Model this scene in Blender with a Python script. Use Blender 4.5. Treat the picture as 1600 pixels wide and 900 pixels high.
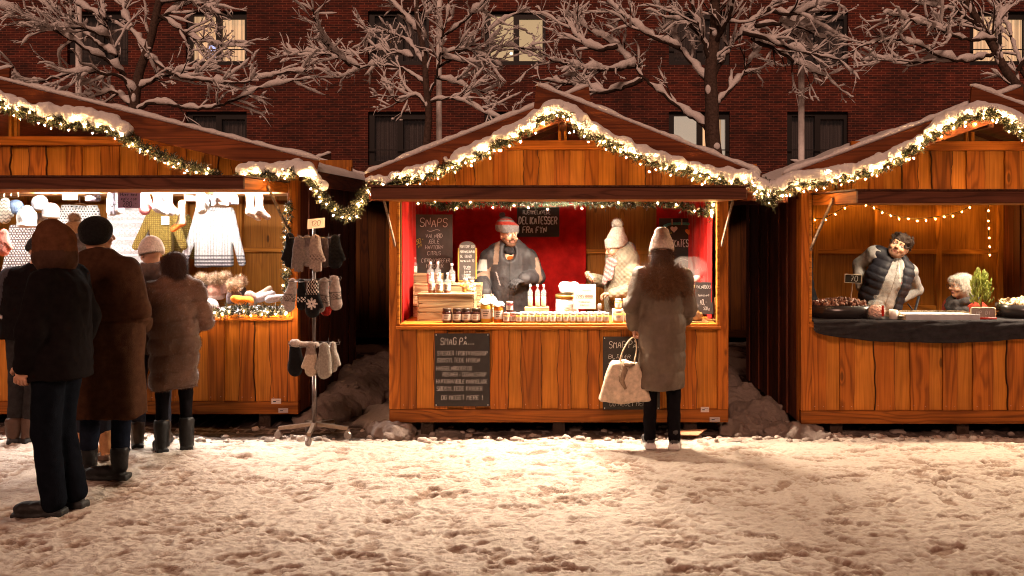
import bpy, math, random
import numpy as np
from mathutils import Vector, Matrix
from math import radians, sin, cos, pi
random.seed(7); np.random.seed(7)
for o in list(bpy.data.objects): bpy.data.objects.remove(o)
SC = bpy.context.scene
COL = SC.collection

# ------------------------------------------------------------ camera
F = 1375.0; VX, VY = 870.0, 340.0; CAMZ = 1.75      # focal length in photo pixels, vanishing point, eye height
cam = bpy.data.cameras.new('camera'); camo = bpy.data.objects.new('camera', cam); COL.objects.link(camo)
camo.location = (0, 0, CAMZ); camo.rotation_euler = (pi/2, 0, 0)
cam.sensor_width = 36; cam.lens = 36*F/1600
cam.shift_x = -(VX-800)/1600; cam.shift_y = -(450-VY)/1600
cam.clip_start = .05; cam.clip_end = 300
SC.camera = camo
# ------------------------------------------------------------ night sky glow, flood light of the square, exposure
W = bpy.data.worlds.new('World'); SC.world = W; W.use_nodes = True
bg = W.node_tree.nodes['Background']
bg.inputs[0].default_value = (.50, .20, .12, 1); bg.inputs[1].default_value = .11
SUN = bpy.data.lights.new('square_floodlight', 'SUN'); SUN.energy = 1.72; SUN.angle = radians(14); SUN.color = (1, .55, .39)
suno = bpy.data.objects.new('square_floodlight', SUN); COL.objects.link(suno)
suno.rotation_euler = (radians(57), 0, radians(-5))
SC.view_settings.view_transform = 'Standard'; SC.view_settings.look = 'None'
SC.view_settings.gamma = 1; SC.view_settings.use_curve_mapping = False
SC.view_settings.exposure = 0.0
SC.render.engine = 'CYCLES'
cy = SC.cycles
cy.use_denoising = True
try: cy.denoiser = 'OPENIMAGEDENOISE'
except Exception: pass
cy.max_bounces = 6; cy.diffuse_bounces = 3; cy.glossy_bounces = 2; cy.transmission_bounces = 4; cy.transparent_max_bounces = 8
cy.caustics_reflective = False; cy.caustics_refractive = False
cy.sample_clamp_indirect = 4
cy.use_light_tree = True; cy.filter_width = 1.05

def pt(px, py, Y): return ((px-VX)/F*Y, Y, CAMZ-(py-VY)/F*Y)
def gx(px, Y): return (px-VX)/F*Y
def gz(py, Y): return CAMZ-(py-VY)/F*Y

# ------------------------------------------------------------ noise
def _h(ix, iy, iz, s):
    n = (ix.astype(np.int64)*374761393 + iy.astype(np.int64)*668265263 + iz.astype(np.int64)*2147483647 + s*974634777) & 0xffffffff
    n = ((n ^ (n >> 13))*1274126177) & 0xffffffff
    return ((n ^ (n >> 16)) & 0xffff)/65535.0
def vnoise(x, y, z=None, s=0):
    x = np.asarray(x, float); y = np.asarray(y, float); z = np.zeros_like(x) if z is None else np.asarray(z, float)
    ix, iy, iz = np.floor(x), np.floor(y), np.floor(z); fx, fy, fz = x-ix, y-iy, z-iz
    fx, fy, fz = [f*f*(3-2*f) for f in (fx, fy, fz)]
    r = 0
    for dx in (0, 1):
        for dy in (0, 1):
            for dz in (0, 1):
                r = r + _h(ix+dx, iy+dy, iz+dz, s)*(fx if dx else 1-fx)*(fy if dy else 1-fy)*(fz if dz else 1-fz)
    return r*2-1
def fbm(x, y, z=None, o=4, s=0):
    r = 0; a = 1; f = 1
    for i in range(o):
        r = r + a*vnoise(np.asarray(x)*f, np.asarray(y)*f, None if z is None else np.asarray(z)*f, s+i*17); a *= .5; f *= 2.03
    return r

# ------------------------------------------------------------ materials
def newmat(name):
    m = bpy.data.materials.new(name); m.use_nodes = True; nt = m.node_tree
    return m, nt, nt.nodes, nt.links, nt.nodes['Principled BSDF']
def N(ns, t, **kw):
    n = ns.new(t)
    for k, v in kw.items():
        if k in n.bl_rna.properties.keys(): setattr(n, k, v)
        else: n.inputs[k].default_value = v
    return n
def mathn(nt, op, a, b=None, clamp=False):
    n = nt.nodes.new('ShaderNodeMath'); n.operation = op; n.use_clamp = clamp
    for i, v in enumerate((a, b)):
        if v is None: continue
        if isinstance(v, (int, float)): n.inputs[i].default_value = v
        else: nt.links.new(v, n.inputs[i])
    return n.outputs[0]
def mixc(nt, mode, fac, a, b):
    n = nt.nodes.new('ShaderNodeMix'); n.data_type = 'RGBA'; n.blend_type = mode
    for i, v in ((0, fac), (6, a), (7, b)):
        if isinstance(v, (int, float)): n.inputs[i].default_value = v
        elif isinstance(v, tuple): n.inputs[i].default_value = (*v, 1) if len(v) == 3 else v
        else: nt.links.new(v, n.inputs[i])
    return n.outputs[2]
def ramp(nt, fac, stops):
    n = nt.nodes.new('ShaderNodeValToRGB'); el = n.color_ramp.elements
    while len(el) < len(stops): el.new(.5)
    for e, (p, c) in zip(el, stops): e.position = p; e.color = (*c, 1) if isinstance(c, tuple) else (c, c, c, 1)
    nt.links.new(fac, n.inputs[0]); return n.outputs[0]
def bump(nt, height, strength=.4, dist=.01):
    n = nt.nodes.new('ShaderNodeBump'); n.inputs['Strength'].default_value = strength; n.inputs['Distance'].default_value = dist
    nt.links.new(height, n.inputs['Height']); nt.links.new(n.outputs[0], nt.nodes['Principled BSDF'].inputs['Normal'])
def coords(nt, scale=(1, 1, 1), rnd=False):
    tc = nt.nodes.new('ShaderNodeTexCoord'); v = tc.outputs['Object']
    if rnd:
        at = nt.nodes.new('ShaderNodeAttribute'); at.attribute_name = 'col'
        s = nt.nodes.new('ShaderNodeVectorMath'); s.operation = 'MULTIPLY'; s.inputs[1].default_value = (37, 23, 51)
        nt.links.new(at.outputs['Alpha'], s.inputs[0])
        ad = nt.nodes.new('ShaderNodeVectorMath'); ad.operation = 'ADD'
        nt.links.new(v, ad.inputs[0]); nt.links.new(s.outputs[0], ad.inputs[1]); v = ad.outputs[0]
    mp = nt.nodes.new('ShaderNodeMapping'); mp.inputs['Scale'].default_value = scale; nt.links.new(v, mp.inputs['Vector'])
    return mp.outputs[0]
def noisen(nt, vec, scale, detail=3, rough=.55, dist=0):
    n = nt.nodes.new('ShaderNodeTexNoise'); n.inputs['Scale'].default_value = scale; n.inputs['Detail'].default_value = detail
    n.inputs['Roughness'].default_value = rough; n.inputs['Distortion'].default_value = dist
    nt.links.new(vec, n.inputs['Vector']); return n.outputs[0]
def attr(nt):
    at = nt.nodes.new('ShaderNodeAttribute'); at.attribute_name = 'col'; return at
MAT = {}
def wood_mat(name, axis, contrast=.56, rough=.68):
    m, nt, ns, ls, b = newmat(name)
    sc = {'z': (6.5, 6.5, .42), 'x': (.42, 6.5, 6.5), 'y': (6.5, .42, 6.5)}[axis]
    fc = {'z': (90, 90, 2), 'x': (2, 90, 90), 'y': (90, 2, 90)}[axis]
    big = noisen(nt, coords(nt, sc, True), 1, 1.5, .45, .25)
    vo = nt.nodes.new('ShaderNodeTexVoronoi'); vo.inputs['Scale'].default_value = 1; nt.links.new(coords(nt, {'z': (4.2, 4.2, 1.5), 'x': (1.5, 4.2, 4.2), 'y': (4.2, 1.5, 4.2)}[axis], True), vo.inputs['Vector']); vd = vo.outputs['Distance']
    big = mathn(nt, 'ADD', big, mathn(nt, 'MULTIPLY', ramp(nt, vd, [(.0, 1.0), (.12, .45), (.34, 0.0)]), .16))
    ring = mathn(nt, 'SINE', mathn(nt, 'MULTIPLY', big, 62))
    ring = mathn(nt, 'MULTIPLY_ADD', ring, .5); ns[-1].inputs[2].default_value = .5
    fine = noisen(nt, coords(nt, fc, True), 1, 2, .6)
    knot = noisen(nt, coords(nt, tuple(c*1.3 for c in sc), True), 1.6, 0, .5)
    a = attr(nt)
    dark = mixc(nt, 'MULTIPLY', 1.0, a.outputs['Color'], (.26, .17, .12))
    g = ramp(nt, ring, [(.0, 1.0), (.22, .45), (.55, 0.0)])
    f1 = mathn(nt, 'MULTIPLY', g, contrast)
    c = mixc(nt, 'MIX', f1, a.outputs['Color'], dark)
    f2 = ramp(nt, fine, [(.3, .62), (.65, 1.12)])
    c = mixc(nt, 'MULTIPLY', .8, c, f2)
    k = ramp(nt, vd, [(.045, .22), (.075, 1.0)])
    c = mixc(nt, 'MULTIPLY', .8, c, k)
    bl = noisen(nt, coords(nt, (1, 1, 1), True), 2.3, 2)
    c = mixc(nt, 'MULTIPLY', .7, c, ramp(nt, bl, [(.3, .72), (.7, 1.15)]))
    ls.new(c, b.inputs['Base Color']); b.inputs['Roughness'].default_value = rough
    b.inputs['Specular IOR Level'].default_value = .2
    bump(nt, mathn(nt, 'ADD', fine, mathn(nt, 'MULTIPLY', g, -.4)), .35, .004)
    MAT[name] = m
for ax in 'xyz': wood_mat('wood_'+ax, ax)
for ax in 'xz': wood_mat('ply_'+ax, ax, .22, .6)
def attr_mat(name, rough=.8, spec=.3, nscale=0, namp=.25, bumps=0, bscale=300, sheen=0, metal=0, coat=0, trans=0):
    m, nt, ns, ls, b = newmat(name); a = attr(nt); c = a.outputs['Color']
    if nscale:
        n = noisen(nt, coords(nt), nscale, 4, .6)
        c = mixc(nt, 'MULTIPLY', 1, c, ramp(nt, n, [(.3, 1-namp), (.7, 1+namp*.6)]))
    ls.new(c, b.inputs['Base Color']); b.inputs['Roughness'].default_value = rough; b.inputs['Specular IOR Level'].default_value = spec
    b.inputs['Metallic'].default_value = metal
    if sheen: b.inputs['Sheen Weight'].default_value = sheen; b.inputs['Sheen Roughness'].default_value = .4
    if coat: b.inputs['Coat Weight'].default_value = coat
    if trans: b.inputs['Transmission Weight'].default_value = trans
    if bumps: bump(nt, noisen(nt, coords(nt), bscale, 3, .6), bumps, .006)
    MAT[name] = m
attr_mat('matte', .85, .2, 14, .15, .15, 90)
attr_mat('cloth', .98, .02, 25, .30, .6, 200, sheen=.0)
attr_mat('knit', .98, .05, 60, .3, .9, 170, sheen=.06)
attr_mat('velvet', .9, .1, 9, .35, .3, 120, sheen=.15)
attr_mat('fur', .8, .2, 9, .35, .3, 120, sheen=.8)
attr_mat('skin', .55, .35, 30, .10, .1, 200)
attr_mat('hair', .6, .3, 80, .35, .5, 200)
attr_mat('gloss', .25, .5, 12, .1)
attr_mat('nylon', .55, .25, 20, .2, .35, 60)
attr_mat('metal', .38, .5, 30, .25, .1, 120, metal=.9)
attr_mat('liquid', .15, .5, 0, 0, trans=.45)
attr_mat('paper', .8, .2, 40, .06)
attr_mat('chalkboard', .75, .25, 7, .3, .1, 40)
attr_mat('chalk', .9, .1, 160, .35)
attr_mat('bark', .95, .1, 30, .5, 1.0, 70)
attr_mat('needles', .7, .25, 18, .4)
attr_mat('frame_paint', .5, .3, 20, .1)
def glass_mat(name, col=(1, 1, 1), alpha=.25, rough=.05):
    m, nt, ns, ls, b = newmat(name)
    b.inputs['Base Color'].default_value = (*col, 1); b.inputs['Roughness'].default_value = rough; b.inputs['Alpha'].default_value = alpha
    b.inputs['Specular IOR Level'].default_value = .8
    MAT[name] = m
glass_mat('glass', (.9, .95, .95), .16); glass_mat('windowglass', (.05, .06, .07), .22, .03); glass_mat('cellophane', (.8, .75, .7), .09, .10)
def emit_mat(name, col, strength):
    m, nt, ns, ls, b = newmat(name); b.inputs['Base Color'].default_value = (*col, 1)
    b.inputs['Emission Color'].default_value = (*col, 1); b.inputs['Emission Strength'].default_value = strength
    MAT[name] = m
emit_mat('bulb', (1, .57, .225), 640); emit_mat('bulb_yellow', (1, .50, .09), 240)
emit_mat('bulb_soft', (1, .58, .22), 260); emit_mat('tube', (1, .92, .82), 8)
# snow
m, nt, ns, ls, b = newmat('snow'); a = attr(nt)
n1 = noisen(nt, coords(nt), 35, 5, .65); n2 = noisen(nt, coords(nt), 160, 3, .7)
c = mixc(nt, 'MULTIPLY', 1, a.outputs['Color'], ramp(nt, n1, [(.25, .84), (.6, 1.0)]))
ls.new(c, b.inputs['Base Color']); b.inputs['Roughness'].default_value = .75; b.inputs['Specular IOR Level'].default_value = .25
bump(nt, mathn(nt, 'ADD', n1, mathn(nt, 'MULTIPLY', n2, .5)), .8, .02); MAT['snow'] = m
# brick
m, nt, ns, ls, b = newmat('brick')
tc = ns.new('ShaderNodeTexCoord'); sx = ns.new('ShaderNodeSeparateXYZ'); cx_ = ns.new('ShaderNodeCombineXYZ')
ls.new(tc.outputs['Object'], sx.inputs[0]); ls.new(mathn(nt, 'ADD', sx.outputs[0], sx.outputs[1]), cx_.inputs[0]); ls.new(sx.outputs[2], cx_.inputs[1])
bt = ns.new('ShaderNodeTexBrick'); ls.new(cx_.outputs[0], bt.inputs['Vector'])
bt.inputs['Scale'].default_value = 1; bt.inputs['Brick Width'].default_value = .24; bt.inputs['Row Height'].default_value = .0667
bt.inputs['Mortar Size'].default_value = .0085; bt.inputs['Mortar Smooth'].default_value = .2; bt.inputs['Bias'].default_value = -.25
bt.inputs['Color1'].default_value = (.088, .0118, .0055, 1); bt.inputs['Color2'].default_value = (.020, .005, .004, 1)
bt.inputs['Mortar'].default_value = (.22, .066, .038, 1)
n1 = noisen(nt, coords(nt), .8, 4, .6); n3 = noisen(nt, coords(nt, (4.1, 4.1, 15)), 1, 1, .5)
c = mixc(nt, 'MULTIPLY', 1, bt.outputs['Color'], ramp(nt, n1, [(.3, .5), (.7, 1.25)]))
c = mixc(nt, 'MULTIPLY', .9, c, ramp(nt, n3, [(.3, .6), (.7, 1.35)]))
ls.new(c, b.inputs['Base Color']); b.inputs['Roughness'].default_value = .9
bump(nt, mathn(nt, 'MULTIPLY', bt.outputs['Fac'], -1), .6, .01); MAT['brick'] = m

# ------------------------------------------------------------ object helpers
def tag(o, label=None, cat=None, group=None, kind=None):
    if label: o['label'] = label
    if cat: o['category'] = cat
    if group: o['group'] = group
    if kind: o['kind'] = kind
    return o
def empty(name, loc, label=None, cat=None, group=None, kind=None, rz=0, parent=None):
    o = bpy.data.objects.new(name, None); o.empty_display_size = .1; COL.objects.link(o)
    o.location = loc; o.rotation_euler = (0, 0, rz)
    if parent: o.parent = parent
    return tag(o, label, cat, group, kind)
def copy_tree(o, parent=None, loc=None, rz=None):
    c = o.copy(); COL.objects.link(c)
    if parent is not None: c.parent = parent
    if loc is not None: c.location = loc
    if rz is not None: c.rotation_euler = (0, 0, rz)
    for ch in [x for x in bpy.data.objects if x.parent == o]: copy_tree(ch, c)
    return c
def V(*a): return np.array(a, float)
def frame_of(d):
    d = d/ (np.linalg.norm(d)+1e-12); u = np.cross(d, (0, 0, 1.)) if abs(d[2]) < .95 else np.cross(d, (1., 0, 0))
    u /= np.linalg.norm(u)+1e-12; return d, u, np.cross(u, d)
class MB:
    def __init__(s): s.v = []; s.f = []; s.c = []; s.n = 0; s.smooth = False
    def add(s, verts, faces, col=(.5, .5, .5), rnd=None):
        verts = np.asarray(verts, float).reshape(-1, 3); k = len(verts)
        rnd = random.random() if rnd is None else rnd
        c = np.empty((k, 4)); cc = np.asarray(col, float)
        if cc.ndim == 1: c[:, :3] = cc[:3]
        else: c[:, :3] = cc[:, :3]
        c[:, 3] = rnd
        s.v.append(verts); s.c.append(c); n = s.n
        if isinstance(faces, np.ndarray): s.f.extend((faces+n).tolist())
        else: s.f.extend([tuple(i+n for i in f) for f in faces])
        s.n += k; return s
    def box(s, x0, x1, y0, y1, z0, z1, col=(.5, .5, .5), rnd=None, M=None):
        v = np.array([(x, y, z) for z in (z0, z1) for y in (y0, y1) for x in (x0, x1)], float)
        if M is not None: v = v @ np.array(M)[:3, :3].T + np.array(M)[:3, 3]
        return s.add(v, [(0, 2, 3, 1), (4, 5, 7, 6), (0, 1, 5, 4), (2, 6, 7, 3), (0, 4, 6, 2), (1, 3, 7, 5)], col, rnd)
    def beam(s, a, b, w, h, col=(.5, .5, .5), up=(0, 0, 1), rnd=None):
        a = V(*a); b = V(*b); d = b-a; L = np.linalg.norm(d); d = d/L
        u = np.cross(d, up); u /= np.linalg.norm(u); t = np.cross(u, d)
        v = [a + d*L*k + u*w*i/2 + t*h*j/2 for k in (0, 1) for i, j in ((-1, -1), (1, -1), (1, 1), (-1, 1))]
        return s.add(v, [(0, 1, 2, 3), (7, 6, 5, 4), (0, 4, 5, 1), (1, 5, 6, 2), (2, 6, 7, 3), (3, 7, 4, 0)], col, rnd)
    def tube(s, path, r, col=(.5, .5, .5), n=8, caps=True, flat=1.0, rnd=None):
        P = np.asarray(path, float); m = len(P); r = np.broadcast_to(np.asarray(r, float), (m,))
        T = np.gradient(P, axis=0) if m > 2 else np.repeat((P[1:]-P[:1]), 2, 0)
        d, u, w = frame_of(T[0]); vs = []
        for i in range(m):
            d = T[i]/(np.linalg.norm(T[i])+1e-12); u = u-d*np.dot(u, d); nu = np.linalg.norm(u)
            if nu < 1e-6: _, u, _ = frame_of(d)
            else: u = u/nu
            w = np.cross(u, d); th = np.arange(n)*2*pi/n
            vs.append(P[i] + r[i]*(np.cos(th)[:, None]*u + flat*np.sin(th)[:, None]*w))
        vs = np.concatenate(vs); f = []
        for i in range(m-1):
            for j in range(n):
                a = i*n+j; b2 = i*n+(j+1) % n; f.append((a, b2, b2+n, a+n))
        if caps: f.append(tuple(range(n))[::-1]); f.append(tuple((m-1)*n+j for j in range(n)))
        col = np.asarray(col, float)
        if col.ndim == 2: col = np.repeat(col, n, 0)
        return s.add(vs, f, col, rnd)
    def lathe(s, c, prof, col=(.5, .5, .5), n=16, sx=1, sy=1, rnd=None, axis=None):
        c = V(*c); th = np.arange(n)*2*pi/n; vs = []; m = len(prof)
        for r, z in prof: vs.append(np.stack([np.cos(th)*r*sx, np.sin(th)*r*sy, np.full(n, z)], 1))
        vs = np.concatenate(vs)
        if axis is not None:
            d, u, w = frame_of(V(*axis)); vs = vs[:, :1]*u + vs[:, 1:2]*w + vs[:, 2:]*d
        vs = vs + c; f = []
        for i in range(m-1):
            for j in range(n):
                a = i*n+j; b2 = i*n+(j+1) % n; f.append((a, b2, b2+n, a+n))
        if prof[0][0] > 1e-6: f.append(tuple(range(n))[::-1])
        if prof[-1][0] > 1e-6: f.append(tuple((m-1)*n+j for j in range(n)))
        col = np.asarray(col, float)
        if col.ndim == 2: col = np.repeat(col, n, 0)
        return s.add(vs, f, col, rnd)
    def ball(s, c, r, col=(.5, .5, .5), n=12, m=8, rnd=None):
        r = (r, r, r) if isinstance(r, (int, float)) else r
        prof = [(sin(pi*i/m), -cos(pi*i/m)) for i in range(m+1)]
        k = MB(); k.lathe((0, 0, 0), prof, col, n, rnd=rnd); v = k.v[0]*V(*r)+V(*c)
        return s.add(v, k.f, k.c[0][:, :3], k.c[0][0, 3])
    def poly(s, pts, th, nrm=(0, -1, 0), col=(.5, .5, .5), rnd=None):
        P = np.asarray(pts, float); nn = V(*nrm); m = len(P)
        v = np.concatenate([P, P-nn*th]); f = [tuple(range(m)), tuple(range(2*m-1, m-1, -1))]
        f += [(i, i+m, (i+1) % m+m, (i+1) % m) for i in range(m)]
        return s.add(v, f, col, rnd)
    def grid(s, V2, col=(.5, .5, .5), rnd=0):
        V2 = np.asarray(V2, float); a, b2 = V2.shape[:2]; i = np.arange(a*b2).reshape(a, b2)
        f = np.stack([i[:-1, :-1], i[1:, :-1], i[1:, 1:], i[:-1, 1:]], -1).reshape(-1, 4)
        c = np.asarray(col, float); c = c.reshape(-1, c.shape[-1]) if c.ndim == 3 else c
        return s.add(V2.reshape(-1, 3), f, c, rnd)
    def build(s, name, mat, parent=None, smooth=False, bevel=0, local=False, label=None, origin=None, flip=False, **tg):
        v = np.concatenate(s.v); c = np.concatenate(s.c)
        me = bpy.data.meshes.new(name)
        if parent is not None and not local:
            off = np.array(parent.matrix_world.translation if parent.parent else parent.location)
            pr = parent
            off = np.zeros(3)
            while pr is not None: off = off+np.array(pr.location); pr = pr.parent
        elif origin is not None: off = V(*origin)
        elif parent is None: off = V((v[:, 0].min()+v[:, 0].max())/2, (v[:, 1].min()+v[:, 1].max())/2, v[:, 2].min())
        else: off = np.zeros(3)
        v = v-off
        me.from_pydata(v.tolist(), [], s.f); 
        at = me.color_attributes.new('col', 'FLOAT_COLOR', 'POINT'); at.data.foreach_set('color', c.astype(np.float32).ravel())
        if smooth: me.polygons.foreach_set('use_smooth', [True]*len(me.polygons))
        me.materials.append(MAT[mat]); me.update()
        o = bpy.data.objects.new(name, me); COL.objects.link(o)
        if parent is not None: o.parent = parent
        else: o.location = off
        if bevel:
            md = o.modifiers.new('b', 'BEVEL'); md.width = bevel; md.segments = 1; md.limit_method = 'ANGLE'; md.angle_limit = radians(40)
        if label: o['label'] = label
        return tag(o, None, tg.get('cat'), tg.get('group'), tg.get('kind'))

# ------------------------------------------------------------ signed distance modelling
def rotm(rx=0, ry=0, rz=0):
    return np.array(Matrix.Rotation(rz, 3, 'Z') @ Matrix.Rotation(ry, 3, 'Y') @ Matrix.Rotation(rx, 3, 'X'))
def cap(a, b, ra, rb=None, col=None, k=.02, f=(1, 1, 1), sub=False): return dict(t='c', a=V(*a), b=V(*b), ra=ra, rb=ra if rb is None else rb, col=col, k=k, f=V(*f), sub=sub)
def ell(c, r, col=None, k=.02, R=None, sub=False): return dict(t='e', c=V(*c), r=V(*(r if hasattr(r, '__len__') else (r, r, r))), col=col, k=k, R=R, sub=sub)
def rbox(c, h, r=.01, col=None, k=.01, R=None, sub=False): return dict(t='b', c=V(*c), h=V(*h), r=r, col=col, k=k, R=R, sub=sub)
def pbounds(p):
    if p['t'] == 'c':
        r = max(p['ra'], p['rb'])*p['f']; return np.minimum(p['a'], p['b'])-r, np.maximum(p['a'], p['b'])+r
    h = p['r'] if p['t'] == 'e' else p['h']+p['r']
    if p.get('R') is not None: h = np.abs(p['R'])@h
    return p['c']-h, p['c']+h
def pdist(p, X):
    if p['t'] == 'c':
        f = p['f']; q = X/f; a = p['a']/f; ba = p['b']/f-a; pa = q-a
        t = np.clip((pa@ba)/max(ba@ba, 1e-12), 0, 1)
        d = np.linalg.norm(pa-t[..., None]*ba, axis=-1)-(p['ra']+(p['rb']-p['ra'])*t)
        return d*f.min()
    q = X-p['c']
    if p.get('R') is not None: q = q@p['R']
    if p['t'] == 'e':
        k0 = np.linalg.norm(q/p['r'], axis=-1); k1 = np.linalg.norm(q/p['r']**2, axis=-1)+1e-9
        return k0*(k0-1)/k1
    d = np.abs(q)-p['h']
    return np.linalg.norm(np.maximum(d, 0), axis=-1)+np.minimum(d.max(-1), 0)-p['r']
def sdf_mesh(prims, res=.01, cuts=(), col=(.5, .5, .5), noise=None, colfn=None):
    pos = [p for p in prims if not p['sub']]
    lo = np.min([pbounds(p)[0] for p in pos], 0)-3*res-.02; hi = np.max([pbounds(p)[1] for p in pos], 0)+3*res+.02
    n = np.ceil((hi-lo)/res).astype(int)+1
    D = np.full(n, .5, np.float32); ax = [lo[i]+np.arange(n[i])*res for i in range(3)]
    for p in prims:
        a, b = pbounds(p); pad = max(p['k'], 2*res)+.02
        i0 = np.maximum(((a-pad-lo)/res).astype(int), 0); i1 = np.minimum(np.ceil((b+pad-lo)/res).astype(int)+1, n)
        if (i1 <= i0).any(): continue
        sl = tuple(slice(i0[i], i1[i]) for i in range(3))
        X = np.stack(np.meshgrid(*[ax[i][sl[i]] for i in range(3)], indexing='ij'), -1)
        d = pdist(p, X); k = max(p['k'], 1e-4); cur = D[sl]
        if p['sub']:
            d = -d; h = np.clip(.5-.5*(cur-d)/k, 0, 1); D[sl] = cur+(d-cur)*h+k*h*(1-h)
        else:
            h = np.clip(.5+.5*(cur-d)/k, 0, 1); D[sl] = cur+(d-cur)*h-k*h*(1-h)
    if cuts or noise:
        X = np.stack(np.meshgrid(*ax, indexing='ij'), -1)
        for (c0, nn) in cuts: D = np.maximum(D, (X-V(*c0))@V(*nn))
        if noise: D = D+noise(X)
    D[0] = D[-1] = .5; D[:, 0] = D[:, -1] = .5; D[:, :, 0] = D[:, :, -1] = .5
    s = D < 0
    c8 = [(i, j, k) for i in (0, 1) for j in (0, 1) for k in (0, 1)]
    def sh(A, o): return A[o[0]:A.shape[0]-1+o[0], o[1]:A.shape[1]-1+o[1], o[2]:A.shape[2]-1+o[2]]
    cnt = sum(sh(s, o).astype(np.int8) for o in c8); act = (cnt > 0) & (cnt < 8)
    idx = -np.ones(act.shape, int); ids = np.argwhere(act); idx[act] = np.arange(len(ids))
    if len(ids) == 0: return np.zeros((0, 3)), np.zeros((0, 4), int), np.zeros((0, 3))
    acc = np.zeros((len(ids), 3)); w = np.zeros(len(ids))
    for o in c8:
        for axn in range(3):
            if o[axn]: continue
            o2 = list(o); o2[axn] = 1
            da = D[tuple((ids+o).T)]; db = D[tuple((ids+o2).T)]; m = (da < 0) != (db < 0)
            t = np.where(m, da/np.where(m, da-db, 1), 0); p = np.array(o, float)[None].repeat(len(ids), 0); p[:, axn] = t
            acc[m] += p[m]; w[m] += 1
    v = lo+(ids+acc/w[:, None])*res; quads = []
    for axn in range(3):
        o1 = [0, 0, 0]; o1[axn] = 1; u, w2 = (axn+1) % 3, (axn+2) % 3
        A = s[:-1, :-1, :-1]; B = s[o1[0]:s.shape[0]-1+o1[0], o1[1]:s.shape[1]-1+o1[1], o1[2]:s.shape[2]-1+o1[2]]
        e = np.argwhere(A != B); e = e[(e[:, u] > 0) & (e[:, w2] > 0)]
        if not len(e): continue
        du = np.zeros(3, int); du[u] = 1; dw = np.zeros(3, int); dw[w2] = 1
        q = np.stack([idx[tuple((e-du-dw).T)], idx[tuple((e-dw).T)], idx[tuple(e.T)], idx[tuple((e-du).T)]], 1)
        fl = ~A[tuple(e.T)]; q[fl] = q[fl][:, ::-1]; quads.append(q)
    q = np.concatenate(quads); q = q[(q >= 0).all(1)]
    C = np.tile(np.array(col, float), (len(v), 1)); best = np.full(len(v), 9.)
    for p in pos:
        if p['col'] is None: continue
        a, b = pbounds(p); m = ((v > a-.03) & (v < b+.03)).all(1)
        if not m.any(): continue
        d = pdist(p, v[m]); ii = np.nonzero(m)[0]; mm = d < best[ii]-p.get('bias', 0)
        best[ii[mm]] = d[mm]; C[ii[mm]] = p['col']
    if colfn is not None: C = colfn(v, C)
    return v, q, C
def normals_of(v, q):
    a, b, c = v[q[:, 0]], v[q[:, 1]], v[q[:, 2]]; n = np.cross(b-a, c-a); N_ = np.zeros_like(v)
    for i in range(4): np.add.at(N_, q[:, i], n)
    return N_/(np.linalg.norm(N_, axis=1, keepdims=True)+1e-12)
def strands(mb, v, nrm, count, length, width, col, gravity=.3, spread=.5, var=.3, area=None):
    """short hairs standing on a surface"""
    i = np.random.randint(0, len(v), count); p = v[i]+np.random.normal(0, .004, (count, 3)); n = nrm[i]+np.random.normal(0, spread, (count, 3))
    n[:, 2] -= gravity; n /= np.linalg.norm(n, axis=1, keepdims=True)+1e-9
    L = length*np.random.uniform(.5, 1.2, (count, 1)); s = np.cross(n, np.random.normal(0, 1, (count, 3))); s /= np.linalg.norm(s, axis=1, keepdims=True)+1e-9
    V3 = np.stack([p-n*.004-s*width/2, p-n*.004+s*width/2, p+n*L], 1).reshape(-1, 3)
    C = np.asarray(col, float)*np.random.uniform(1-var, 1+var, (count, 1)); C = np.repeat(C, 3, 0)
    mb.add(V3, np.arange(count*3).reshape(-1, 3), C, 0)
# ============================================================ ground: trampled snow, one sheet to the horizon
def axis_pts(segs):
    out = []
    for a, b, st in segs: out.append(np.arange(a, b-1e-6, st))
    return np.concatenate(out+[[segs[-1][1]]])
gxs = axis_pts([(-60, -12, 4), (-12, -5.2, .3), (-5.2, 4.6, .0125), (4.6, 12, .3), (12, 60, 4)])
gys = axis_pts([(-30, -2, 2), (-2, 3.6, .12), (3.6, 7.5, .0095), (7.5, 13, .06), (13, 26, .5), (26, 60, 4)])
GX, GY = np.meshgrid(gxs, gys, indexing='ij')
def ground_h(X, Y):
    h = .014*fbm(X*1.1, Y*1.4, o=3, s=3) + .005*fbm(X*5, Y*8, o=3, s=9)
    r = fbm(X*13+1.5*vnoise(X*4, Y*4, s=2), Y*24, o=3, s=21)
    h = h + .0042*np.abs(r) + .0062*fbm(X*36, Y*56, o=3, s=33) + .008*np.clip(vnoise(X*24, Y*36, s=61)-.4, 0, 1)
    return h
H = ground_h(GX, GY)
rs = np.random.RandomState(5)
for k in range(1100):                      # footprints and scuffs trodden into the snow
    x, y = rs.uniform(-5.2, 4.6), rs.uniform(3.6, 7.0); a = rs.normal(0, .5)+(pi/2 if rs.rand() < .25 else 0)
    L, Wd, dp = rs.uniform(.05, .15), rs.uniform(.015, .04), rs.uniform(.003, .008)
    i0, i1 = np.searchsorted(gxs, (x-.3, x+.3)); j0, j1 = np.searchsorted(gys, (y-.3, y+.3))
    dx = GX[i0:i1, j0:j1]-x; dy = GY[i0:i1, j0:j1]-y
    u = (dx*cos(a)+dy*sin(a))/L; v = (-dx*sin(a)+dy*cos(a))/Wd; r = np.sqrt(u*u+v*v)+.12*vnoise(dx*30+k, dy*30)
    H[i0:i1, j0:j1] += -dp*np.exp(-(r**4)) + .5*dp*np.exp(-((r-1.35)/.28)**2)
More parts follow.
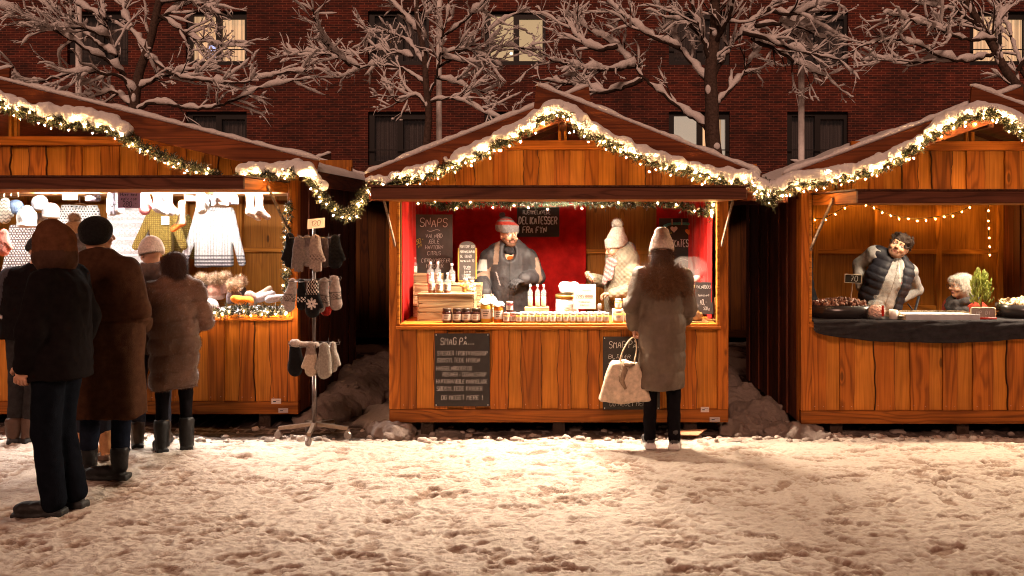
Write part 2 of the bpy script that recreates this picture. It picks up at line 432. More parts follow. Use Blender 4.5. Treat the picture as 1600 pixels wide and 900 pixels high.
for k in range(330):                        # boot prints: sole, heel and tread
    x, y = rs.uniform(-4.9, 4.4), rs.uniform(3.8, 6.85); a = rs.choice((0, pi))+rs.normal(0, .45) if rs.rand() < .75 else rs.choice((-1, 1))*pi/2+rs.normal(0, .4)
    i0, i1 = np.searchsorted(gxs, (x-.25, x+.25)); j0, j1 = np.searchsorted(gys, (y-.25, y+.25)); dx = GX[i0:i1, j0:j1]-x; dy = GY[i0:i1, j0:j1]-y
    u = dx*cos(a)+dy*sin(a); v = -dx*sin(a)+dy*cos(a); d1 = np.sqrt(((u-.05)/.085)**2+(v/.046)**2); d2 = np.sqrt(((u+.085)/.042)**2+(v/.036)**2); d = np.minimum(d1, d2)+.05*vnoise(dx*50+k, dy*50)
    dp = rs.uniform(.006, .013); ins = np.clip((1.05-d)/.12, 0, 1); H[i0:i1, j0:j1] += -dp*ins+.35*dp*np.exp(-((d-1.22)/.14)**2)+.003*ins*np.sin(u*260)
slots = np.clip(fbm(GX*8, GY*17, o=3, s=101)*1.0+.5*vnoise(GX*1.1, GY*1.3, s=103)-.86, 0, .3)/.3
slots = slots*np.clip(.6+.8*vnoise(GX*60, GY*60, s=7), .3, 1)
H -= .007*slots
fade = np.clip((GY-6.93-.05*vnoise(GX*3, GX*0, s=4)-.02*vnoise(GX*15, GX*0, s=6))/.12, 0, 1)   # brown slush strip at the stall fronts, with the counters' shadow in its colour
H -= fade*.03
alley = np.clip((GY-7.0)/.5, 0, 1)
snowc = np.array([.54, .455, .385])
pits = np.clip((H-(.014*fbm(GX*1.1, GY*1.4, o=3, s=3)))/.010+.85+.25*vnoise(GX*2.2, GY*2.6, s=50), 0, 1)
pits = pits*(1-.85*slots)
G = np.array([.30, .20, .145])[None, None]*(1-pits[..., None]) + snowc*pits[..., None]
dirt_shade = np.array([.16, .115, .09])*np.clip(.8+.7*fbm(GX*9, GY*9, o=3, s=70), .25, 2.2)[..., None]
G = G*(1-fade[..., None]) + dirt_shade*fade[..., None]
# dark block paving with snow left in the joints in the alleys
jx = np.abs(((GX*4.6+.5*np.floor(GY*8.5)) % 1)-.5) > .44; jy = np.abs(((GY*8.5) % 1)-.5) > .40
pv = np.where((jx | jy)[..., None], np.array([.22, .17, .15]), np.array([.045, .03, .028]))*np.clip(1+.5*fbm(GX*6, GY*6, o=3, s=77), .4, 2)[..., None]
patch = np.clip(fbm(GX*1.9, GY*1.6, o=3, s=91)*3-.3, 0, 1)[..., None]
pv = pv*(1-patch)+snowc*.75*patch
G = G*(1-alley[..., None])+pv*alley[..., None]
far = ((GY > 13) | (GY < -2) | (np.abs(GX) > 8))[..., None]; G = np.where(far, snowc, G)
H += np.where(alley > 0, patch[..., 0]*.03*alley, 0)
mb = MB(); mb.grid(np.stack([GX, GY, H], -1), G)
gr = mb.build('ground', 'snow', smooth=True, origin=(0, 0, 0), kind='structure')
def ground_at(x, y):
    i = min(max(int(np.searchsorted(gxs, x)), 0), len(gxs)-1); j = min(max(int(np.searchsorted(gys, y)), 0), len(gys)-1)
    return float(H[i, j])

# ============================================================ brick apartment building
BY = 24.5
XA, XB, ZT = -36, 34, 11.0
wx = [gx(p, BY) for p in (-363, -180, 105, 290, 575, 757, 1045, 1230, 1515, 1697, 1985, 2170)]
WW, WH = 1.70, 1.50
rows = [.35, 3.20, 6.0, 8.8]
bld = empty('brick_apartment_building', (0, BY+4, 0), 'dark red brick apartment building with rows of black framed windows behind the snowy trees', 'building')
mb = MB()
xs = sorted([XA, XB]+[w for x in wx for w in (x, x+WW)]); zs = sorted([-.3, ZT]+[w for z in rows for w in (z, z+WH)])
def isopen(xm, zm): return any(x < xm < x+WW for x in wx) and any(z < zm < z+WH for z in rows)
for i in range(len(xs)-1):
    for j in range(len(zs)-1):
        x0, x1, z0, z1 = xs[i], xs[i+1], zs[j], zs[j+1]
        if isopen((x0+x1)/2, (z0+z1)/2):
            for q in ([(x0, BY, z0), (x0, BY+.3, z0), (x0, BY+.3, z1), (x0, BY, z1)], [(x1, BY, z1), (x1, BY+.3, z1), (x1, BY+.3, z0), (x1, BY, z0)],
                      [(x0, BY, z1), (x0, BY+.3, z1), (x1, BY+.3, z1), (x1, BY, z1)], [(x1, BY, z0), (x1, BY+.3, z0), (x0, BY+.3, z0), (x0, BY, z0)]):
                mb.add(q, [(0, 1, 2, 3)], rnd=0)
        else: mb.add([(x0, BY, z0), (x1, BY, z0), (x1, BY, z1), (x0, BY, z1)], [(0, 1, 2, 3)], rnd=0)
mb.box(XA, XA+.3, BY+.01, BY+9, -.3, ZT); mb.box(XB-.3, XB, BY+.01, BY+9, -.3, ZT); mb.box(XA+.31, XB-.31, BY+8.7, BY+9, -.3, ZT)
mb.build('wall', 'brick', bld)
mb = MB(); mb.box(XA-.2, XB+.2, BY-.15, BY+9.2, ZT+.002, ZT+.3, (.06, .05, .05)); mb.box(XA-.2, XB+.2, BY-.1, BY+9.1, ZT+.302, ZT+.42, (.7, .7, .7))
mb.build('roof', 'matte', bld)
# pane material that glows where a lamp is on in the room behind: curtains lit from within
def curtain_mat(name, col, e):
    m, nt, ns, ls, b = newmat(name)
    w = noisen(nt, coords(nt, (9, 1, .15)), 2.2, 2, .5)
    c = mixc(nt, 'MULTIPLY', 1, (*col, 1), ramp(nt, w, [(.3, .45), (.62, 1.1)]))
    ls.new(c, b.inputs['Base Color'])
    if e: ls.new(c, b.inputs['Emission Color']); b.inputs['Emission Strength'].default_value = e
    MAT[name] = m
curtain_mat('curtain_dark', (.16, .13, .12), .0); curtain_mat('curtain_lit', (.80, .50, .27), 1.35)
emit_mat('room_lit', (.95, .62, .32), .95); emit_mat('room_white', (.95, .74, .55), .75); emit_mat('lamp_glow', (1, .9, .7), 4); emit_mat('screen', (.55, .6, 1), 1.6)
BLK = (.014, .012, .012)
LIT = {(290, 2): 'curtain', (757, 2): 'room', (1045, 1): 'room2', (1515, 2): 'curtain'}
pxs = (-363, -180, 105, 290, 575, 757, 1045, 1230, 1515, 1697, 1985, 2170)
for p_, x in zip(pxs, wx):
    for r_, z in enumerate(rows):
        if r_ == 3 and False: continue
        y = BY+.12; lit = LIT.get((p_, r_))
        if lit == 'curtain' and p_ == 1515: pass
        m = MB(); t = .075
        m.box(x+.002, x+.16, y, y+.1, z+.002, z+WH-.002, BLK); m.box(x+WW-.09, x+WW-.002, y, y+.1, z+.002, z+WH-.002, BLK)
        m.box(x+.161, x+WW-.091, y, y+.1, z+.002, z+.13, BLK); m.box(x+.161, x+WW-.091, y, y+.1, z+WH-.11, z+WH-.002, BLK)
        m.box(x+.80, x+.96, y-.004, y+.1, z+.131, z+WH-.111, BLK)
        m.box(x+.962, x+WW-.092, y-.002, y+.1, z+WH-.20, z+WH-.112, BLK)
        f = m.build('window', 'frame_paint', bld)
        m = MB(); m.box(x+.162, x+.799, y+.05, y+.06, z+.132, z+WH-.113); m.box(x+.963, x+WW-.093, y+.05, y+.06, z+.132, z+WH-.203); m.build('pane', 'windowglass', f)
        m = MB(); m.box(x+.01, x+WW-.01, BY+.02, BY+.045, z+.42, z+.45, BLK)
        m.build('rail', 'frame_paint', f)
        th = np.linspace(0, 1, 90)
        if lit in ('room', 'room2'):
            m = MB(); m.box(x-.3, x+WW+.3, y+2.2, y+2.25, z-.6, z+WH+.4); m.build('room_wall', 'room_lit' if lit == 'room' else 'room_white', f)
            m = MB(); m.box(x+.18, x+.45, y+2.05, y+2.19, z-.3, z+.55, (.5, .38, .26)); m.box(x+.5, x+1.1, y+2.05, y+2.19, z-.3, z+.40, (.45, .4, .36)); m.box(x+.56, x+1.04, y+2.03, y+2.05, z-.2, z+.34, (.6, .5, .4))
            if lit == 'room2': m.box(x+.17, x+.75, y+2.0, y+2.04, z+.2, z+.75, (.35, .3, .28))
            m.build('cupboard', 'matte', f)
            m = MB(); m.ball((x+.66, y+1.5, z+.62), .045); m.build('lamp', 'lamp_glow', f)
            if lit == 'room2':
                xx = x+.97+th*.55; m = MB(); m.grid(np.stack([np.stack([xx, y+.2+.02*np.sin(th*70), np.full(90, zz)], -1) for zz in (z+.1, z+WH)], 1)); m.build('curtain', 'curtain_lit', f, smooth=True)
        else:
            xx = x+.1+th*(WW-.15); m = MB()
            m.grid(np.stack([np.stack([xx, y+.22+.025*np.sin(th*95+np.sin(th*13)*2), np.full(90, zz)], -1) for zz in (z+.05, z+WH)], 1))
            m.build('curtain', 'curtain_lit' if lit else 'curtain_dark', f, smooth=True)
            if (p_, r_) == (290, 2):
                m = MB(); m.box(x+.50, x+.75, y+.16, y+.17, z+.20, z+.62); m.build('screen', 'screen', f)

# ============================================================ lamp posts white with frost
for k, px in enumerate((123, 686, 1252)):
    Y = (15.2, 15.2, 14.0)[k]; x = gx(px, Y); zt = gz((-75, -75, 62)[k], Y)
    lp = empty('lamp_post', (x, Y, 0), ['frosted white lamp post behind the left stall roof', 'frosted white lamp post beside the slim middle tree trunk', 'frosted white lamp post with unlit lantern head behind the right stall roof'][k], 'lamp post', 'lamp posts in front of the brick building')
    m = MB(); m.tube([(x, Y, -.05), (x, Y, zt-.1)], .050, (.84, .82, .80), 12); m.tube([(x, Y, -.05), (x, Y, .5)], .09, (.5, .47, .45), 12); m.build('pole', 'matte', lp, smooth=True)
    zz = zt-.03
    m = MB(); m.lathe((x, Y, zz), [(.05, -.02), (.07, 0), (.20, .24), (.20, .26)], (.17, .13, .11), 20); m.build('lamp_shade', 'frame_paint', lp)
    m = MB(); m.lathe((x, Y, zz+.283), [(.21, -.02), (.22, .03), (.16, .12), (.07, .18), (0, .19)], (.76, .74, .72), 20); m.build('snow', 'snow', lp, smooth=True)

# ============================================================ trees carrying snow
BARK = np.array((.045, .030, .024)); SNOW = np.array((.86, .84, .83))
def smooth_path(pts, n=3):
    P = np.asarray(pts, float)
    for _ in range(n):
        Q = np.empty((len(P)*2-2+2, P.shape[1])); Q[0] = P[0]; Q[-1] = P[-1]
        Q[1:-1:2] = P[:-1]*.75+P[1:]*.25; Q[2:-1:2] = P[:-1]*.25+P[1:]*.75
        P = Q
    return P
def resample(P, step):
    P = np.asarray(P, float); d = np.r_[0, np.cumsum(np.linalg.norm(np.diff(P, axis=0), axis=1))]
    n = max(int(d[-1]/step)+1, 3); t = np.linspace(0, d[-1], n)
    return np.stack([np.interp(t, d, P[:, i]) for i in range(P.shape[1])], 1)
def snow_on(mb, P, r, amt=1.0, rs=random, base=.020):
    """lumpy snow lying along the upper side of a branch"""
    m = len(P)
    if m < 3: return
    T = np.gradient(P, axis=0); T /= np.linalg.norm(T, axis=1, keepdims=True)+1e-9
    hz = np.sqrt(np.clip(1-T[:, 2]**2, 0, 1))
    k = rs.random()*100; nz = vnoise(np.arange(m)*.45+k, np.zeros(m), s=5); nz2 = vnoise(np.arange(m)*1.3+k, np.zeros(m), s=8)
    w = (r*.62+base)*(1+.35*nz2)*np.clip(.35+hz, 0, 1.1)*amt*np.clip(.95+.9*nz, .15, 1.5)
    w[0] *= .3; w[-1] *= .3
    up = np.zeros_like(P); up[:, 2] = r*.55+w*.55
    mb.tube(P+up, w*1.02, SNOW, 6, flat=1.05, rnd=0)
def tree(name_label, trunk, limbs, Y, seed, rt):
    rs = random.Random(seed); nr = np.random.RandomState(seed)
    x0, _, _ = pt(trunk[0][0], trunk[0][1], Y)
    root = empty('snowy_tree', (x0, Y, 0), name_label, 'tree', 'bare snow covered trees in front of the brick building')
    tb, cb, sb = MB(), MB(), MB()
    def P3(path, y0, y1):
        m = len(path); return [pt(p[0], p[1], Y+(y0+(y1-y0)*(i/(m-1)))) for i, p in enumerate(path)]
    base = pt(trunk[0][0], trunk[0][1], Y)
    tp = resample(smooth_path([(base[0]-.02, Y, -.1), (base[0], Y, 1.0)]+[base]+P3(trunk, 0, 0)[1:]), .12)
    s = np.linspace(0, 1, len(tp)); tr = rt*(1.25-.95*s**.8)*(1+.06*nr.randn(len(tp)).cumsum()*.1)
    tp[:, 0] += .015*np.sin(np.arange(len(tp))*.7)
    tb.tube(tp, tr, BARK*2.0, 12); tb.build('trunk', 'bark', root, smooth=True)
    for i in range(3, len(tp)-4, 7):     # snow plastered on the trunk
        if rs.random() < .75 and tp[i, 2] > 1.5:
            a = rs.uniform(-2.4, -.6); sb.ball(tp[i]+V(cos(a)*tr[i]*.85, sin(a)*tr[i]*.85, 0), (tr[i]*.5, .035, rs.uniform(.03, .10)), SNOW, 8, 6)
    def grow(P, r, depth, side=None):
        """twigs off a limb path"""
        m = len(P); L = len(P)*.09
        n = int({0: 10, 1: 5, 2: 2}[depth]*min(1.3, L/1.2)+1)
        for _ in range(n):
            i = int(m*rs.uniform(.12 if depth else .22, .98)); i = min(i, m-2)
            t = P[i+1]-P[i]; t /= np.linalg.norm(t)+1e-9
            a = rs.uniform(.3, .95)*rs.choice((-1, 1)); ln = {0: rs.uniform(.25, .95), 1: rs.uniform(.12, .42), 2: rs.uniform(.06, .2)}[depth]*(1-.35*i/m)
            ax = V(nr.normal(0, .45), 1, nr.normal(0, .35)); ax /= np.linalg.norm(ax)
            d = np.array(Matrix.Rotation(a, 3, Vector(ax)) @ Vector(t)); d += V(0, nr.normal(0, .3), .06); d /= np.linalg.norm(d)
            Q = [P[i]]; k = max(int(ln/.085), 3)
            for j in range(k):
                d = d+nr.normal(0, .15, 3)+V(0, 0, .02); d /= np.linalg.norm(d); Q.append(Q[-1]+d*ln/k)
            Q = np.array(Q); rb = max(min(r[i]*.55, {0: .018, 1: .009, 2: .005}[depth]), .003); rr = np.linspace(rb, max(rb*.35, .0022), len(Q))
            cb.tube(Q, rr, BARK, 5 if depth < 2 else 3, caps=False); snow_on(sb, Q, rr, 1, rs, (.0145, .0095, .0065)[depth])
            if depth >= 1 and rs.random() < .45:
                sb.ball(Q[rs.randrange(len(Q))]+V(0, 0, .01), (rs.uniform(.012, .034), rs.uniform(.012, .03), rs.uniform(.01, .02)), SNOW, 6, 4)
            if depth < 2: grow(Q, rr, depth+1)
    for lb in limbs:
        y1 = rs.uniform(-1.3, 1.0) if len(lb[0]) < 3 else lb[0][2]; path = [(p[0], p[1]) for p in lb]; r0 = rt*.22
        P = resample(smooth_path(P3(path, 0, y1)), .07); s = np.linspace(0, 1, len(P)); r = r0*(1-.82*s**.8)+.006
        P[1:-1] += nr.normal(0, .008, (len(P)-2, 3))
        cb.tube(P, r, BARK, 8, caps=False); snow_on(sb, P, r, 1.0, rs, .025); grow(P, r, 0)
    grow(tp[int(len(tp)*.5):], tr[int(len(tp)*.5):], 0)
    cb.build('crown', 'bark', root, smooth=True); sb.build('snow', 'snow', root, smooth=True)
    return root
tree('spreading snow laden tree behind the roof of the mitten stall', [(205, 250), (208, 170), (215, 130), (222, 100), (235, 60), (248, 15), (258, -60), (262, -150)],
     [[(208, 160), (190, 112), (172, 60), (160, 10), (145, -60), (140, -120)], [(212, 150), (195, 122), (165, 114), (120, 112), (80, 122), (50, 133), (30, 126), (18, 100)],
      [(196, 118), (165, 90), (140, 82), (110, 60), (60, 35), (20, 15), (-30, 5)], [(182, 88), (150, 66), (120, 38), (80, 8), (50, -30)], [(222, 88), (240, 92), (262, 115), (290, 122), (330, 128), (380, 130), (440, 114), (480, 110)],
      [(208, 176), (235, 158), (270, 165), (320, 173), (365, 157), (400, 140), (440, 130), (497, 120)], [(212, 140), (255, 118), (300, 108), (345, 106)],
      [(240, 45), (250, 28), (290, 6), (330, -25)], [(246, 22), (270, 38), (300, 60), (340, 70), (368, 72)], [(250, 5), (300, -5), (330, 15), (345, 22)],
      [(170, 60), (120, 40), (90, 48), (60, 35)], [(230, 80), (200, 40), (190, 0), (195, -50)], [(165, 30), (110, 0), (60, -20), (10, -10)], [(205, 165), (180, 140), (150, 150), (135, 148)]], 14.0, 11, .115)
tree('slim upright snow laden tree beside the white post behind the middle stall', [(667, 260), (668, 200), (669, 150), (664, 100), (657, 55), (650, 5), (645, -60), (640, -130)],
     [[(669, 155), (684, 112), (690, 68), (700, 20), (706, -50)], [(663, 130), (630, 106), (590, 100), (562, 106), (533, 122), (519, 121)], [(562, 105), (525, 86), (490, 82), (450, 79)],
      [(548, 103), (517, 76), (500, 50), (488, 14)], [(667, 168), (652, 145), (638, 152), (622, 164), (608, 140), (600, 118)], [(662, 100), (640, 62), (600, 48), (562, 50)],
      [(671, 160), (700, 151), (730, 160), (760, 178), (800, 190)], [(685, 105), (710, 90), (750, 60), (790, 28), (830, 12)], [(683, 122), (715, 130), (745, 142), (762, 146)],
      [(688, 85), (728, 75), (760, 88), (785, 105)], [(655, 50), (625, 15), (600, -10), (560, -30)], [(690, 60), (730, 30), (760, 0), (780, -40)], [(655, 40), (680, 5), (690, -40)], [(645, 90), (610, 78), (575, 80), (540, 84)],
      [(690, 90), (740, 100), (780, 70), (815, 75), (850, 78)]], 14.6, 23, .082)
tree('thick trunked snow laden tree behind the right slope of the middle stall', [(1120, 330), (1118, 245), (1112, 190), (1110, 150), (1112, 100), (1116, 55), (1119, 0), (1121, -70), (1120, -150)],
     [[(1117, 228), (1103, 196), (1075, 180), (1040, 150), (1010, 128), (990, 100), (960, 68), (920, 48), (890, 18)], [(1003, 124), (970, 140), (930, 148), (914, 133), (870, 128), (838, 124)],
      [(992, 103), (950, 110), (900, 104), (858, 92)], [(1116, 168), (1145, 135), (1166, 110), (1181, 74), (1195, 60)], [(1112, 125), (1135, 80), (1160, 48), (1200, 14), (1240, -20)],
      [(1110, 132), (1082, 100), (1060, 72), (1045, 40), (1020, -5), (1005, -40)], [(1111, 105), (1095, 50), (1080, 5), (1070, -50)], [(1160, 52), (1200, 60), (1230, 75), (1270, 85), (1320, 96)],
      [(1175, 60), (1215, 80), (1245, 98), (1300, 126)], [(965, 72), (930, 80), (900, 60), (880, 20)], [(1062, 75), (1010, 55), (970, 20), (940, -10)], [(1115, 70), (1140, 30), (1150, -20), (1160, -60)],
      [(1200, 15), (1240, 25), (1275, 10), (1310, -5)], [(1180, 40), (1230, 35), (1265, 50), (1290, 60)], [(1095, 55), (1050, 10), (1040, -30)]], 13.2, 37, .150)
tree('snow laden tree leaning in behind the right stall gable', [(1640, 260), (1625, 190), (1607, 150), (1580, 122), (1560, 93), (1545, 60), (1526, 25), (1490, -20), (1460, -80)],
     [[(1552, 84), (1512, 98), (1470, 90), (1430, 66), (1390, 60), (1350, 70), (1328, 82)], [(1556, 62), (1500, 62), (1460, 42), (1420, 30), (1380, 20)], [(1610, 150), (1590, 90), (1575, 40), (1560, 5), (1550, -60)],
      [(1470, 92), (1430, 100), (1380, 92), (1345, 95)], [(1535, 45), (1500, 20), (1470, 10), (1430, 5)], [(1590, 110), (1620, 60), (1640, 10), (1660, -30)], [(1545, 60), (1570, 20), (1590, -20)], [(1615, 160), (1660, 120), (1720, 110)]], 13.6, 41, .120)
# ============================================================ market stalls
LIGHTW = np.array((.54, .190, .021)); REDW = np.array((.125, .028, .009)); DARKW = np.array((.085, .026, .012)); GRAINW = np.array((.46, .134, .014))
def boards(mb, mb2, x0, x1, yf, zb, zt, rs, period=.29, ybase=None):
    """board on board cladding: plain recessed boards with live edged boards proud of them; zt may be a function of x"""
    z1 = zt if callable(zt) else (lambda x: zt)
    x = x0; proud = True
    ybase = yf+.022
    while x < x1-.02:
        w = rs.uniform(.10, .165) if proud else rs.uniform(.10, .17)
        xe = min(x+w, x1)
        if x1-xe < .05: xe = x1
        if proud:
            n = 26; zz = np.linspace(0, 1, n); k = rs.random()*99; big = rs.random() < .45
            amp = .010 if big else .003
            el = x+amp*fbm(zz*3.2+k, zz*0, o=3, s=1); er = xe+amp*fbm(zz*3.4+k+9, zz*0, o=3, s=2)
            if x <= x0+.001: el[:] = x0
            if xe >= x1-.001: er[:] = x1
            zl = zb+(z1(x)-zb)*zz; zr = zb+(z1(xe)-zb)*zz
            L = np.stack([el, np.full(n, yf), zl], 1); R = np.stack([er, np.full(n, yf), zr], 1)
            c = GRAINW*rs.uniform(.62, 1.0); r = rs.random(); e_ = V(.009 if big else .003, 0, 0); dk = np.array((.030, .010, .004)) if big else c*.45  # bark edge on live boards; plain boards' edges darkened as painted gap shadow
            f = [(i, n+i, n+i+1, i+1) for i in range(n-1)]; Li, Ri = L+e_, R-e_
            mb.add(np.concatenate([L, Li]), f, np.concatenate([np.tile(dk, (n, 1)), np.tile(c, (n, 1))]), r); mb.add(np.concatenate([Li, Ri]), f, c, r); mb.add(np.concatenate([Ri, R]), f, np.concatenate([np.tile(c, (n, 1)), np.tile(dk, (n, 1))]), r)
            for nx_ in (.2, .8):
                for nz_ in (.035,): X_ = x+(xe-x)*nx_; Z_ = zb+nz_+rs.uniform(-.006, .006); mb.box(X_-.0022, X_+.0022, yf-.001, yf, Z_-.0022, Z_+.0022, (.6, .5, .42))
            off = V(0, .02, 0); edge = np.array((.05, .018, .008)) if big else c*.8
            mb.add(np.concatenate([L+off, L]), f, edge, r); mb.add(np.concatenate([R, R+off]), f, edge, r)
            mb.add([L[0], L[0]+off, R[0]+off, R[0]], [(0, 1, 2, 3)], c*.7, r); mb.add([L[-1], R[-1], R[-1]+off, L[-1]+off], [(0, 1, 2, 3)], c*.9, r)
        if not proud or True:
            a, b = (x-.012 if x > x0 else x0), min(xe+.012, x1)
            y = ybase if not proud else ybase+.003
            mb2.add([(a, y, zb), (b, y, zb), (b, y, z1(b)), (a, y, z1(a))], [(0, 1, 2, 3)], LIGHTW*rs.uniform(.85, 1.1), rs.random())
        x = xe; proud = not proud
def snow_slab(mb, x0, z0, x1, z1, ya, yb, th, seed, nx=70, ny=30, edge=.02):
    """snow lying on a sloping roof plane"""
    u = np.linspace(0, 1, nx); v = np.linspace(0, 1, ny); U, Vv = np.meshgrid(u, v, indexing='ij')
    X = x0+(x1-x0)*U; Y = ya+(yb-ya)*Vv; Z0 = z0+(z1-z0)*U
    t = th*(1+.28*fbm(X*3, Y*3, o=3, s=seed)+.14*fbm(X*14, Y*14, o=2, s=seed+3))
    e = np.minimum(np.minimum(U, 1-U)*nx/2.5, np.minimum(Vv, 1-Vv)*ny/2.5); t = t*np.sqrt(np.clip(e, 0, 1))
    Yt = Y+edge*fbm(X*9, Y*2, o=2, s=seed+8)*(Vv < .08)
    top = np.stack([X, Yt, Z0+t], -1); bot = np.stack([X, Y, Z0-.002+0*t], -1)
    if (x1-x0) < 0: top = top[:, ::-1]; bot = bot[:, ::-1]
    mb.grid(top, SNOW); mb.grid(bot[:, ::-1], SNOW)
def sprigs(mb, path, rad, dens, rs, col=(.030, .032, .015), L=.038):
    P = resample(path, .01); n = int(len(P)*.01*dens); i = rs.randint(0, len(P)-1, n)
    T = np.gradient(P, axis=0); T /= np.linalg.norm(T, axis=1, keepdims=True)+1e-9
    # twiglets: points around the core
    tw = n//9+1; ti = rs.randint(0, len(P)-1, tw); td = rs.normal(0, 1, (tw, 3)); td -= (td*T[ti]).sum(1, keepdims=True)*T[ti]*.6; td /= np.linalg.norm(td, axis=1, keepdims=True)
    tl = rad*rs.uniform(.5, 1.15, (tw, 1)); k = rs.randint(0, tw, n); f = rs.uniform(.15, 1, (n, 1))
    base = P[ti[k]]+td[k]*tl[k]*f
    d = td[k]*.8+rs.normal(0, .75, (n, 3)); d /= np.linalg.norm(d, axis=1, keepdims=True)
    s = np.cross(d, rs.normal(0, 1, (n, 3))); s /= np.linalg.norm(s, axis=1, keepdims=True)+1e-9
    ln = L*rs.uniform(.5, 1, (n, 1)); wd = .0028
    V4 = np.stack([base-s*wd, base+s*wd, base+d*ln+s*wd*.5, base+d*ln-s*wd*.5], 1).reshape(-1, 3)
    C = np.asarray(col)*rs.uniform(.5, 1.9, (n, 1)); C[rs.rand(n) < .10] = (.30, .28, .25)
    mb.add(V4, np.arange(n*4).reshape(-1, 4), np.repeat(C, 4, 0), 0)
def snow_clumps(mb, path, rs, thick=.05, up=.06, gap=.25, yoff=0, k0=0):
    """lumps of snow resting on a garland, grown as one smooth surface"""
    P = resample(path, .035); prims = []
    g = vnoise(np.arange(len(P))*.09+k0, np.zeros(len(P)), s=31)
    for i, p in enumerate(P):
        if g[i] < -1+2*gap: continue
        r = thick*rs.uniform(.75, 1.15)*min(1, .55+(g[i]+1-2*gap)*2)
        prims.append(ell(p+V(rs.normal(0, .008), yoff+rs.normal(0, .006), up*.55+rs.normal(0, .006)), (r*1.05, r*.78, r*.95), k=.03))
        if rs.rand() < .35: prims.append(ell(p+V(rs.normal(0, .02), yoff-.015, up*.2), (r*.6, r*.6, r*.7), k=.02))
    if not prims: return
    nz = lambda X: .016*vnoise(X[..., 0]*13, X[..., 1]*13, X[..., 2]*13, s=3)+.008*vnoise(X[..., 0]*34, X[..., 1]*34, X[..., 2]*34, s=6)+.003*vnoise(X[..., 0]*70, X[..., 1]*70, X[..., 2]*70, s=4)
    v, q, c = sdf_mesh(prims, .0125, noise=nz); mb.add(v, q, SNOW, 0)
def bulb_mesh(mat, r=.009):
    m = MB(); m.ball((0, 0, 0), (r, r, r*1.25), n=8, m=6); o = m.build('bulb', mat, smooth=True, origin=(0, 0, 0)); me = o.data; bpy.data.objects.remove(o); return me
BULB = bulb_mesh('bulb', .0052); BULBS = bulb_mesh('bulb_soft', .0065); BULBY = bulb_mesh('bulb_yellow', .0058)
def garland(path, label, seed, rad=.05, dens=4200, nb=40, snow=True, smax=1.0, gap=.25, bulbs=None, thick=.05, fwd=.03, cat='garland', grp='fairy light garlands along the stall roofs', parts=99, mesh=None, bspread=1.0, up=.06):
    rs = np.random.RandomState(seed); P = smooth_path(path, 2); c = P[len(P)//2]
    root = empty('fairy_light_garland', tuple(P[0]), label, cat, grp)
    m = MB(); sprigs(m, P, rad, dens, rs); m.build('greenery', 'needles', root)
    m = MB(); w = resample(P, .03); w = w+rs.normal(0, rad*.22, w.shape); m.tube(w, .0035, (.02, .02, .018), 4); m.build('wire', 'gloss', root)
    if snow:
        m = MB(); snow_clumps(m, P[:max(int(len(P)*smax), 3)], rs, thick, gap=gap, k0=seed*3.3, up=up)
        if m.v: m.build('snow', 'snow', root, smooth=True)
    D = resample(P, .005); idx = np.linspace(3, len(D)-4, nb).astype(int)
    if nb > 60:  # hidden extra bulbs added behind the greenery to brighten the gable
        for i in idx[::3]:
            b = bpy.data.objects.new('bulb', mesh or BULB); COL.objects.link(b); b.parent = root; b.location = tuple(D[i]+V(rs.normal(0, .02), rad*.9, -rad*1.1)-P[0])
    for i in idx:
        b = bpy.data.objects.new('bulb', mesh or BULB); COL.objects.link(b); b.parent = root
        a = rs.uniform(-.6, .6); p = D[min(max(i+rs.randint(-6, 7), 0), len(D)-1)]+V(rs.normal(0, .012), -rad*.8-rs.uniform(0, .012), (-.018+rs.normal(0, .028))*bspread)
        b.location = tuple(p-P[0])
    return root

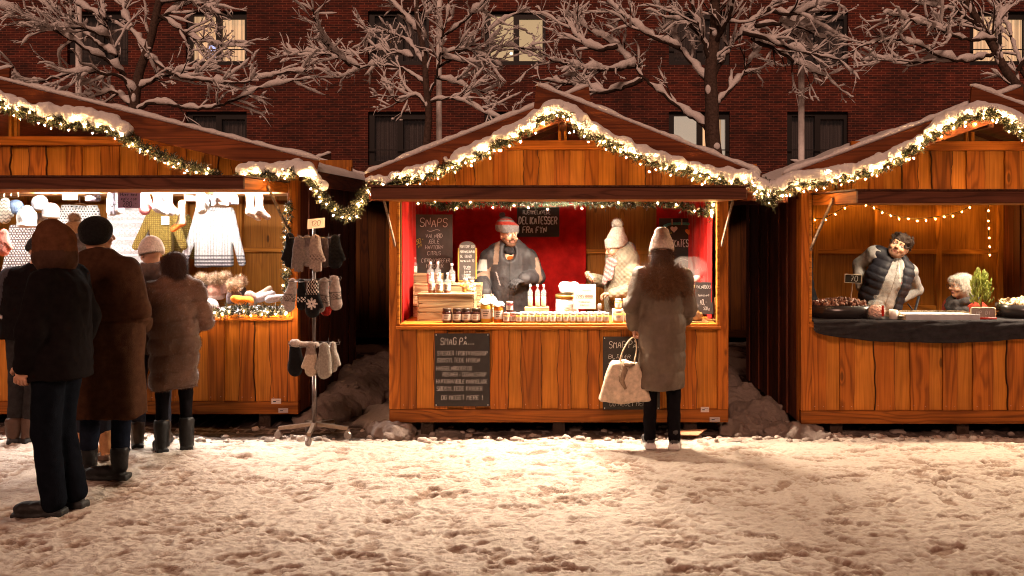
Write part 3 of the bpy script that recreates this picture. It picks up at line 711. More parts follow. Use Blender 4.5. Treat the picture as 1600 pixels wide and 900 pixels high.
def stall(name_label, X0, X1, YF, depth, zsill, ox0, ox1, flap, cxr, Yr, xe, ze, za, seed, grp='wooden market stalls in a row', closed=False, tie=None, capext=.20):
    """X0..X1 walls, YF front plane, ox0..ox1 opening, flap=(x0,x1,yfront,ztop), roof apex x cxr height za, eaves at cxr-+xe height ze, front of roof Yr"""
    rs = random.Random(seed); root = empty('market_stall', ((X0+X1)/2, YF, 0), name_label, 'market stall', grp)
    zb = .085; YB = YF+depth; slope = (za-ze)/xe; roofz = lambda x: za-abs(x-cxr)*slope
    ztop = flap[3]-.02 if flap else 1.95; zh = ztop+.03
    # front cladding below the opening, corner posts, gable
    m = MB(); m.box(X0, X1, YF+.0, YF+.05, zb, zb+.105, GRAINW*.62); m.build('base_board', 'wood_x', root, bevel=.004)
    m = MB()
    zc = zsill if not closed else ztop
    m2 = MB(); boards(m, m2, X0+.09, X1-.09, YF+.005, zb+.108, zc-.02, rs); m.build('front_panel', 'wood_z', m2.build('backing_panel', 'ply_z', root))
    m = MB(); m.box(X0, X0+.088, YF-.004, YF+.07, zb+.107, ztop+.05, GRAINW*.95); m.box(X0+.0, X0+.04, YF+.07, YF+.14, zb, ztop, GRAINW*.8); m.build('corner_post', 'wood_z', root, bevel=.003)
    m = MB(); m.box(X1-.088, X1, YF-.004, YF+.07, zb+.107, ztop+.05, GRAINW*.95); m.build('corner_post', 'wood_z', root, bevel=.003)
    m = MB(); tz = tie if tie else za-.36
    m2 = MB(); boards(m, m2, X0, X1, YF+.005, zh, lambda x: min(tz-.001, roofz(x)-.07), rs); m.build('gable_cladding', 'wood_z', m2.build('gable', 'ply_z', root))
    m = MB(); hx = (za-.10-tz)/slope; m.box(cxr-hx-.25, cxr+hx+.25, YF-.03, YF+.02, tz, tz+.075, GRAINW*1.05); m.build('tie_beam', 'wood_x', root, bevel=.004)
    m = MB(); m.box(cxr-.035, cxr-.012, YF-.01, YF+.03, tz+.078, za-.08, LIGHTW*.9); m.box(cxr+.012, cxr+.035, YF-.01, YF+.03, tz+.078, za-.08, LIGHTW*.9); m.build('king_post', 'wood_z', root)
    for s in (-1, 1):
        m = MB(); m.beam((cxr+s*(xe-.12), YF-.05, roofz(cxr+xe-.12)-.06), (cxr, YF-.05, za-.06), .05, .09, LIGHTW*1.1, up=(0, 1, 0)); m.build('rafter', 'wood_x', root)
    # side walls of vertical planks, outside and inside
    for sx, xw in ((-1, X0), (1, X1)):
        m = MB(); y = YF+.07 if sx > 0 else YF+.141
        while y < YB:
            w = rs.uniform(.11, .15); ye = min(y+w, YB); pr = rs.choice((0, .012))
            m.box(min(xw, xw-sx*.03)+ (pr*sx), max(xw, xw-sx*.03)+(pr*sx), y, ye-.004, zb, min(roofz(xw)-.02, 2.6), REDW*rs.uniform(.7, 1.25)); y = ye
        m.build('side_wall', 'wood_z', root)
    # back wall: plywood panels between studs and rails
    m = MB(); m.box(X0+.03, X1-.03, YB, YB+.02, zb, za-.5 if za > 2.6 else za-.4, LIGHTW*.75)
    m.build('back_wall', 'ply_z', root)
    m = MB(); nst = max(int(round((X1-X0)/.62)), 3)
    for i in range(nst+1):
        x = X0+.06+(X1-X0-.12)*i/nst; m.box(x-.027, x+.027, YB-.045, YB-.001, .16, 2.3, LIGHTW*.95)
    m.build('stud', 'wood_z', root, bevel=.002)
    for zr in (.82, 1.40):
        m = MB()
        for i in range(nst):
            xa = X0+.06+(X1-X0-.12)*i/nst+.028; xb = X0+.06+(X1-X0-.12)*(i+1)/nst-.028; m.box(xa, xb, YB-.04, YB-.002, zr-.025, zr+.025, LIGHTW*.95)
        m.build('rail', 'wood_x', root, bevel=.002)
    m = MB(); m.box(X0+.03, X1-.03, YF+.06, YB, zb+.001, .15, DARKW); m.build('floor', 'wood_y', root)
    for x in (X0+.3, (X0+X1)/2, X1-.3): m = MB(); m.box(x-.05, x+.05, YF+.05, YB-.1, -.05, zb-.002, (.05, .03, .02)); m.build('skid', 'wood_y', root)
    if not closed:
        # counter, frame of the opening, flap with stays
        m = MB(); m.box(ox0, ox1, YF-.012, YF+.60, zsill-.018, zsill, LIGHTW*1.25); m.build('counter', 'wood_x', root, bevel=.003)
        m = MB(); m.box(ox0-.03, ox1+.03, YF-.02, YF-.013, zsill-.045, zsill-.019, GRAINW); m.box(ox0-.02, ox0, YF-.012, YF+.05, zsill, ztop-.01, LIGHTW); m.box(ox1, ox1+.02, YF-.012, YF+.05, zsill, ztop-.01, LIGHTW); m.build('opening_frame', 'wood_x', root, bevel=.002)
        m = MB(); m.box(X0+.09, X1-.09, YF-.006, YF+.06, ztop-.012, ztop+.045, DARKW*1.4); m.build('lintel', 'wood_x', root, bevel=.003)
        fx0, fx1, fy, fz = flap
        m = MB(); m.box(fx0+.03, fx1-.03, fy+.032, YF-.02, fz-.075, fz-.06, LIGHTW*.6)
        for x in np.arange(fx0+.03, fx1-.06, (fx1-fx0-.1)/4): m.box(x, x+.05, fy+.033, YF-.022, fz-.059, fz-.004, DARKW*1.5)
        m.box(fx0+.03, fx1-.03, fy+.033, YF-.022, fz-.003, fz+.004, DARKW); fl = m.build('flap', 'ply_x', root)
        m = MB(); m.box(fx0, fx1, fy, fy+.03, fz-.077, fz+.008, DARKW*1.35); m.build('flap_edge', 'wood_x', fl, bevel=.003)
        m = MB(); m.box(fx0, fx0+.028, fy+.031, YF-.03, fz-.077, fz+.006, GRAINW); m.box(fx1-.028, fx1, fy+.031, YF-.03, fz-.077, fz+.006, GRAINW); m.box(fx0-.02, fx1+.02, fy-.012, YF-.03, fz+.009, fz+.021, DARKW*1.1); m.build('flap_side', 'wood_y', fl, bevel=.002)
        for x in (fx0-.012, fx1+.012): m = MB(); m.beam((x, fy+.5, fz-.04), (x, YF-.012, fz-.43), .012, .028, (.30, .20, .13)); m.build('stay', 'wood_y', fl)
    # roof
    yb = YB+.25; th = .035
    for s in (-1, 1):
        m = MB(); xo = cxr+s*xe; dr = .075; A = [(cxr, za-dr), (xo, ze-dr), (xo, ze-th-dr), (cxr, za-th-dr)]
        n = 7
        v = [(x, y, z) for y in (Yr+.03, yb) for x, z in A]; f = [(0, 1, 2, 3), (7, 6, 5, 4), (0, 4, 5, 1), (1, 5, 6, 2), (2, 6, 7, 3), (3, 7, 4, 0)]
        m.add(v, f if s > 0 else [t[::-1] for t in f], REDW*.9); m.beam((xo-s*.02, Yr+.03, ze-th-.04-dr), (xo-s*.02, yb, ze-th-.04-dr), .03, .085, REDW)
        rp = m.build('roof', 'wood_y', root)
        m = MB(); m.beam((cxr, Yr+.6, za-th-.05-dr), (cxr+s*(xe-.1), Yr+.6, roofz(cxr+xe-.1)-th-.05-dr), .04, .08, DARKW, up=(0, 1, 0)); m.build('rafter', 'wood_x', rp)
        m = MB(); snow_slab(m, cxr+s*.0, za+.002-dr, cxr+s*(xe+.02), ze+.002-dr, Yr+.02, yb, .05, seed*7+s, nx=90, ny=36); m.build('snow', 'snow', rp, smooth=True)
        # barge board running past the apex so that the two cross
        Yb = Yr-.012 if s < 0 else Yr-.042
        Yt = Yb
        bx = -s*capext; x_lo = xo+s*.02; zl = ze-s*0-.02*slope; h = .20
        ztip = za+capext*slope; tx = cxr+bx
        nd = V(s*slope, 0, 1); nd /= np.linalg.norm(nd)
        pa = V(x_lo, Yb, zl+.012); pb = V(tx, Yb, ztip+.012); dn = V(-nd[0], 0, -nd[2])*h
        pts_ = [pa, pb, pb+dn+V(-bx*.25, 0, 0), pa+dn*.75]
        if s > 0: pts_ = pts_[::-1]
        m = MB(); m.poly(pts_[::-1], -.027, (0, -1, 0), np.array((.18, .046, .012))*(1 if not closed else .2), rnd=rs.random()); m.build('barge_board', 'wood_x', root, bevel=.003)  # back row barge boards darkened for the alley shade too
        # thin snow along the top of the board
        q = resample([pa+V(0, .01, .012), pb+V(0, .01, .012)], .04); k = np.arange(len(q)); w = .021*(1+.35*vnoise(k*.5, k*0, s=seed+s)+.2*vnoise(k*1.7, k*0, s=seed))
        w[0] = w[-1] = .006; q[:, 2] += w*.4
        m = MB(); m.tube(q, w, SNOW, 8, flat=1.0); m.build('snow', 'snow', root, smooth=True)
    m = MB(); m.beam((cxr, Yr+.05, za-.165), (cxr, yb-.02, za-.165), .05, .1, DARKW*1.4); m.build('ridge_beam', 'wood_y', root)
    return root

L_ = stall('wide market stall at the left packed with knitwear behind four shoppers', -7.01, -2.19, 7.45, 2.1, .925, -6.95, -2.265, (-6.95, -2.265, 6.36, 2.035), -4.6, 7.05, 2.69, 2.19, 2.875, 11, tie=2.36, capext=.24)
C_ = stall('middle market stall with red drapes and shelves of jars and bottles', -1.362, 1.394, 7.15, 2.0, .888, -1.274, 1.300, (-1.30, 1.325, 6.14, 1.955), .045, 6.77, 1.50, 2.075, 2.665, 12, tie=2.30)
R_ = stall('market stall at the right with string lights and a black cloth on its counter', 1.97, 4.63, 7.10, 2.0, .91, 2.055, 4.54, (2.055, 4.54, 6.01, 1.925), 3.33, 6.70, 1.60, 2.06, 2.655, 13, tie=2.29)
REDW_, GRAINW_, LIGHTW_, DARKW_ = REDW, GRAINW, LIGHTW, DARKW; REDW, GRAINW, LIGHTW, DARKW = [c_*.22 for c_ in (REDW, GRAINW, LIGHTW, DARKW)]  # back row wood colours scaled down to carry the alley shade
B1 = stall('closed stall with shade-darkened wood standing behind the gap left of the middle stall', -4.65, -1.75, 12.2, 2.0, .9, 0, 0, None, -3.2, 11.7, 1.6, 1.95, 2.52, 14, grp='closed stalls of the back row', closed=True)
B2 = stall('closed stall with shade-darkened wood standing behind the gap right of the middle stall', 1.85, 4.75, 12.2, 2.0, .9, 0, 0, None, 3.30, 11.7, 1.6, 1.85, 2.42, 15, grp='closed stalls of the back row', closed=True)

REDW, GRAINW, LIGHTW, DARKW = REDW_, GRAINW_, LIGHTW_, DARKW_

# ------------------------------------------------------------ garlands
def gp(pts, Y): return [pt(p[0], p[1], Y if len(p) < 3 else p[2]) for p in pts]
garland(gp([(-560, 250), (-300, 200), (-100, 160), (-20, 154), (0, 166), (50, 180), (100, 191), (150, 196), (178, 202), (200, 216), (225, 231), (250, 242), (280, 256), (305, 263), (332, 270), (350, 285)], 6.95),
        'snowy fairy light garland along the left stall roof edge from its peak', 3, rad=.054, nb=72, gap=.0, thick=.050, up=.135, smax=.60)
garland(gp([(372, 276), (400, 272), (430, 273), (470, 268), (486, 274), (497, 295), (508, 315), (530, 333), (545, 338), (558, 325), (567, 308), (576, 296)], 6.9),
        'fairy light garland sagging between the left stall corner and the middle stall', 4, rad=.055, nb=28, gap=.10, thick=.044, up=.10, smax=.52)
garland(gp([(576, 293), (600, 290), (640, 282), (700, 262), (760, 236), (815, 206), (850, 184), (873, 173), (890, 182), (910, 202), (930, 213), (980, 238), (1030, 256), (1080, 271), (1130, 283), (1160, 284), (1178, 285)], 6.67),
        'snowy fairy light garland over the gable of the middle stall', 5, rad=.050, nb=72, gap=.02, thick=.041, up=.105)
garland(gp([(1178, 288), (1188, 300), (1200, 306), (1212, 303), (1225, 294), (1250, 289), (1290, 281), (1340, 273), (1380, 260), (1410, 243), (1440, 225), (1475, 196), (1510, 184), (1540, 178), (1560, 178), (1580, 194), (1604, 208), (1700, 246), (1800, 280)], 6.6),
        'snowy fairy light garland along the left slope and peak of the right stall', 6, rad=.052, nb=70, gap=.06, thick=.041, up=.105)
# green bunch hanging where middle and right stall meet
m = MB(); rsn = np.random.RandomState(8)
sprigs(m, gp([(1186, 292), (1200, 302), (1212, 312)], 6.62), .085, 16000, rsn); tag(m.build('fir_bunch', 'needles'), 'bushy bunch of fir twigs hanging at the gap between middle and right stalls', 'greenery')
# garland inside the middle stall under the lintel
garland(gp([(655, 311), (680, 318), (700, 326), (715, 318), (760, 315), (800, 316), (850, 316), (900, 314), (950, 317), (1000, 318), (1040, 317), (1070, 322), (1090, 332), (1112, 334)], 7.60),
        'green garland with small lights under the lintel inside the middle stall', 9, rad=.042, dens=3800, nb=17, snow=False, mesh=BULBS)
garland(gp([(1112, 312), (1112, 325), (1108, 340)], 7.36), 'short thick garland end in the top right corner of the middle stall opening', 10, rad=.06, dens=5500, nb=8, snow=False, mesh=BULBS)
garland(gp([(451, 318), (449, 350), (447, 385), (449, 420), (446, 460), (448, 486)], 7.40), 'thin garland hanging down the right post of the knitwear stall opening', 19, rad=.036, dens=2200, nb=8, snow=False)
garland(gp([(310, 493), (340, 489), (370, 484), (410, 486), (447, 488)], 7.44), 'green garland lying along the counter edge of the knitwear stall', 20, rad=.055, dens=3600, nb=11, snow=False, bspread=.5)

# ------------------------------------------------------------ lamps inside the stalls (the opening's work lights and one added fill light)
def work_lamp(x, y, z, col, power, label, tilt=0, w=.3, spread=180, parent=None):
    root = empty('work_lamp', (x, y, z), label, 'lamp', 'work lights inside the stalls')
    m = MB(); m.box(x-w/2, x+w/2, y-.03, y+.03, z, z+.03, (.1, .1, .1)); m.build('housing', 'frame_paint', root, bevel=.003)
    m = MB(); m.box(x-w/2+.01, x+w/2-.01, y-.024, y+.024, z-.006, z-.001); m.build('tube', 'tube', root)
    l = bpy.data.lights.new('work_light', 'AREA'); l.shape = 'RECTANGLE'; l.size = w; l.size_y = .05; l.energy = power; l.color = col; l.spread = radians(spread)
    o = bpy.data.objects.new('work_light', l); COL.objects.link(o); o.parent = root; o.location = (0, 0, -.012); o.rotation_euler = (radians(tilt), 0, 0)
    return root
WARM = (1, .82, .62); WHITE = (1, .91, .82)
work_lamp(.56, 7.25, 1.945, WARM, 200, 'slim warm work light above the right half of the middle stall counter', -32)
work_lamp(-.45, 7.25, 1.945, WARM, 140, 'slim warm work light above the left half of the middle stall counter', -32)
work_lamp(0, 7.30, 1.95, WARM, 44, 'small added warm fill light in the centre of the middle stall facing the keepers', 28, w=.2)  # unseen fill light added to brighten the keepers
for i, x in enumerate((-5.6, -4.3, -3.4, -2.75)):
    work_lamp(x, 7.72, 2.03, WHITE, (80, 105, 105, 75)[i], 'bright white work light %s' % ['far out at the hidden left end of the knitwear stall', 'above the hats in the knitwear stall', 'above the grey sweater in the knitwear stall', 'above the striped sweater in the knitwear stall'][i], 0, w=.5)
work_lamp(4.1, 7.30, 1.90, (1, .80, .56), 135, 'warm work light above the framed sign in the right stall', -26, w=.3)
work_lamp(3.0, 7.30, 1.90, (1, .76, .50), 24, 'warm work light above the glass jar in the right stall', -10, w=.2)

# ------------------------------------------------------------ snow heaps in the alleys
def heap(path, rad, label, seed, k=.06):
    rs = np.random.RandomState(seed); pr = []
    for (x, y, r) in path: pr.append(ell((x, y, -.02), (r, r*1.1, r*rad*.68), k=k))
    for _ in range(150):
        x, y, r = path[rs.randint(len(path))]; a = rs.uniform(0, 2*pi); d = r*rs.uniform(.3, 1.05)
        s = rs.uniform(.010, .038); zz = max(0, r*rad*.68*math.sqrt(max(0, 1-(d/r)**2)) - .02); pr.append(ell((x+cos(a)*d, y+sin(a)*d*1.1, zz+s*.2), (s, s*rs.uniform(.7, 1.2), s*.8), k=.012))
    nz = lambda X: .035*fbm(X[..., 0]*7, X[..., 1]*7, X[..., 2]*7, o=4, s=seed)+.012*np.abs(vnoise(X[..., 0]*34, X[..., 1]*34, X[..., 2]*34, s=seed))
    v, q, c = sdf_mesh(pr, .014, noise=nz); m = MB(); m.add(v, q, np.array((.21, .16, .135)), 0)
    return m.build('snow_heap', 'snow', smooth=True, kind='stuff', label=label, cat='snow heap')
heap([(-2.10, 7.62, .16), (-2.02, 7.95, .24), (-1.98, 8.4, .34), (-1.95, 8.9, .40), (-1.9, 9.5, .42), (-1.6, 10.2, .40), (-1.3, 10.4, .36)], 1.0, 'ploughed snow heaped along the alley wall behind the mitten stand', 3)
heap([(-1.34, 7.14, .13), (-1.22, 7.12, .10), (-1.44, 7.25, .12)], .95, 'small snow lump at the left foot of the middle stall', 4, .03)
heap([(1.47, 7.22, .14), (1.60, 7.35, .17), (1.80, 7.25, .16), (1.97, 7.15, .14), (2.08, 7.05, .09), (1.75, 7.7, .27), (1.65, 8.2, .30), (1.6, 8.8, .33), (1.62, 9.5, .36)], 1.0, 'lumpy snow heap filling the gap between middle and right stalls', 5)

# lumps of dirty snow kicked under the stall fronts
rs = np.random.RandomState(77); m = MB()
for i in range(520):
    x = rs.uniform(-5.0, 4.6); y = rs.uniform(6.86, 7.12) if rs.rand() < .8 else rs.uniform(7.1, 7.5); s = rs.uniform(.006, .026)*(1.5 if rs.rand() < .08 else 1)
    k = MB(); k.ball((0, 0, 0), (s*rs.uniform(1, 1.8), s, s*.8), (.5, .42, .37), 8, 6); v = k.v[0]; v = v*(1+.35*vnoise(v[:, 0]*70+i, v[:, 1]*70, v[:, 2]*70))[:, None]
    m.add(v+V(x, y, ground_at(x, y)+s*.2), k.f, np.array((.50, .41, .35))*rs.uniform(.5, 1.1), 0)
o = m.build('snow_clods', 'snow', smooth=True, kind='stuff'); o['label'] = 'loose lumps of dirty snow along the foot of the stalls'; o['category'] = 'snow'
# ============================================================ hand lettering: single stroke glyphs on a 4 x 6 grid
GL = {'A': '00 26 40|1232', 'B': '0006 0636 45 44 33 03|33 42 41 30 00', 'C': '45 36 16 05 01 10 30 41', 'D': '0006 26 44 42 20 00', 'E': '4606 0040|0333', 'F': '4606 00|0333', 'G': '45 36 16 05 01 10 30 41 43 23', 'H': '0600|0343|4640',
 'I': '2620', 'J': '4641 30 10 01', 'K': '0600|4603 40', 'L': '0600 40', 'M': '0006 23 46 40', 'N': '0006 40 46', 'O': '16 05 01 10 30 41 45 36 16', 'P': '0006 36 45 44 33 03', 'R': '0006 36 45 44 33 03|2340',
 'S': '45 36 16 05 04 13 33 42 41 30 10 01', 'T': '0646|2620', 'U': '0601 10 30 41 46', 'V': '0620 46', 'W': '0610 23 30 46', 'X': '0046|0640', 'Y': '0623 46|2320', 'Z': '0646 00 40', 'Q': '16 05 01 10 30 41 45 36 16|2240',
 '0': '16 05 01 10 30 41 45 36 16', '1': '1426 20', '2': '05 16 36 45 44 00 40', '3': '05 16 36 45 34 23 34 42 41 30 10 01', '4': '3036 02 42', '5': '4606 04 34 42 41 30 10 01', '6': '45 36 16 05 01 10 30 41 43 33 13 02',
 '7': '0646 10|1333', '8': '13 04 05 16 36 45 44 33 13 02 01 10 30 41 42 33', '9': '43 23 04 05 16 36 45 41 30 10', '.': '1011', ',': '11 0a', '-': '1333', '/': '0046', '!': '2622|2120', ':': '1415|1112', '(': '26 14 12 20', ')': '06 14 12 00', '%': '0046'}
GL['Æ'] = '0026 46|2620 40|1323|2343'; GL['Ø'] = GL['O']+'|0046'; GL['Å'] = '0024 40|1131|25 16 27 36 25'; GL['Y'] = '0623 46|2320'
for a, b in (('a', '33 13 02 01 10 30 31|3430'), ('c', '33 13 02 01 10 30'), ('d', '33 13 02 01 10 30 31|3630'), ('e', '0232 23 13 02 01 10 30'), ('g', '33 13 02 01 10 30 31|3430 2a 0a'), ('m', '0004|03 14 20|13 24 34 40'), ('p', '040a|03 14 33 31 10 01'), ('r', '0004|03 14 33'),
             ('u', '0401 10 30 34|3430'), ('i', '1014|1516'), ('b', '0600 30 31 33 03'), ('l', '1610'), ('o', '13 02 01 10 30 31 33 13'), ('n', '0004|03 14 34 30'), ('t', '1610 20|0434'), ('y', '0411|340a'), ('s', '33 13 02 12 31 30 00'), ('k', '0600|3402 30'), ('v', '0410 34'), ('æ', '13 02 01 10 20 23 13|22 32 33 23|21 20 30 40'), ('f', '36 16 10|0434'), ('h', '0600|03 14 34 30')): GL[a] = b
def strokes(ch):
    out = []
    for part in GL.get(ch, '').split('|'):
        s = part.replace(' ', ''); pts = [(int(s[i]), -1 if s[i+1] == 'a' else int(s[i+1])) for i in range(0, len(s)-1, 2)]
        if len(pts) > 1: out.append(np.array(pts, float))
    return out
def text_strokes(mb, txt, x, z, h, y, rs, width=None, w=.003, col=(.62, .60, .56), slant=.08, jit=.22, align='c', rise=0, bold=1):
    """write txt centred on x with its baseline at z on the plane y (facing -Y)"""
    adv = [(.55 if c in " .,:!il1I" else 1) for c in txt]; unit = h/6; tot = sum(adv)*5.6
    ux = unit*.82 if width is None else width/max(tot, 1)
    cx = x-tot*ux/2 if align == 'c' else x
    for c, a in zip(txt, adv):
        jz = rs.uniform(-1, 1)*jit*unit*.9; sc_ = 1+rs.uniform(-.08, .08)*jit*2
        for st in strokes(c):
            p = smooth_path(st, 1) if len(st) > 2 and jit > 0 else st
            X = cx+(p[:, 0]*sc_+p[:, 1]*slant)*ux; Z = z+jz+p[:, 1]*unit*sc_+(X-x)*rise
            d = np.gradient(np.stack([X, Z], 1), axis=0); d /= np.linalg.norm(d, axis=1, keepdims=True)+1e-9; nx, nz = -d[:, 1]*w/2, d[:, 0]*w/2
            A = np.stack([X+nx, np.full(len(X), y), Z+nz], 1); B = np.stack([X-nx, np.full(len(X), y), Z-nz], 1); n = len(X)
            mb.add(np.concatenate([A, B]), [(i, i+1, n+i+1, n+i) for i in range(n-1)], np.array(col)*rs.uniform(.75, 1.05), 0)
        cx += (5.6*a)*ux
def board(name, label, cat, x0, x1, z0, z1, y, lines, col=(.032, .028, .026), ink=(.74, .72, .68), frame=None, seed=1, arch=0, tilt=0, mat='chalkboard', th=.008, extra=None, group=None):
    """lines: (text, centre x 0..1, baseline 0..1, height 0..1, width 0..1, options)"""
    rs = random.Random(seed); cx = (x0+x1)/2; root = empty(name, (cx, y, z0), label, cat, group); W_, H_ = x1-x0, z1-z0
    m = MB()
    if arch:
        a = np.linspace(0, pi, 14); pts = [(cx-W_/2, y, z0)]+[(cx-W_/2*cos(t), y, z1-arch+arch*sin(t)) for t in a]+[(cx+W_/2, y, z0)]; m.poly(pts[::-1], th, (0, -1, 0), col)
    else: m.box(x0, x1, y, y+th, z0, z1, col)
    m.build('board', mat, root, bevel=.001)
    m = MB()
    for t, fx, fz, fh, fw, *o in lines:
        kw = o[0] if o else {}; kw = dict(dict(col=ink, w=max(.0026, fh*H_*.078)), **kw)
        text_strokes(m, t, x0+fx*W_, z0+fz*H_, fh*H_, y-.0015, rs, width=fw*W_ if fw else None, **kw)
    if extra: extra(m, x0, z0, W_, H_, y-.0015)
    if m.v: m.build('lettering', 'chalk', root)
    if frame:
        m = MB(); t = frame[0]; m.box(x0-t, x0, y-.006, y+.012, z0-t, z1 if not arch else z1-arch*1.2, frame[1]); m.box(x1, x1+t, y-.006, y+.012, z0-t, z1 if not arch else z1-arch*1.2, frame[1]); m.box(x0+.0005, x1-.0005, y-.006, y+.012, z0-t, z0, frame[1])
        if not arch: m.box(x0+.0005, x1-.0005, y-.006, y+.012, z1, z1+t, frame[1])
        m.build('frame', 'wood_z', root, bevel=.001)
    if tilt: root.rotation_euler = (radians(tilt), 0, 0)
    return root
rg = random.Random(99)

# ------------------------------------------------------------ middle stall: boards
Y = 7.127
SM = [('SMAG PÅ...', .42, .845, .095, .62), ('SVESKER i PORTVINSSiRUP', .51, .70, .058, .92), ('SØDSYLTEDE HYBEN', .44, .605, .058, .78), ('HASSELNØDDER OG', .36, .495, .056, .66), ('ROSINER i COGNACSiRUP', .55, .412, .054, .80), ('HAVTORN/ÆBLE MARMELADE', .50, .315, .056, .94), ('SØDSYLTEDE KVÆDER', .46, .215, .058, .84), ('OG MEGET MERE !', .50, .09, .062, .76)]
def screws(m, x0, z0, W_, H_, y):
    for fx in (.03, .97):
        for fz in (.02, .98): m.box(x0+fx*W_-.004, x0+fx*W_+.004, y-.002, y, z0+fz*H_-.004, z0+fz*H_+.004, (.7, .65, .6))
board('chalkboard', 'chalkboard headed SMAG PÅ fully visible on the left front of the middle stall', 'sign', gx(679, Y), gx(765, Y), gz(635, Y), gz(521, Y), Y, SM, seed=3, extra=screws)
board('chalkboard', 'chalkboard half hidden behind the tote bag on the middle stall front', 'sign', gx(942, Y), gx(1031, Y), gz(640, Y), gz(526, Y), Y, [('SMAG PÅ...', .42, .845, .095, .62), ('BLÅBÆR', .3, .70, .05, .4), ('SVESKER', .3, .6, .05, .4), ('SYLTEDE', .3, .5, .05, .4), ('HYBEN', .3, .4, .05, .3), ('OG MEGET MERE !', .50, .05, .062, .76)], seed=4, extra=screws)
Y = 8.05
def snx(m, x0, z0, W_, H_, y):
    text_strokes(m, '150,-', x0+.13*W_, z0+.58*H_, .07*H_, y, rg, width=.24*W_, w=.005, col=(.62, .55, .10), rise=.5); text_strokes(m, '1 fl', x0+.14*W_, z0+.52*H_, .04*H_, y, rg, width=.12*W_, w=.003, col=(.62, .55, .10), rise=.5)
    t = np.linspace(-1, 1, 16); X = x0+W_*(.5+.17*t); Z = z0+H_*(.765+.012*np.sin(t*3.1)); n = len(t); m.add(np.concatenate([np.stack([X, t*0+y, Z+.002], 1), np.stack([X, t*0+y, Z-.002], 1)]), [(n+i, n+i+1, i+1, i) for i in range(n-1)], (.6, .58, .54), 0)
board('chalkboard', 'tall chalkboard headed SNAPS with six flavours standing behind the bottles', 'sign', gx(648, Y), gx(707, Y), gz(442, Y), gz(335, Y), Y, [('SNAPS', .52, .82, .125, .76), ('VALNØD', .52, .655, .062, .46), ('ÆBLE', .52, .575, .058, .30), ('HAVTORN', .52, .492, .058, .48), ('CITRUS', .52, .405, .055, .36), ('CITRON/INGEFÆR', .56, .30, .055, .76), ('HINDBÆR', .54, .22, .055, .46)], seed=5, extra=snx, col=(.075, .065, .06))
Y = 7.86
board('menu_board', 'small arched menu chalkboard in a yellow wooden frame beside the keeper in the parka', 'sign', gx(717.5, Y), gx(743, Y), gz(438, Y), gz(377, Y), Y, [('ROMTOPF 150', .5, .83, .07, .9), ('PORTVINSSIRUP 80', .5, .70, .06, .9), ('GLÖGG 60', .42, .58, .07, .7), ('Marmelade 70', .5, .47, .06, .85), ('Per glas', .5, .33, .045, .45), ('Tilbud', .5, .28, .04, .4), ('3 stk 99', .5, .2, .04, .4), ('5 stk 150', .5, .13, .04, .4), ('8 stk 200', .5, .06, .04, .4)], seed=6, frame=(.012, (.70, .40, .08)), arch=.05, col=(.10, .085, .08))
Y = 8.98
board('chalkboard', 'wide chalkboard reading HJEMMELAVEDE DELIKATESSER FRA FYN hanging on the red drape', 'sign', gx(808, Y), gx(874, Y), gz(370, Y), gz(323.5, Y), Y, [('HJEMMELAVEDE', .47, .76, .14, .66, dict(w=.007)), ('DELIKATESSER', .5, .43, .24, .92, dict(w=.012)), ('FRA FYN', .42, .13, .21, .58, dict(w=.011))], seed=7)
Y = 8.62
def dlx(m, x0, z0, W_, H_, y):
    text_strokes(m, '375,-', x0+.14*W_, z0+.64*H_, .13*H_, y, rg, width=.30*W_, w=.007, col=(.62, .55, .12), rise=.35); text_strokes(m, 'JUL', x0+.27*W_, z0+.20*H_, .15*H_, y, rg, width=.20*W_, w=.007, col=(.62, .55, .12))
board('chalkboard', 'chalkboard reading DELIKATESSE with turquoise tinsel and paper hearts above the gift basket', 'sign', gx(1030, Y), gx(1104, Y), gz(430, Y), gz(341, Y), Y, [('DELiKATESSE', .42, .50, .125, .68, dict(w=.008))], seed=8, extra=dlx)
m = MB(); t_ = resample(smooth_path(gp([(1037, 354), (1048, 349), (1070, 349), (1085, 351), (1094, 360), (1095, 375), (1090, 388)], Y-.02), 2), .012); m.tube(t_, .013*(1+.3*vnoise(np.arange(len(t_))*.9, np.arange(len(t_))*0, s=3)), (.06, .30, .30), 7)
tag(m.build('tinsel_garland', 'needles', smooth=True), 'turquoise tinsel curled over the DELIKATESSE chalkboard', 'garland')
for hx, c1, hz, lb in ((1053, (.75, .65, .6), 358, 'white and orange paper heart pegged to the turquoise tinsel'), (1076, (.75, .22, .05), 362, 'orange paper heart hanging right on the turquoise tinsel')):
    m = MB(); a = np.linspace(0, 2*pi, 26); hp_ = np.stack([.0022*16*np.sin(a)**3, a*0, .0022*(13*np.cos(a)-5*np.cos(2*a)-2*np.cos(3*a)-np.cos(4*a))], 1)[:-1]
    c0 = np.array(pt(hx, hz, Y-.03)); m.poly((hp_+c0)[::-1], -.004, (0, -1, 0), c1); h_ = m.build('paper_heart', 'paper'); tag(h_, lb, 'ornament')
for i, hx in enumerate((1050, 1065, 1080)): m = MB(); c0 = pt(hx, 350, Y-.035); m.box(c0[0]-.006, c0[0]+.006, c0[1]-.01, c0[1], c0[2]-.01, c0[2]+.05, (.6, .42, .28)); tag(m.build('clothes_peg', 'wood_z', bevel=.002), ['leftmost', 'middle', 'rightmost'][i]+' wooden clothes peg holding the turquoise tinsel', 'peg', 'pegs on the DELIKATESSE board')
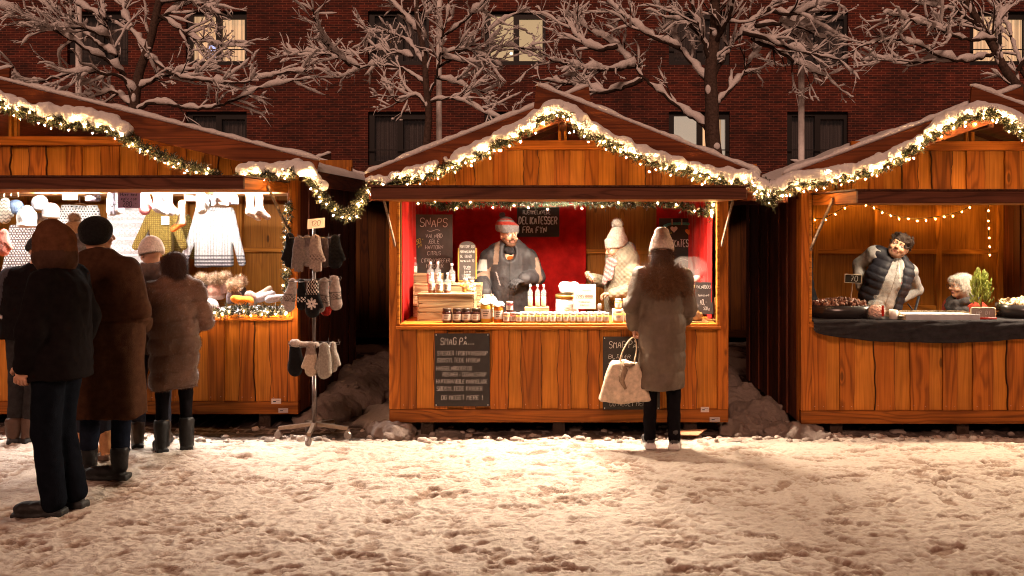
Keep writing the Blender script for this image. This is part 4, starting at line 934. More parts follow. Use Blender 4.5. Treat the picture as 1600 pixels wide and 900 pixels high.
# board on the right inner wall, seen at a slant
m = MB(); xw = 1.335; r_ = empty('chalkboard', (xw, 7.9, 1.2), 'narrow price chalkboard seen at a slant on the right inner wall', 'sign'); m.box(xw, xw+.008, 7.62, 8.25, 1.17, 1.62, (.05, .045, .04)); m.build('board', 'chalkboard', r_)
m2 = MB(); rr_ = random.Random(4)
for i, t in enumerate(('GAVER', '150,-', 'SÆT', 'Lille 95', 'Stor 145', 'XL 250')): text_strokes(m2, t, 0, 1.55-i*.07, .05, 0, rr_, width=.42, w=.008)
v = np.concatenate(m2.v); v2 = np.stack([np.full(len(v), xw-.002), 7.93-v[:, 0], v[:, 2]], 1); m = MB(); m.add(v2, m2.f, np.concatenate(m2.c)[:, :3], 0); m.build('lettering', 'chalk', r_)
Y = 7.34
ro = board('chalkboard', 'small chalkboard reading VALNØDDER on an easel at the right end of the counter', 'sign', gx(1087, Y), gx(1115, Y), gz(491, Y), gz(441, Y), Y, [('VALNØDDER', .5, .80, .11, .90), ('(dansk avl)', .48, .56, .07, .66), ('40,-', .45, .30, .16, .42), ('500 g', .62, .13, .10, .36)], seed=9, col=(.06, .05, .048), tilt=-6)
m = MB(); m.box(gx(1083, Y), gx(1119, Y), Y-.03, Y+.05, .889, .905, (.45, .24, .08)); m.box(gx(1083, Y), gx(1085.5, Y), Y+.012, Y+.03, .905, 1.05, (.5, .27, .09)); m.box(gx(1116.5, Y), gx(1119, Y), Y+.012, Y+.03, .905, 1.08, (.5, .27, .09)); tag(m.build('easel', 'wood_x', bevel=.001), 'small wooden easel under the VALNØDDER chalkboard', 'easel')
# phone payment sign
Y = 7.47
def mp(m, x0, z0, W_, H_, y):
    m.lathe((x0+.25*W_, y-.001, z0+.74*H_), [(.0, 0), (.014, .0005)], (.08, .12, .25), 14, axis=(0, -1, 0)); m.box(x0+.2*W_, x0+.3*W_, y-.003, y-.002, z0+.71*H_, z0+.76*H_, (.6, .55, .5))
board('payment_sign', 'cream card reading MobilePay 2785 8888 behind the row of small jars', 'sign', gx(896, Y), gx(931, Y), gz(483, Y), gz(444, Y), Y, [('MobilePay', .62, .72, .085, .42, dict(col=(.16, .14, .14), w=.0022, jit=0, slant=0)), ('2785 8888', .5, .44, .13, .78, dict(col=(.10, .06, .05), w=.0036, jit=0, slant=0)), ('Hjemmelavede', .5, .27, .07, .52, dict(col=(.2, .15, .13), w=.002)), ('delikatesser', .5, .14, .07, .42, dict(col=(.2, .15, .13), w=.002))], col=(.50, .38, .31), seed=11, mat='paper', tilt=-4)

# ------------------------------------------------------------ drapes
def drape(label, pts, z0, z1, amp=.03, seed=0, fr=30, name='red_drape'):
    P = resample(pts, .012); n = len(P); T = np.gradient(P, axis=0); T /= np.linalg.norm(T, axis=1, keepdims=True); nr_ = np.stack([T[:, 1], -T[:, 0]], 1)
    zz = np.linspace(z1, z0, 40); G3 = np.zeros((n, 40, 3)); s = np.arange(n)*.012
    for j, z in enumerate(zz):
        f = j/39; w = amp*(.35+.65*f)*(fbm(s*7+.6*f*vnoise(s*2, s*0+f*2, s=seed), s*0+f*.8, o=2, s=seed)+.5*np.sin(s*fr+2*vnoise(s*3, s*0, s=seed+1)))
        G3[:, j, :2] = P[:, :2]+nr_*w[:, None]; G3[:, j, 2] = z-.01*np.abs(np.sin(s*9))*(j == 0)
    m = MB(); m.grid(G3, (.50, .012, .010)); o = m.build(name, 'velvet', smooth=True); md = o.modifiers.new('t', 'SOLIDIFY'); md.thickness = .004; return tag(o, label, 'drape')
drape('red velvet drape covering the left inner wall and left half of the back wall', [(-1.29, 7.28), (-1.285, 9.02), (-.9, 9.03), (.30, 9.03)], .18, 2.0, seed=3)
drape('red velvet drape in the right back corner behind the DELIKATESSE board', [(1.02, 9.03), (1.30, 9.02), (1.31, 7.35)], .18, 2.0, seed=4)

# ------------------------------------------------------------ middle stall: crates, bottles, jars
CT = .888
def crate(label, x0, x1, y0, y1, z0, z1, seed):
    rs = random.Random(seed); r_ = empty('wooden_crate', ((x0+x1)/2, y0, z0), label, 'crate', 'wooden crates stepped up at the left of the counter'); n = max(int(round((z1-z0)/.085)), 1); h = (z1-z0)/n; c = np.array((.62, .42, .22))
    m = MB()
    for i in range(n): m.box(x0+.012, x1-.012, y0, y0+.012, z0+i*h+.003, z0+(i+1)*h-.003, c*rs.uniform(.75, 1.05))
    m.build('front', 'wood_x', r_, bevel=.002)
    for xx in (x0, x1-.011):
        m = MB()
        for i in range(n): m.box(xx, xx+.0115, y0, y1, z0+i*h+.003, z0+(i+1)*h-.003, c*rs.uniform(.7, 1))
        m.build('side', 'wood_y', r_, bevel=.002)
    m = MB(); m.box(x0, x1, y0-.004, y1, z1-.001, z1+.011, c*1.02); m.build('lid', 'wood_x', r_, bevel=.002); return r_
za1 = crate('low front wooden crate left on the middle stall counter', gx(652, 7.34), gx(741, 7.34), 7.34, 7.56, CT, 1.105, 1)
zb1 = crate('higher wooden crate behind the front one, carrying the tall bottles', gx(646, 7.62), gx(752, 7.62), 7.60, 7.80, CT, 1.165, 2)
zc1 = crate('rear left wooden crate against the tall SNAPS board', gx(637, 7.86), gx(690, 7.86), 7.83, 8.02, CT, 1.235, 3)
def bottle(x, y, z, h, r, liq, label, grp='bottles in the middle stall', capc=(.75, .72, .68), lab=True, fill=.62, neck=.3):
    o = empty('bottle', (x, y, z), label, 'bottle', grp); sh_ = h*(1-neck-.12)
    m = MB(); m.lathe((0, 0, 0), [(r*.9, 0), (r, .006), (r, sh_), (r*.8, sh_+h*.05), (r*.34, sh_+h*.12), (r*.3, h*.93)], (.8, .8, .75), 16); m.build('glass', 'glass', o, smooth=True, local=True)
    m = MB(); m.lathe((0, 0, .003), [(r*.85, 0), (r*.92, .004), (r*.92, sh_*fill), (0, sh_*fill+.001)], liq, 14); m.build('liquid', 'liquid', o, smooth=True, local=True)
    m = MB(); m.lathe((0, 0, h*.86), [(r*.36, 0), (r*.40, .004), (r*.40, h*.13), (0, h*.14)], capc, 12); m.build('stopper', 'matte', o, smooth=True, local=True)
    if lab:
        a = np.linspace(-1.15, 1.15, 9)-pi/2; g_ = np.array([[(cos(t)*(r+.0008), sin(t)*(r+.0008), zz) for zz in (sh_*.22, sh_*.78)] for t in a]); m = MB(); m.grid(g_, (.72, .66, .56))
        l_ = m.build('label', 'paper', o, smooth=True, local=True); m = MB(); 
        for q in range(3): zz = sh_*(.62-.13*q); m.box(-r*.45, r*.45*(1-.3*q), -r-.0022, -r-.0014, zz, zz+sh_*.035, (.12, .08, .06))
        m.build('print', 'matte', l_, local=True)
    return o
AMB, YEL, PALE, REDL = (.75, .33, .03), (.80, .48, .04), (.85, .70, .30), (.50, .10, .02)
for px, Yq, zt, hh, c, lb in ((647, 7.92, 1.246, .150, PALE, 'small pale bottle alone at the left end of the stepped crates'), (672.5, 7.7, 1.176, .19, PALE, 'tall pale bottle at the rear left of the bottle cluster'), (684, 7.72, 1.176, .19, AMB, 'dark necked bottle at the rear middle of the cluster'), (706, 7.68, 1.176, .175, PALE, 'pale bottle at the rear right of the cluster beside the menu board'),
                      (674.5, 7.44, 1.116, .175, AMB, 'amber bottle front left on the low crate'), (687, 7.43, 1.116, .17, YEL, 'yellow bottle in the front middle on the low crate'), (699, 7.44, 1.116, .168, REDL, 'reddish bottle front right on the low crate')):
    bottle(gx(px, Yq), Yq, zt, hh, .031, c, lb)
for px, lb in ((828.5, 'left'), (840, 'middle'), (849.5, 'right')): bottle(gx(px, 7.62), 7.62, CT+.002+.09, .195, .023, PALE, lb+' one of the three clear capped bottles behind the jar row', fill=.65, neck=.22, lab=False)
m = MB(); m.box(gx(820, 7.62), gx(858, 7.62), 7.56, 7.68, CT, CT+.091, (.5, .33, .18)); tag(m.build('riser_box', 'wood_x', bevel=.003), 'low wooden riser under the three clear bottles', 'box')
def jar(x, y, z, h, r, body, lid, label, grp, lab=(.76, .68, .56), cloth=None, n=14):
    o = empty('jar', (x, y, z), label, 'jar', grp)
    m = MB(); m.lathe((0, 0, 0), [(r*.92, 0), (r, .004), (r, h*.72), (r*.86, h*.80), (0, h*.81)], body, n); m.build('glass', 'gloss', o, smooth=True, local=True)
    m = MB(); m.lathe((0, 0, h*.80), [(r*.90, 0), (r*.92, .002), (r*.92, h*.17), (r*.86, h*.2), (0, h*.2)], lid, n); m.build('lid', 'gloss', o, smooth=True, local=True)
    a = np.linspace(-1.1, 1.1, 7)-pi/2; g_ = np.array([[(cos(t)*(r+.0008), sin(t)*(r+.0008), zz) for zz in (h*.18, h*.60)] for t in a]); m = MB(); m.grid(g_, lab); l_ = m.build('label', 'paper', o, smooth=True, local=True)
    m = MB()
    for q in range(3): zz = h*(.50-.10*q); m.box(-r*.5, r*.5*(1-.25*q), -r-.002, -r-.0014, zz, zz+h*.03, (.12, .08, .06))
    m.build('print', 'matte', l_, local=True)
    if cloth:
        th = np.arange(24)*2*pi/24; rr_ = r*(1.0+.35*np.abs(np.sin(th*4))); m = MB(); g_ = np.stack([np.stack([np.cos(th)*r*.8, np.sin(th)*r*.8, th*0+h*1.04], 1), np.stack([np.cos(th)*r*.98, np.sin(th)*r*.98, th*0+h*1.0], 1), np.stack([np.cos(th)*rr_, np.sin(th)*rr_, h*(.84+.05*np.sin(th*5))], 1)], 1); g_ = np.concatenate([g_, g_[:1]]); m.grid(g_, cloth)
        m.poly([(cos(t)*r*.8, sin(t)*r*.8, h*1.04) for t in th], .002, (0, 0, 1), cloth); m.build('cloth_cover', 'cloth', o, smooth=True, local=True)
    return o
DK = (.045, .012, .008)
for i, px in enumerate((698.5, 714.5, 729, 743.5)): jar(gx(px, 7.24), 7.24, CT, .118, .040, DK, (.05, .03, .02), ['leftmost', 'second', 'third', 'rightmost'][i]+' of the four dark jam jars before the low crate', 'dark jam jars', n=18)
big = [(760, 7.26, .185, .050, (.80, .50, .06), 'big jar of yellow syrup with cloth cover right of the dark jam jars'), (768, 7.36, .19, .04, (.65, .22, .02), 'orange jar tucked behind the two big syrup jars'), (779, 7.25, .165, .040, (.62, .17, .015), 'big jar of orange syrup with cloth cover')]
for px, Yq, h, r, c, lb in big: jar(gx(px, Yq), Yq, CT, h, r, c, (.7, .66, .6), lb, 'syrup jars with cloth covers', cloth=(.80, .76, .70), n=20)
for px, Yq, z, c, lb in ((791.5, 7.23, CT, (.50, .25, .10), 'lower left jar of the small stack beside the orange syrup'), (802.5, 7.24, CT, (.40, .12, .08), 'lower right jar of the small stack beside the orange syrup'), (796.5, 7.26, CT+.0865, (.12, .02, .02), 'red jam jar standing on top of the small jar stack')):
    jar(gx(px, Yq), Yq, z, .085, .030, c, (.5, .35, .3), lb, 'stacked small jars')
hon = [(.62, .38, .08), (.70, .46, .14), (.75, .52, .2)]
for i in range(14):
    px = 811.5+i*10.45; jar(gx(px, 7.22)+rg.uniform(-.003, .003), 7.22+rg.uniform(-.006, .006), CT, .083, .0255, np.array(hon[i % 3]), (.50, .48, .46), 'small honey coloured jar with metal lid in the row along the counter edge', 'row of small honey coloured jars', n=12)
for i in range(13):
    px = 817+i*10.45; jar(gx(px, 7.29), 7.29+rg.uniform(-.006, .006), CT, .083, .0255, np.array(hon[(i+1) % 3])*.9, (.55, .5, .46), 'small jar in the second row behind the honey coloured jars', 'second row of small jars', n=12)
for px, Yq, z, h, r, lb in ((965.5, 7.24, CT, .105, .040, 'bigger honey jar at the right end of the row'), (982, 7.25, CT, .10, .036, 'bigger honey jar beside the customer in the long coat'), (966, 7.34, CT+.10, .085, .03, 'small white lidded jar on the riser left of the customer'), (978, 7.34, CT+.10, .085, .028, 'small amber lidded jar on the riser beside the customer'), (1000, 7.26, CT, .10, .036, 'honey jar hidden behind the customer')):
    jar(gx(px, Yq), Yq, z, h, r, (.75, .45, .12), (.62, .55, .45), lb, 'bigger honey jars')
m = MB(); m.box(gx(957, 7.34), gx(990, 7.34), 7.30, 7.39, CT, CT+.099, (.75, .68, .58)); tag(m.build('riser_box', 'paper', bevel=.003), 'white riser box under two small jars beside the customer', 'box')
# white tin, tissue roll, pepper mill, bag of sweets
o = empty('tin', (gx(886, 7.62), 7.62, CT), 'big white tin with golden rim left of the payment card', 'tin'); r = .098
m = MB(); m.lathe((0, 0, 0), [(r*.97, 0), (r, .01), (r, .165), (0, .166)], (.72, .66, .58), 28); m.build('body', 'gloss', o, smooth=True, local=True); m = MB(); m.lathe((0, 0, .1665), [(r*1.04, 0), (r*1.04, .03), (r*.98, .033), (0, .033)], (.62, .42, .14), 28); m.build('lid', 'metal', o, smooth=True, local=True)
a = np.linspace(-.6, .6, 9)-pi/2; g_ = np.array([[(cos(t)*(r+.001), sin(t)*(r+.001), zz) for zz in (.05, .12)] for t in a]); m = MB(); m.grid(g_, (.78, .73, .66)); l_ = m.build('label', 'paper', o, smooth=True, local=True)
m = MB(); m.box(-.035, .035, -r-.0022, -r-.0015, .088, .093, (.3, .2, .12)); m.box(-.02, .02, -r-.0022, -r-.0015, .065, .075, (.5, .4, .2)); m.build('print', 'matte', l_, local=True)
v, q, c = sdf_mesh([rbox((gx(889.5, 7.62), 7.62, CT+.252), (.050, .045, .022), .028, k=.02), ell((gx(881, 7.62), 7.60, CT+.262), (.045, .04, .042), k=.02), ell((gx(898, 7.62), 7.62, CT+.26), (.04, .04, .042), k=.02)], .007, noise=lambda X: .004*vnoise(X[..., 0]*50, X[..., 1]*50, X[..., 2]*50)); m = MB(); m.add(v, q, np.array((.80, .78, .75)), 0)
tag(m.build('paper_napkins', 'cloth', smooth=True), 'white bunch of paper napkins on top of the big tin', 'napkins')
o = empty('pepper_mill', (gx(937, 7.45), 7.45, CT), 'small dark glass mill with silver top right of the payment card', 'mill'); m = MB(); m.lathe((0, 0, 0), [(.02, 0), (.021, .07), (.014, .085)], (.06, .04, .04), 14); m.build('body', 'gloss', o, smooth=True, local=True); m = MB(); m.lathe((0, 0, .085), [(.014, 0), (.018, .01), (.018, .04), (.012, .05), (0, .05)], (.6, .58, .56), 14); m.build('top', 'metal', o, smooth=True, local=True)
def bag_of(x, y, z, w, h, label, col, name='sweet_bag', top=(.8, .78, .74), n=24, cat='bag'):
    o = empty(name, (x, y, z), label, cat); pr = [ell((rg.uniform(-w, w)*.7, rg.uniform(-w, w)*.4, rg.uniform(.1, .9)*h*.6), (w*.28,)*3, k=.004) for _ in range(n)]
    v, q, c = sdf_mesh(pr, .006); m = MB(); m.add(v, q, np.array(col), 0); m.build('filling', 'gloss', o, smooth=True, local=True)
    m = MB(); m.lathe((0, 0, 0), [(w*.75, 0), (w*1.05, h*.2), (w*1.0, h*.5), (w*.35, h*.72), (w*.75, h)], (1, 1, 1), 14, sy=.7); m.build('wrapper', 'cellophane', o, smooth=True, local=True)
    m = MB(); m.lathe((0, 0, h*.66), [(w*.5, 0), (w*.36, h*.05), (w*.5, h*.1)], top, 12, sy=.75); m.build('ribbon', 'cloth', o, smooth=True, local=True); return o
bag_of(gx(727, 7.47), 7.47, 1.117, .048, .15, 'bag of golden sweets on the low crate under the menu board', (.80, .45, .05)); bag_of(gx(737, 7.50), 7.50, 1.117, .04, .13, 'smaller bag of pale sweets at the right end of the low crate', (.85, .7, .45))
bag_of(gx(1084, 7.25), 7.25, CT+.012, .075, .14, 'bag of walnuts lying before the VALNØDDER chalkboard', (.45, .26, .10), name='walnut_bag', n=34, top=(.5, .4, .25))
m = MB(); m.box(gx(1062, 7.25), gx(1106, 7.25), 7.18, 7.32, CT, CT+.011, (.5, .3, .12)); tag(m.build('serving_board', 'wood_x', bevel=.003), 'flat wooden board under the bag of walnuts', 'board')
# gift basket in cellophane
o = empty('gift_basket', (gx(1078, 7.75), 7.75, CT), 'gift basket wrapped in crinkled cellophane at the right end of the middle stall', 'gift basket'); bx_ = 0
m = MB(); m.lathe((0, 0, .0), [(.12, 0), (.15, .20), (.16, .215), (.145, .22), (.13, .12), (0, .12)], (.20, .07, .03), 22); m.build('basket', 'wood_x', o, smooth=True, local=True)
for q in range(7): a = q*.9; m = MB(); m.lathe((cos(a)*.085, sin(a)*.085, .12), [(.03, 0), (.03, .12), (.02, .14), (0, .14)], [(.6, .1, .06), (.7, .5, .2), (.3, .1, .05)][q % 3], 10); m.build('jar', 'gloss', o, smooth=True, local=True)
u, w_ = np.meshgrid(np.linspace(0, 2*pi, 49), np.linspace(0, 1, 22), indexing='ij'); rr_ = .17+.12*np.sin(w_*pi*.9)*(1+.0*u)+.03*vnoise(np.cos(u)*3, np.sin(u)*3, w_*5, s=3)+.015*vnoise(np.cos(u)*9, np.sin(u)*9, w_*12, s=4); rr_ *= np.clip((1.02-w_)/.25, .12, 1)**.5
m = MB(); m.grid(np.stack([np.cos(u)*rr_*1.05, np.sin(u)*rr_*.8, .02+w_*.50], -1), (1, 1, 1)); m.build('cellophane', 'cellophane', o, local=True)
m = MB()
for q in range(46):
    a = rg.uniform(0, 6.28); z = rg.uniform(.2, .5); rr2 = .15+.08*rg.random(); d = V(rg.gauss(0, 1), rg.gauss(0, 1), rg.gauss(0, 1)); d /= np.linalg.norm(d); c0 = V(cos(a)*rr2, sin(a)*rr2*.8, z); m.tube([c0, c0+d*rg.uniform(.03, .09)], .0012, (.42, .37, .33), 3)
m.build('crease', 'gloss', o, local=True)
for s in (-1, 1):
    m = MB(); m.lathe((s*.045, -.11, .33), [(0, -.05), (.03, -.03), (.035, .0), (.02, .03), (0, .04)], (.75, .45, .38), 10, axis=(s, 0, .3)); m.build('bow', 'cloth', o, smooth=True, local=True)
# small labels on the stall fronts
def plate(px0, px1, py0, py1, Y, label, c=(.60, .50, .46), code=False):
    r_ = empty('small_label', (gx((px0+px1)/2, Y), Y, gz(py1, Y)), label, 'label'); m = MB(); m.box(gx(px0, Y), gx(px1, Y), Y, Y+.003, gz(py1, Y), gz(py0, Y), c); m.build('plate', 'paper', r_)
    m = MB(); w = gx(px1, Y)-gx(px0, Y); h = gz(py0, Y)-gz(py1, Y); x0 = gx(px0, Y); z0_ = gz(py1, Y); m.box(x0+w*.18, x0+w*.48, Y-.0015, Y-.0005, z0_+h*.38, z0_+h*.56, (.03, .03, .05)); m.box(x0+w*.45, x0+w*.85, Y-.0015, Y-.0005, z0_+h*.66, z0_+h*.74, (.25, .18, .2)); m.build('print', 'matte', r_)
plate(424, 439, 623, 631, 7.444, 'upper small white label at the lower right of the knitwear stall front'); plate(435, 450, 638, 645, 7.442, 'lower small grey label on the base board of the knitwear stall', (.38, .32, .30))
plate(1095, 1108, 636, 644, 7.144, 'upper small white label at the lower right of the middle stall front'); plate(1109, 1125, 652, 659, 7.142, 'lower small grey label on the base board of the middle stall', (.42, .36, .33)); plate(582, 594, 563, 570, 12.16, 'faint small label on the shade-darkened back stall between left and middle stalls', (.2, .16, .15))
# piece of cardboard lying in the slush
m = MB(); x, y = gx(1080, 6.98), 7.0; m.add([(x-.13, y-.02, .03), (x+.05, y-.06, .035), (x+.14, y+.08, .05), (x-.06, y+.06, .045)], [(0, 1, 2, 3)], (.42, .22, .12)); o = m.build('cardboard', 'paper'); md = o.modifiers.new('t', 'SOLIDIFY'); md.thickness = .006; tag(o, 'flattened piece of cardboard lying under the front of the middle stall', 'cardboard')

# ============================================================ knitwear
def knit_obj(name, prims, col, label, cat, grp=None, res=.008, mat='knit', colfn=None, hair=None, cuts=(), loc=None, folds=.004, hook=None):
    v, q, c = sdf_mesh(prims, res, cuts, col); n = normals_of(v, q); v = v+n*(folds*fbm(v[:, 0]*18+v[0, 0]*7, v[:, 1]*18, v[:, 2]*12, o=2))[:, None]
    if colfn is not None: c = colfn(v, c)
    m = MB(); m.add(v, q, c, 0)
    if hair: strands(m, v, n, *hair)
    return tag(m.build(name, mat, smooth=True), label, cat, grp)
def mitten_prims(c, h=.24, w=.055, side=1, R=None, th=.024, cuff=True):
    R = np.eye(3) if R is None else R; g = lambda x, y, z: V(*c)+R@V(x, y, z)
    return [cap(g(0, 0, -h*.30), g(0, 0, -h*.78), w*.88, w, k=.02, f=(1, th/w, 1)), cap(g(0, 0, 0), g(0, 0, -h*.3), w*.78, w*.74, k=.012, f=(1, th/w*1.1, 1)), cap(g(side*w*.7, 0, -h*.40), g(side*w*1.25, 0, -h*.66), .019, .016, k=.015)]
def mitten(px, py, Y, h, w, col, label, side=1, pat=None, rz=0, ry=0, grp='mittens on the display stand', cuff=None, gloves=False):
    if grp.startswith('mittens on'): h *= .93; w *= .86; col = tuple(np.array(col)*.85)
    c = pt(px, py, Y); R = rotm(0, ry, rz); P = mitten_prims(c, h, w, side, R)
    if gloves: P = [P[1], cap(V(*c)+R@V(0, 0, -h*.3), V(*c)+R@V(0, 0, -h*.58), w*.85, w*.95, k=.02, f=(1, .45, 1)), P[2]]+[cap(V(*c)+R@V(w*(.66-.44*i), 0, -h*.58), V(*c)+R@V(w*(.75-.5*i), 0, -h*(.92+(.07, .1, .08, 0)[i]*1)), .0135, .012, k=.008) for i in range(4)]
    def cf(v, C):
        L = (v-V(*c))@R; C = C.copy(); t = -L[:, 2]/h
        if cuff is not None: C[t < .26] = cuff
        if pat == 'band':
            C[(np.abs(t-.40) < .02) | (np.abs(t-.60) < .02)] = C[0]*.35; z = (np.abs(t-.5) < .065) & ((np.sin(L[:, 0]*260) > 0) ^ (np.sin(L[:, 2]*260) > 0)); C[z] = C[0]*.35
        if pat == 'star':
            a = np.arctan2(L[:, 2]+h*.58, L[:, 0]); r = np.hypot(L[:, 2]+h*.58, L[:, 0]); C[(r < .045*(.45+.55*np.abs(np.cos(a*4)))) & (r > .006)] = (.62, .55, .5); C[(t < .30) & (np.sin(L[:, 0]*300)*np.sin(L[:, 2]*200) > .2)] = (.5, .42, .36)
        if pat == 'dots': C[(np.abs(t-.58) < .10) & (np.sin(L[:, 0]*220)*np.sin(L[:, 2]*200) > .25)] = (.7, .65, .6) if C[0].sum() < .5 else (.12, .08, .07)
        if pat == 'rib': C *= (1+.22*np.sin(L[:, 0]*500))[:, None]
        if pat == 'zig': C[np.abs(((L[:, 2]*32+np.abs(np.sin(L[:, 0]*80))*.5) % 1)-.5) < .16] *= .35
        return C
    return knit_obj('glove' if gloves else 'mitten', P, col, label, 'glove' if gloves else 'mitten', grp, res=.0065, colfn=cf)
# display stand
SY = 6.98; sx = gx(491, SY)
st = empty('display_stand', (sx, SY, 0), 'metal display stand on wheels hung with mittens beside the knitwear stall', 'display stand'); MC = (.13, .10, .09)
m = MB(); m.tube([(sx, SY, .12), (sx, SY, gz(352, SY))], .013, MC, 10); m.tube([(sx, SY, .12), (sx, SY, .5)], .018, MC, 10); m.build('pole', 'metal', st, smooth=True)
for i, a in enumerate((-.10, pi+.08, pi/2+.5, -pi/2+.1, pi/2-.4)):
    L = .275 if i < 2 else .24; m = MB(); e = (sx+cos(a)*L, SY+sin(a)*L, .085); m.beam((sx, SY, .115), e, .032, .028, (.22, .15, .11)); l_ = m.build('leg', 'metal', st, bevel=.002)
    m = MB(); m.lathe((e[0], e[1]-.01, .035), [(.0, -.012), (.03, -.012), (.034, 0), (.03, .012), (0, .012)], (.25, .2, .18), 14, axis=(cos(a+1.2), sin(a+1.2), 0)); m.box(e[0]-.012, e[0]+.012, e[1]-.02, e[1]+.02, .045, .072, (.3, .25, .22)); m.build('caster', 'metal', l_, smooth=False)
for zt, rr_ in ((gz(371, SY), .20), (gz(438, SY), .21), (gz(538, SY), .20)):
    m = MB(); th = np.arange(0, 6.3, .25); m.tube([(sx+cos(t)*rr_*.75, SY+sin(t)*rr_*.75, zt) for t in th], .004, MC, 5, caps=False)
    for q in range(10):
        a = q*pi/5; m.tube([(sx, SY, zt-.004), (sx+cos(a)*rr_, SY+sin(a)*rr_, zt), (sx+cos(a)*rr_*1.03, SY+sin(a)*rr_*1.03, zt+.025)], .0035, MC, 5)
    m.build('hook_ring', 'metal', st)
c0 = pt(494, 349, SY-.03); m = MB(); M = Matrix.Translation(Vector(c0)) @ Matrix.Rotation(radians(-6), 4, 'Y') @ Matrix.Rotation(radians(-24), 4, 'X'); m.box(-.068, .068, -.002, .002, -.042, .042, (.72, .58, .52), M=M); r_ = empty('price_card', c0, 'white price card reading 120 on top of the mitten stand', 'sign'); m.build('card', 'paper', r_)
m2 = MB(); text_strokes(m2, '120', 0, -.022, .044, -.0035, random.Random(2), width=.085, w=.004, col=(.12, .08, .08)); v = np.concatenate(m2.v) @ np.array(M)[:3, :3].T+np.array(M)[:3, 3]; m = MB(); m.add(v, m2.f, (.12, .08, .08), 0); m.build('lettering', 'chalk', r_)
GR, CRM, BLKK = (.21, .165, .145), (.40, .32, .27), (.010, .009, .009)
Yf = SY-.12
mitten(453, 371, SY-.05, .27, .05, BLKK, 'long black mitten at the left of the top tier', -1); mitten(468, 376, Yf-.03, .25, .060, GR, 'grey mitten with darker cuff in front on the top tier', 1, cuff=(.17, .13, .12), gloves=True, ry=.08); mitten(480, 374, Yf-.01, .24, .050, (.24, .19, .17), 'grey mitten overlapping the darker cuffed one on the top tier', -1, cuff=(.12, .09, .085), ry=-.05)
mitten(493, 374, Yf-.02, .26, .058, (.36, .27, .22), 'beige glove with dark floral pattern in the middle of the top tier', 1, pat='dots', gloves=True); mitten(508, 376, SY-.02, .25, .04, (.10, .07, .065), 'slim dark mitten seen edge on at the top tier', 1, rz=1.2); mitten(524, 374, SY-.04, .25, .062, BLKK, 'black mitten with zigzag band at the right of the top tier', 1, pat='zig'); mitten(516, 375, SY+.06, .24, .05, (.05, .03, .03), 'dark brown mitten behind the zigzag one on the top tier', -1)
mitten(457, 441, SY-.06, .26, .052, (.40, .32, .28), 'beige mitten with patterned band at the left of the middle tier', -1, pat='band', ry=.12); mitten(471, 441, SY-.10, .25, .042, BLKK, 'narrow black mitten with white dots on the middle tier', 1, pat='dots'); mitten(488, 445, Yf-.04, .27, .068, BLKK, 'black mitten with big white snowflake star in the centre', 1, pat='star'); mitten(507, 441, SY-.09, .27, .060, GR, 'grey mitten with patterned band tilted on the middle tier', 1, pat='band', ry=.22); mitten(523, 437, SY-.03, .27, .058, (.30, .23, .20), 'grey patterned mitten at the right of the middle tier', -1, pat='band', ry=-.05); mitten(510, 452, SY+.08, .24, .05, (.30, .02, .015), 'red mitten mostly hidden at the back of the middle tier', 1)
mitten(461, 541, SY-.08, .25, .066, BLKK, 'fluffy black mitten at the left of the bottom tier', 1); mitten(486, 541, Yf-.01, .26, .056, (.50, .38, .28), 'cream mitten with brown ribbed cuff on the bottom tier', -1, cuff=(.24, .18, .15)); mitten(507, 543, Yf-.02, .26, .064, (.27, .23, .19), 'grey cable knit mitten on the bottom tier', -1, pat='rib'); mitten(520, 539, SY-.02, .25, .045, (.33, .28, .24), 'pale grey mitten behind the cable knit one on the bottom tier', 1, pat='rib')
knit_obj('mitten', [cap(pt(461, 537, Yf), pt(494, 539, Yf), .020, .024, k=.02), cap(pt(458, 536, Yf), pt(463, 536, Yf), .028, .03, k=.02)], CRM, 'cream mitten lying flat on top of the bottom tier', 'mitten', 'mittens on the display stand', res=.007)

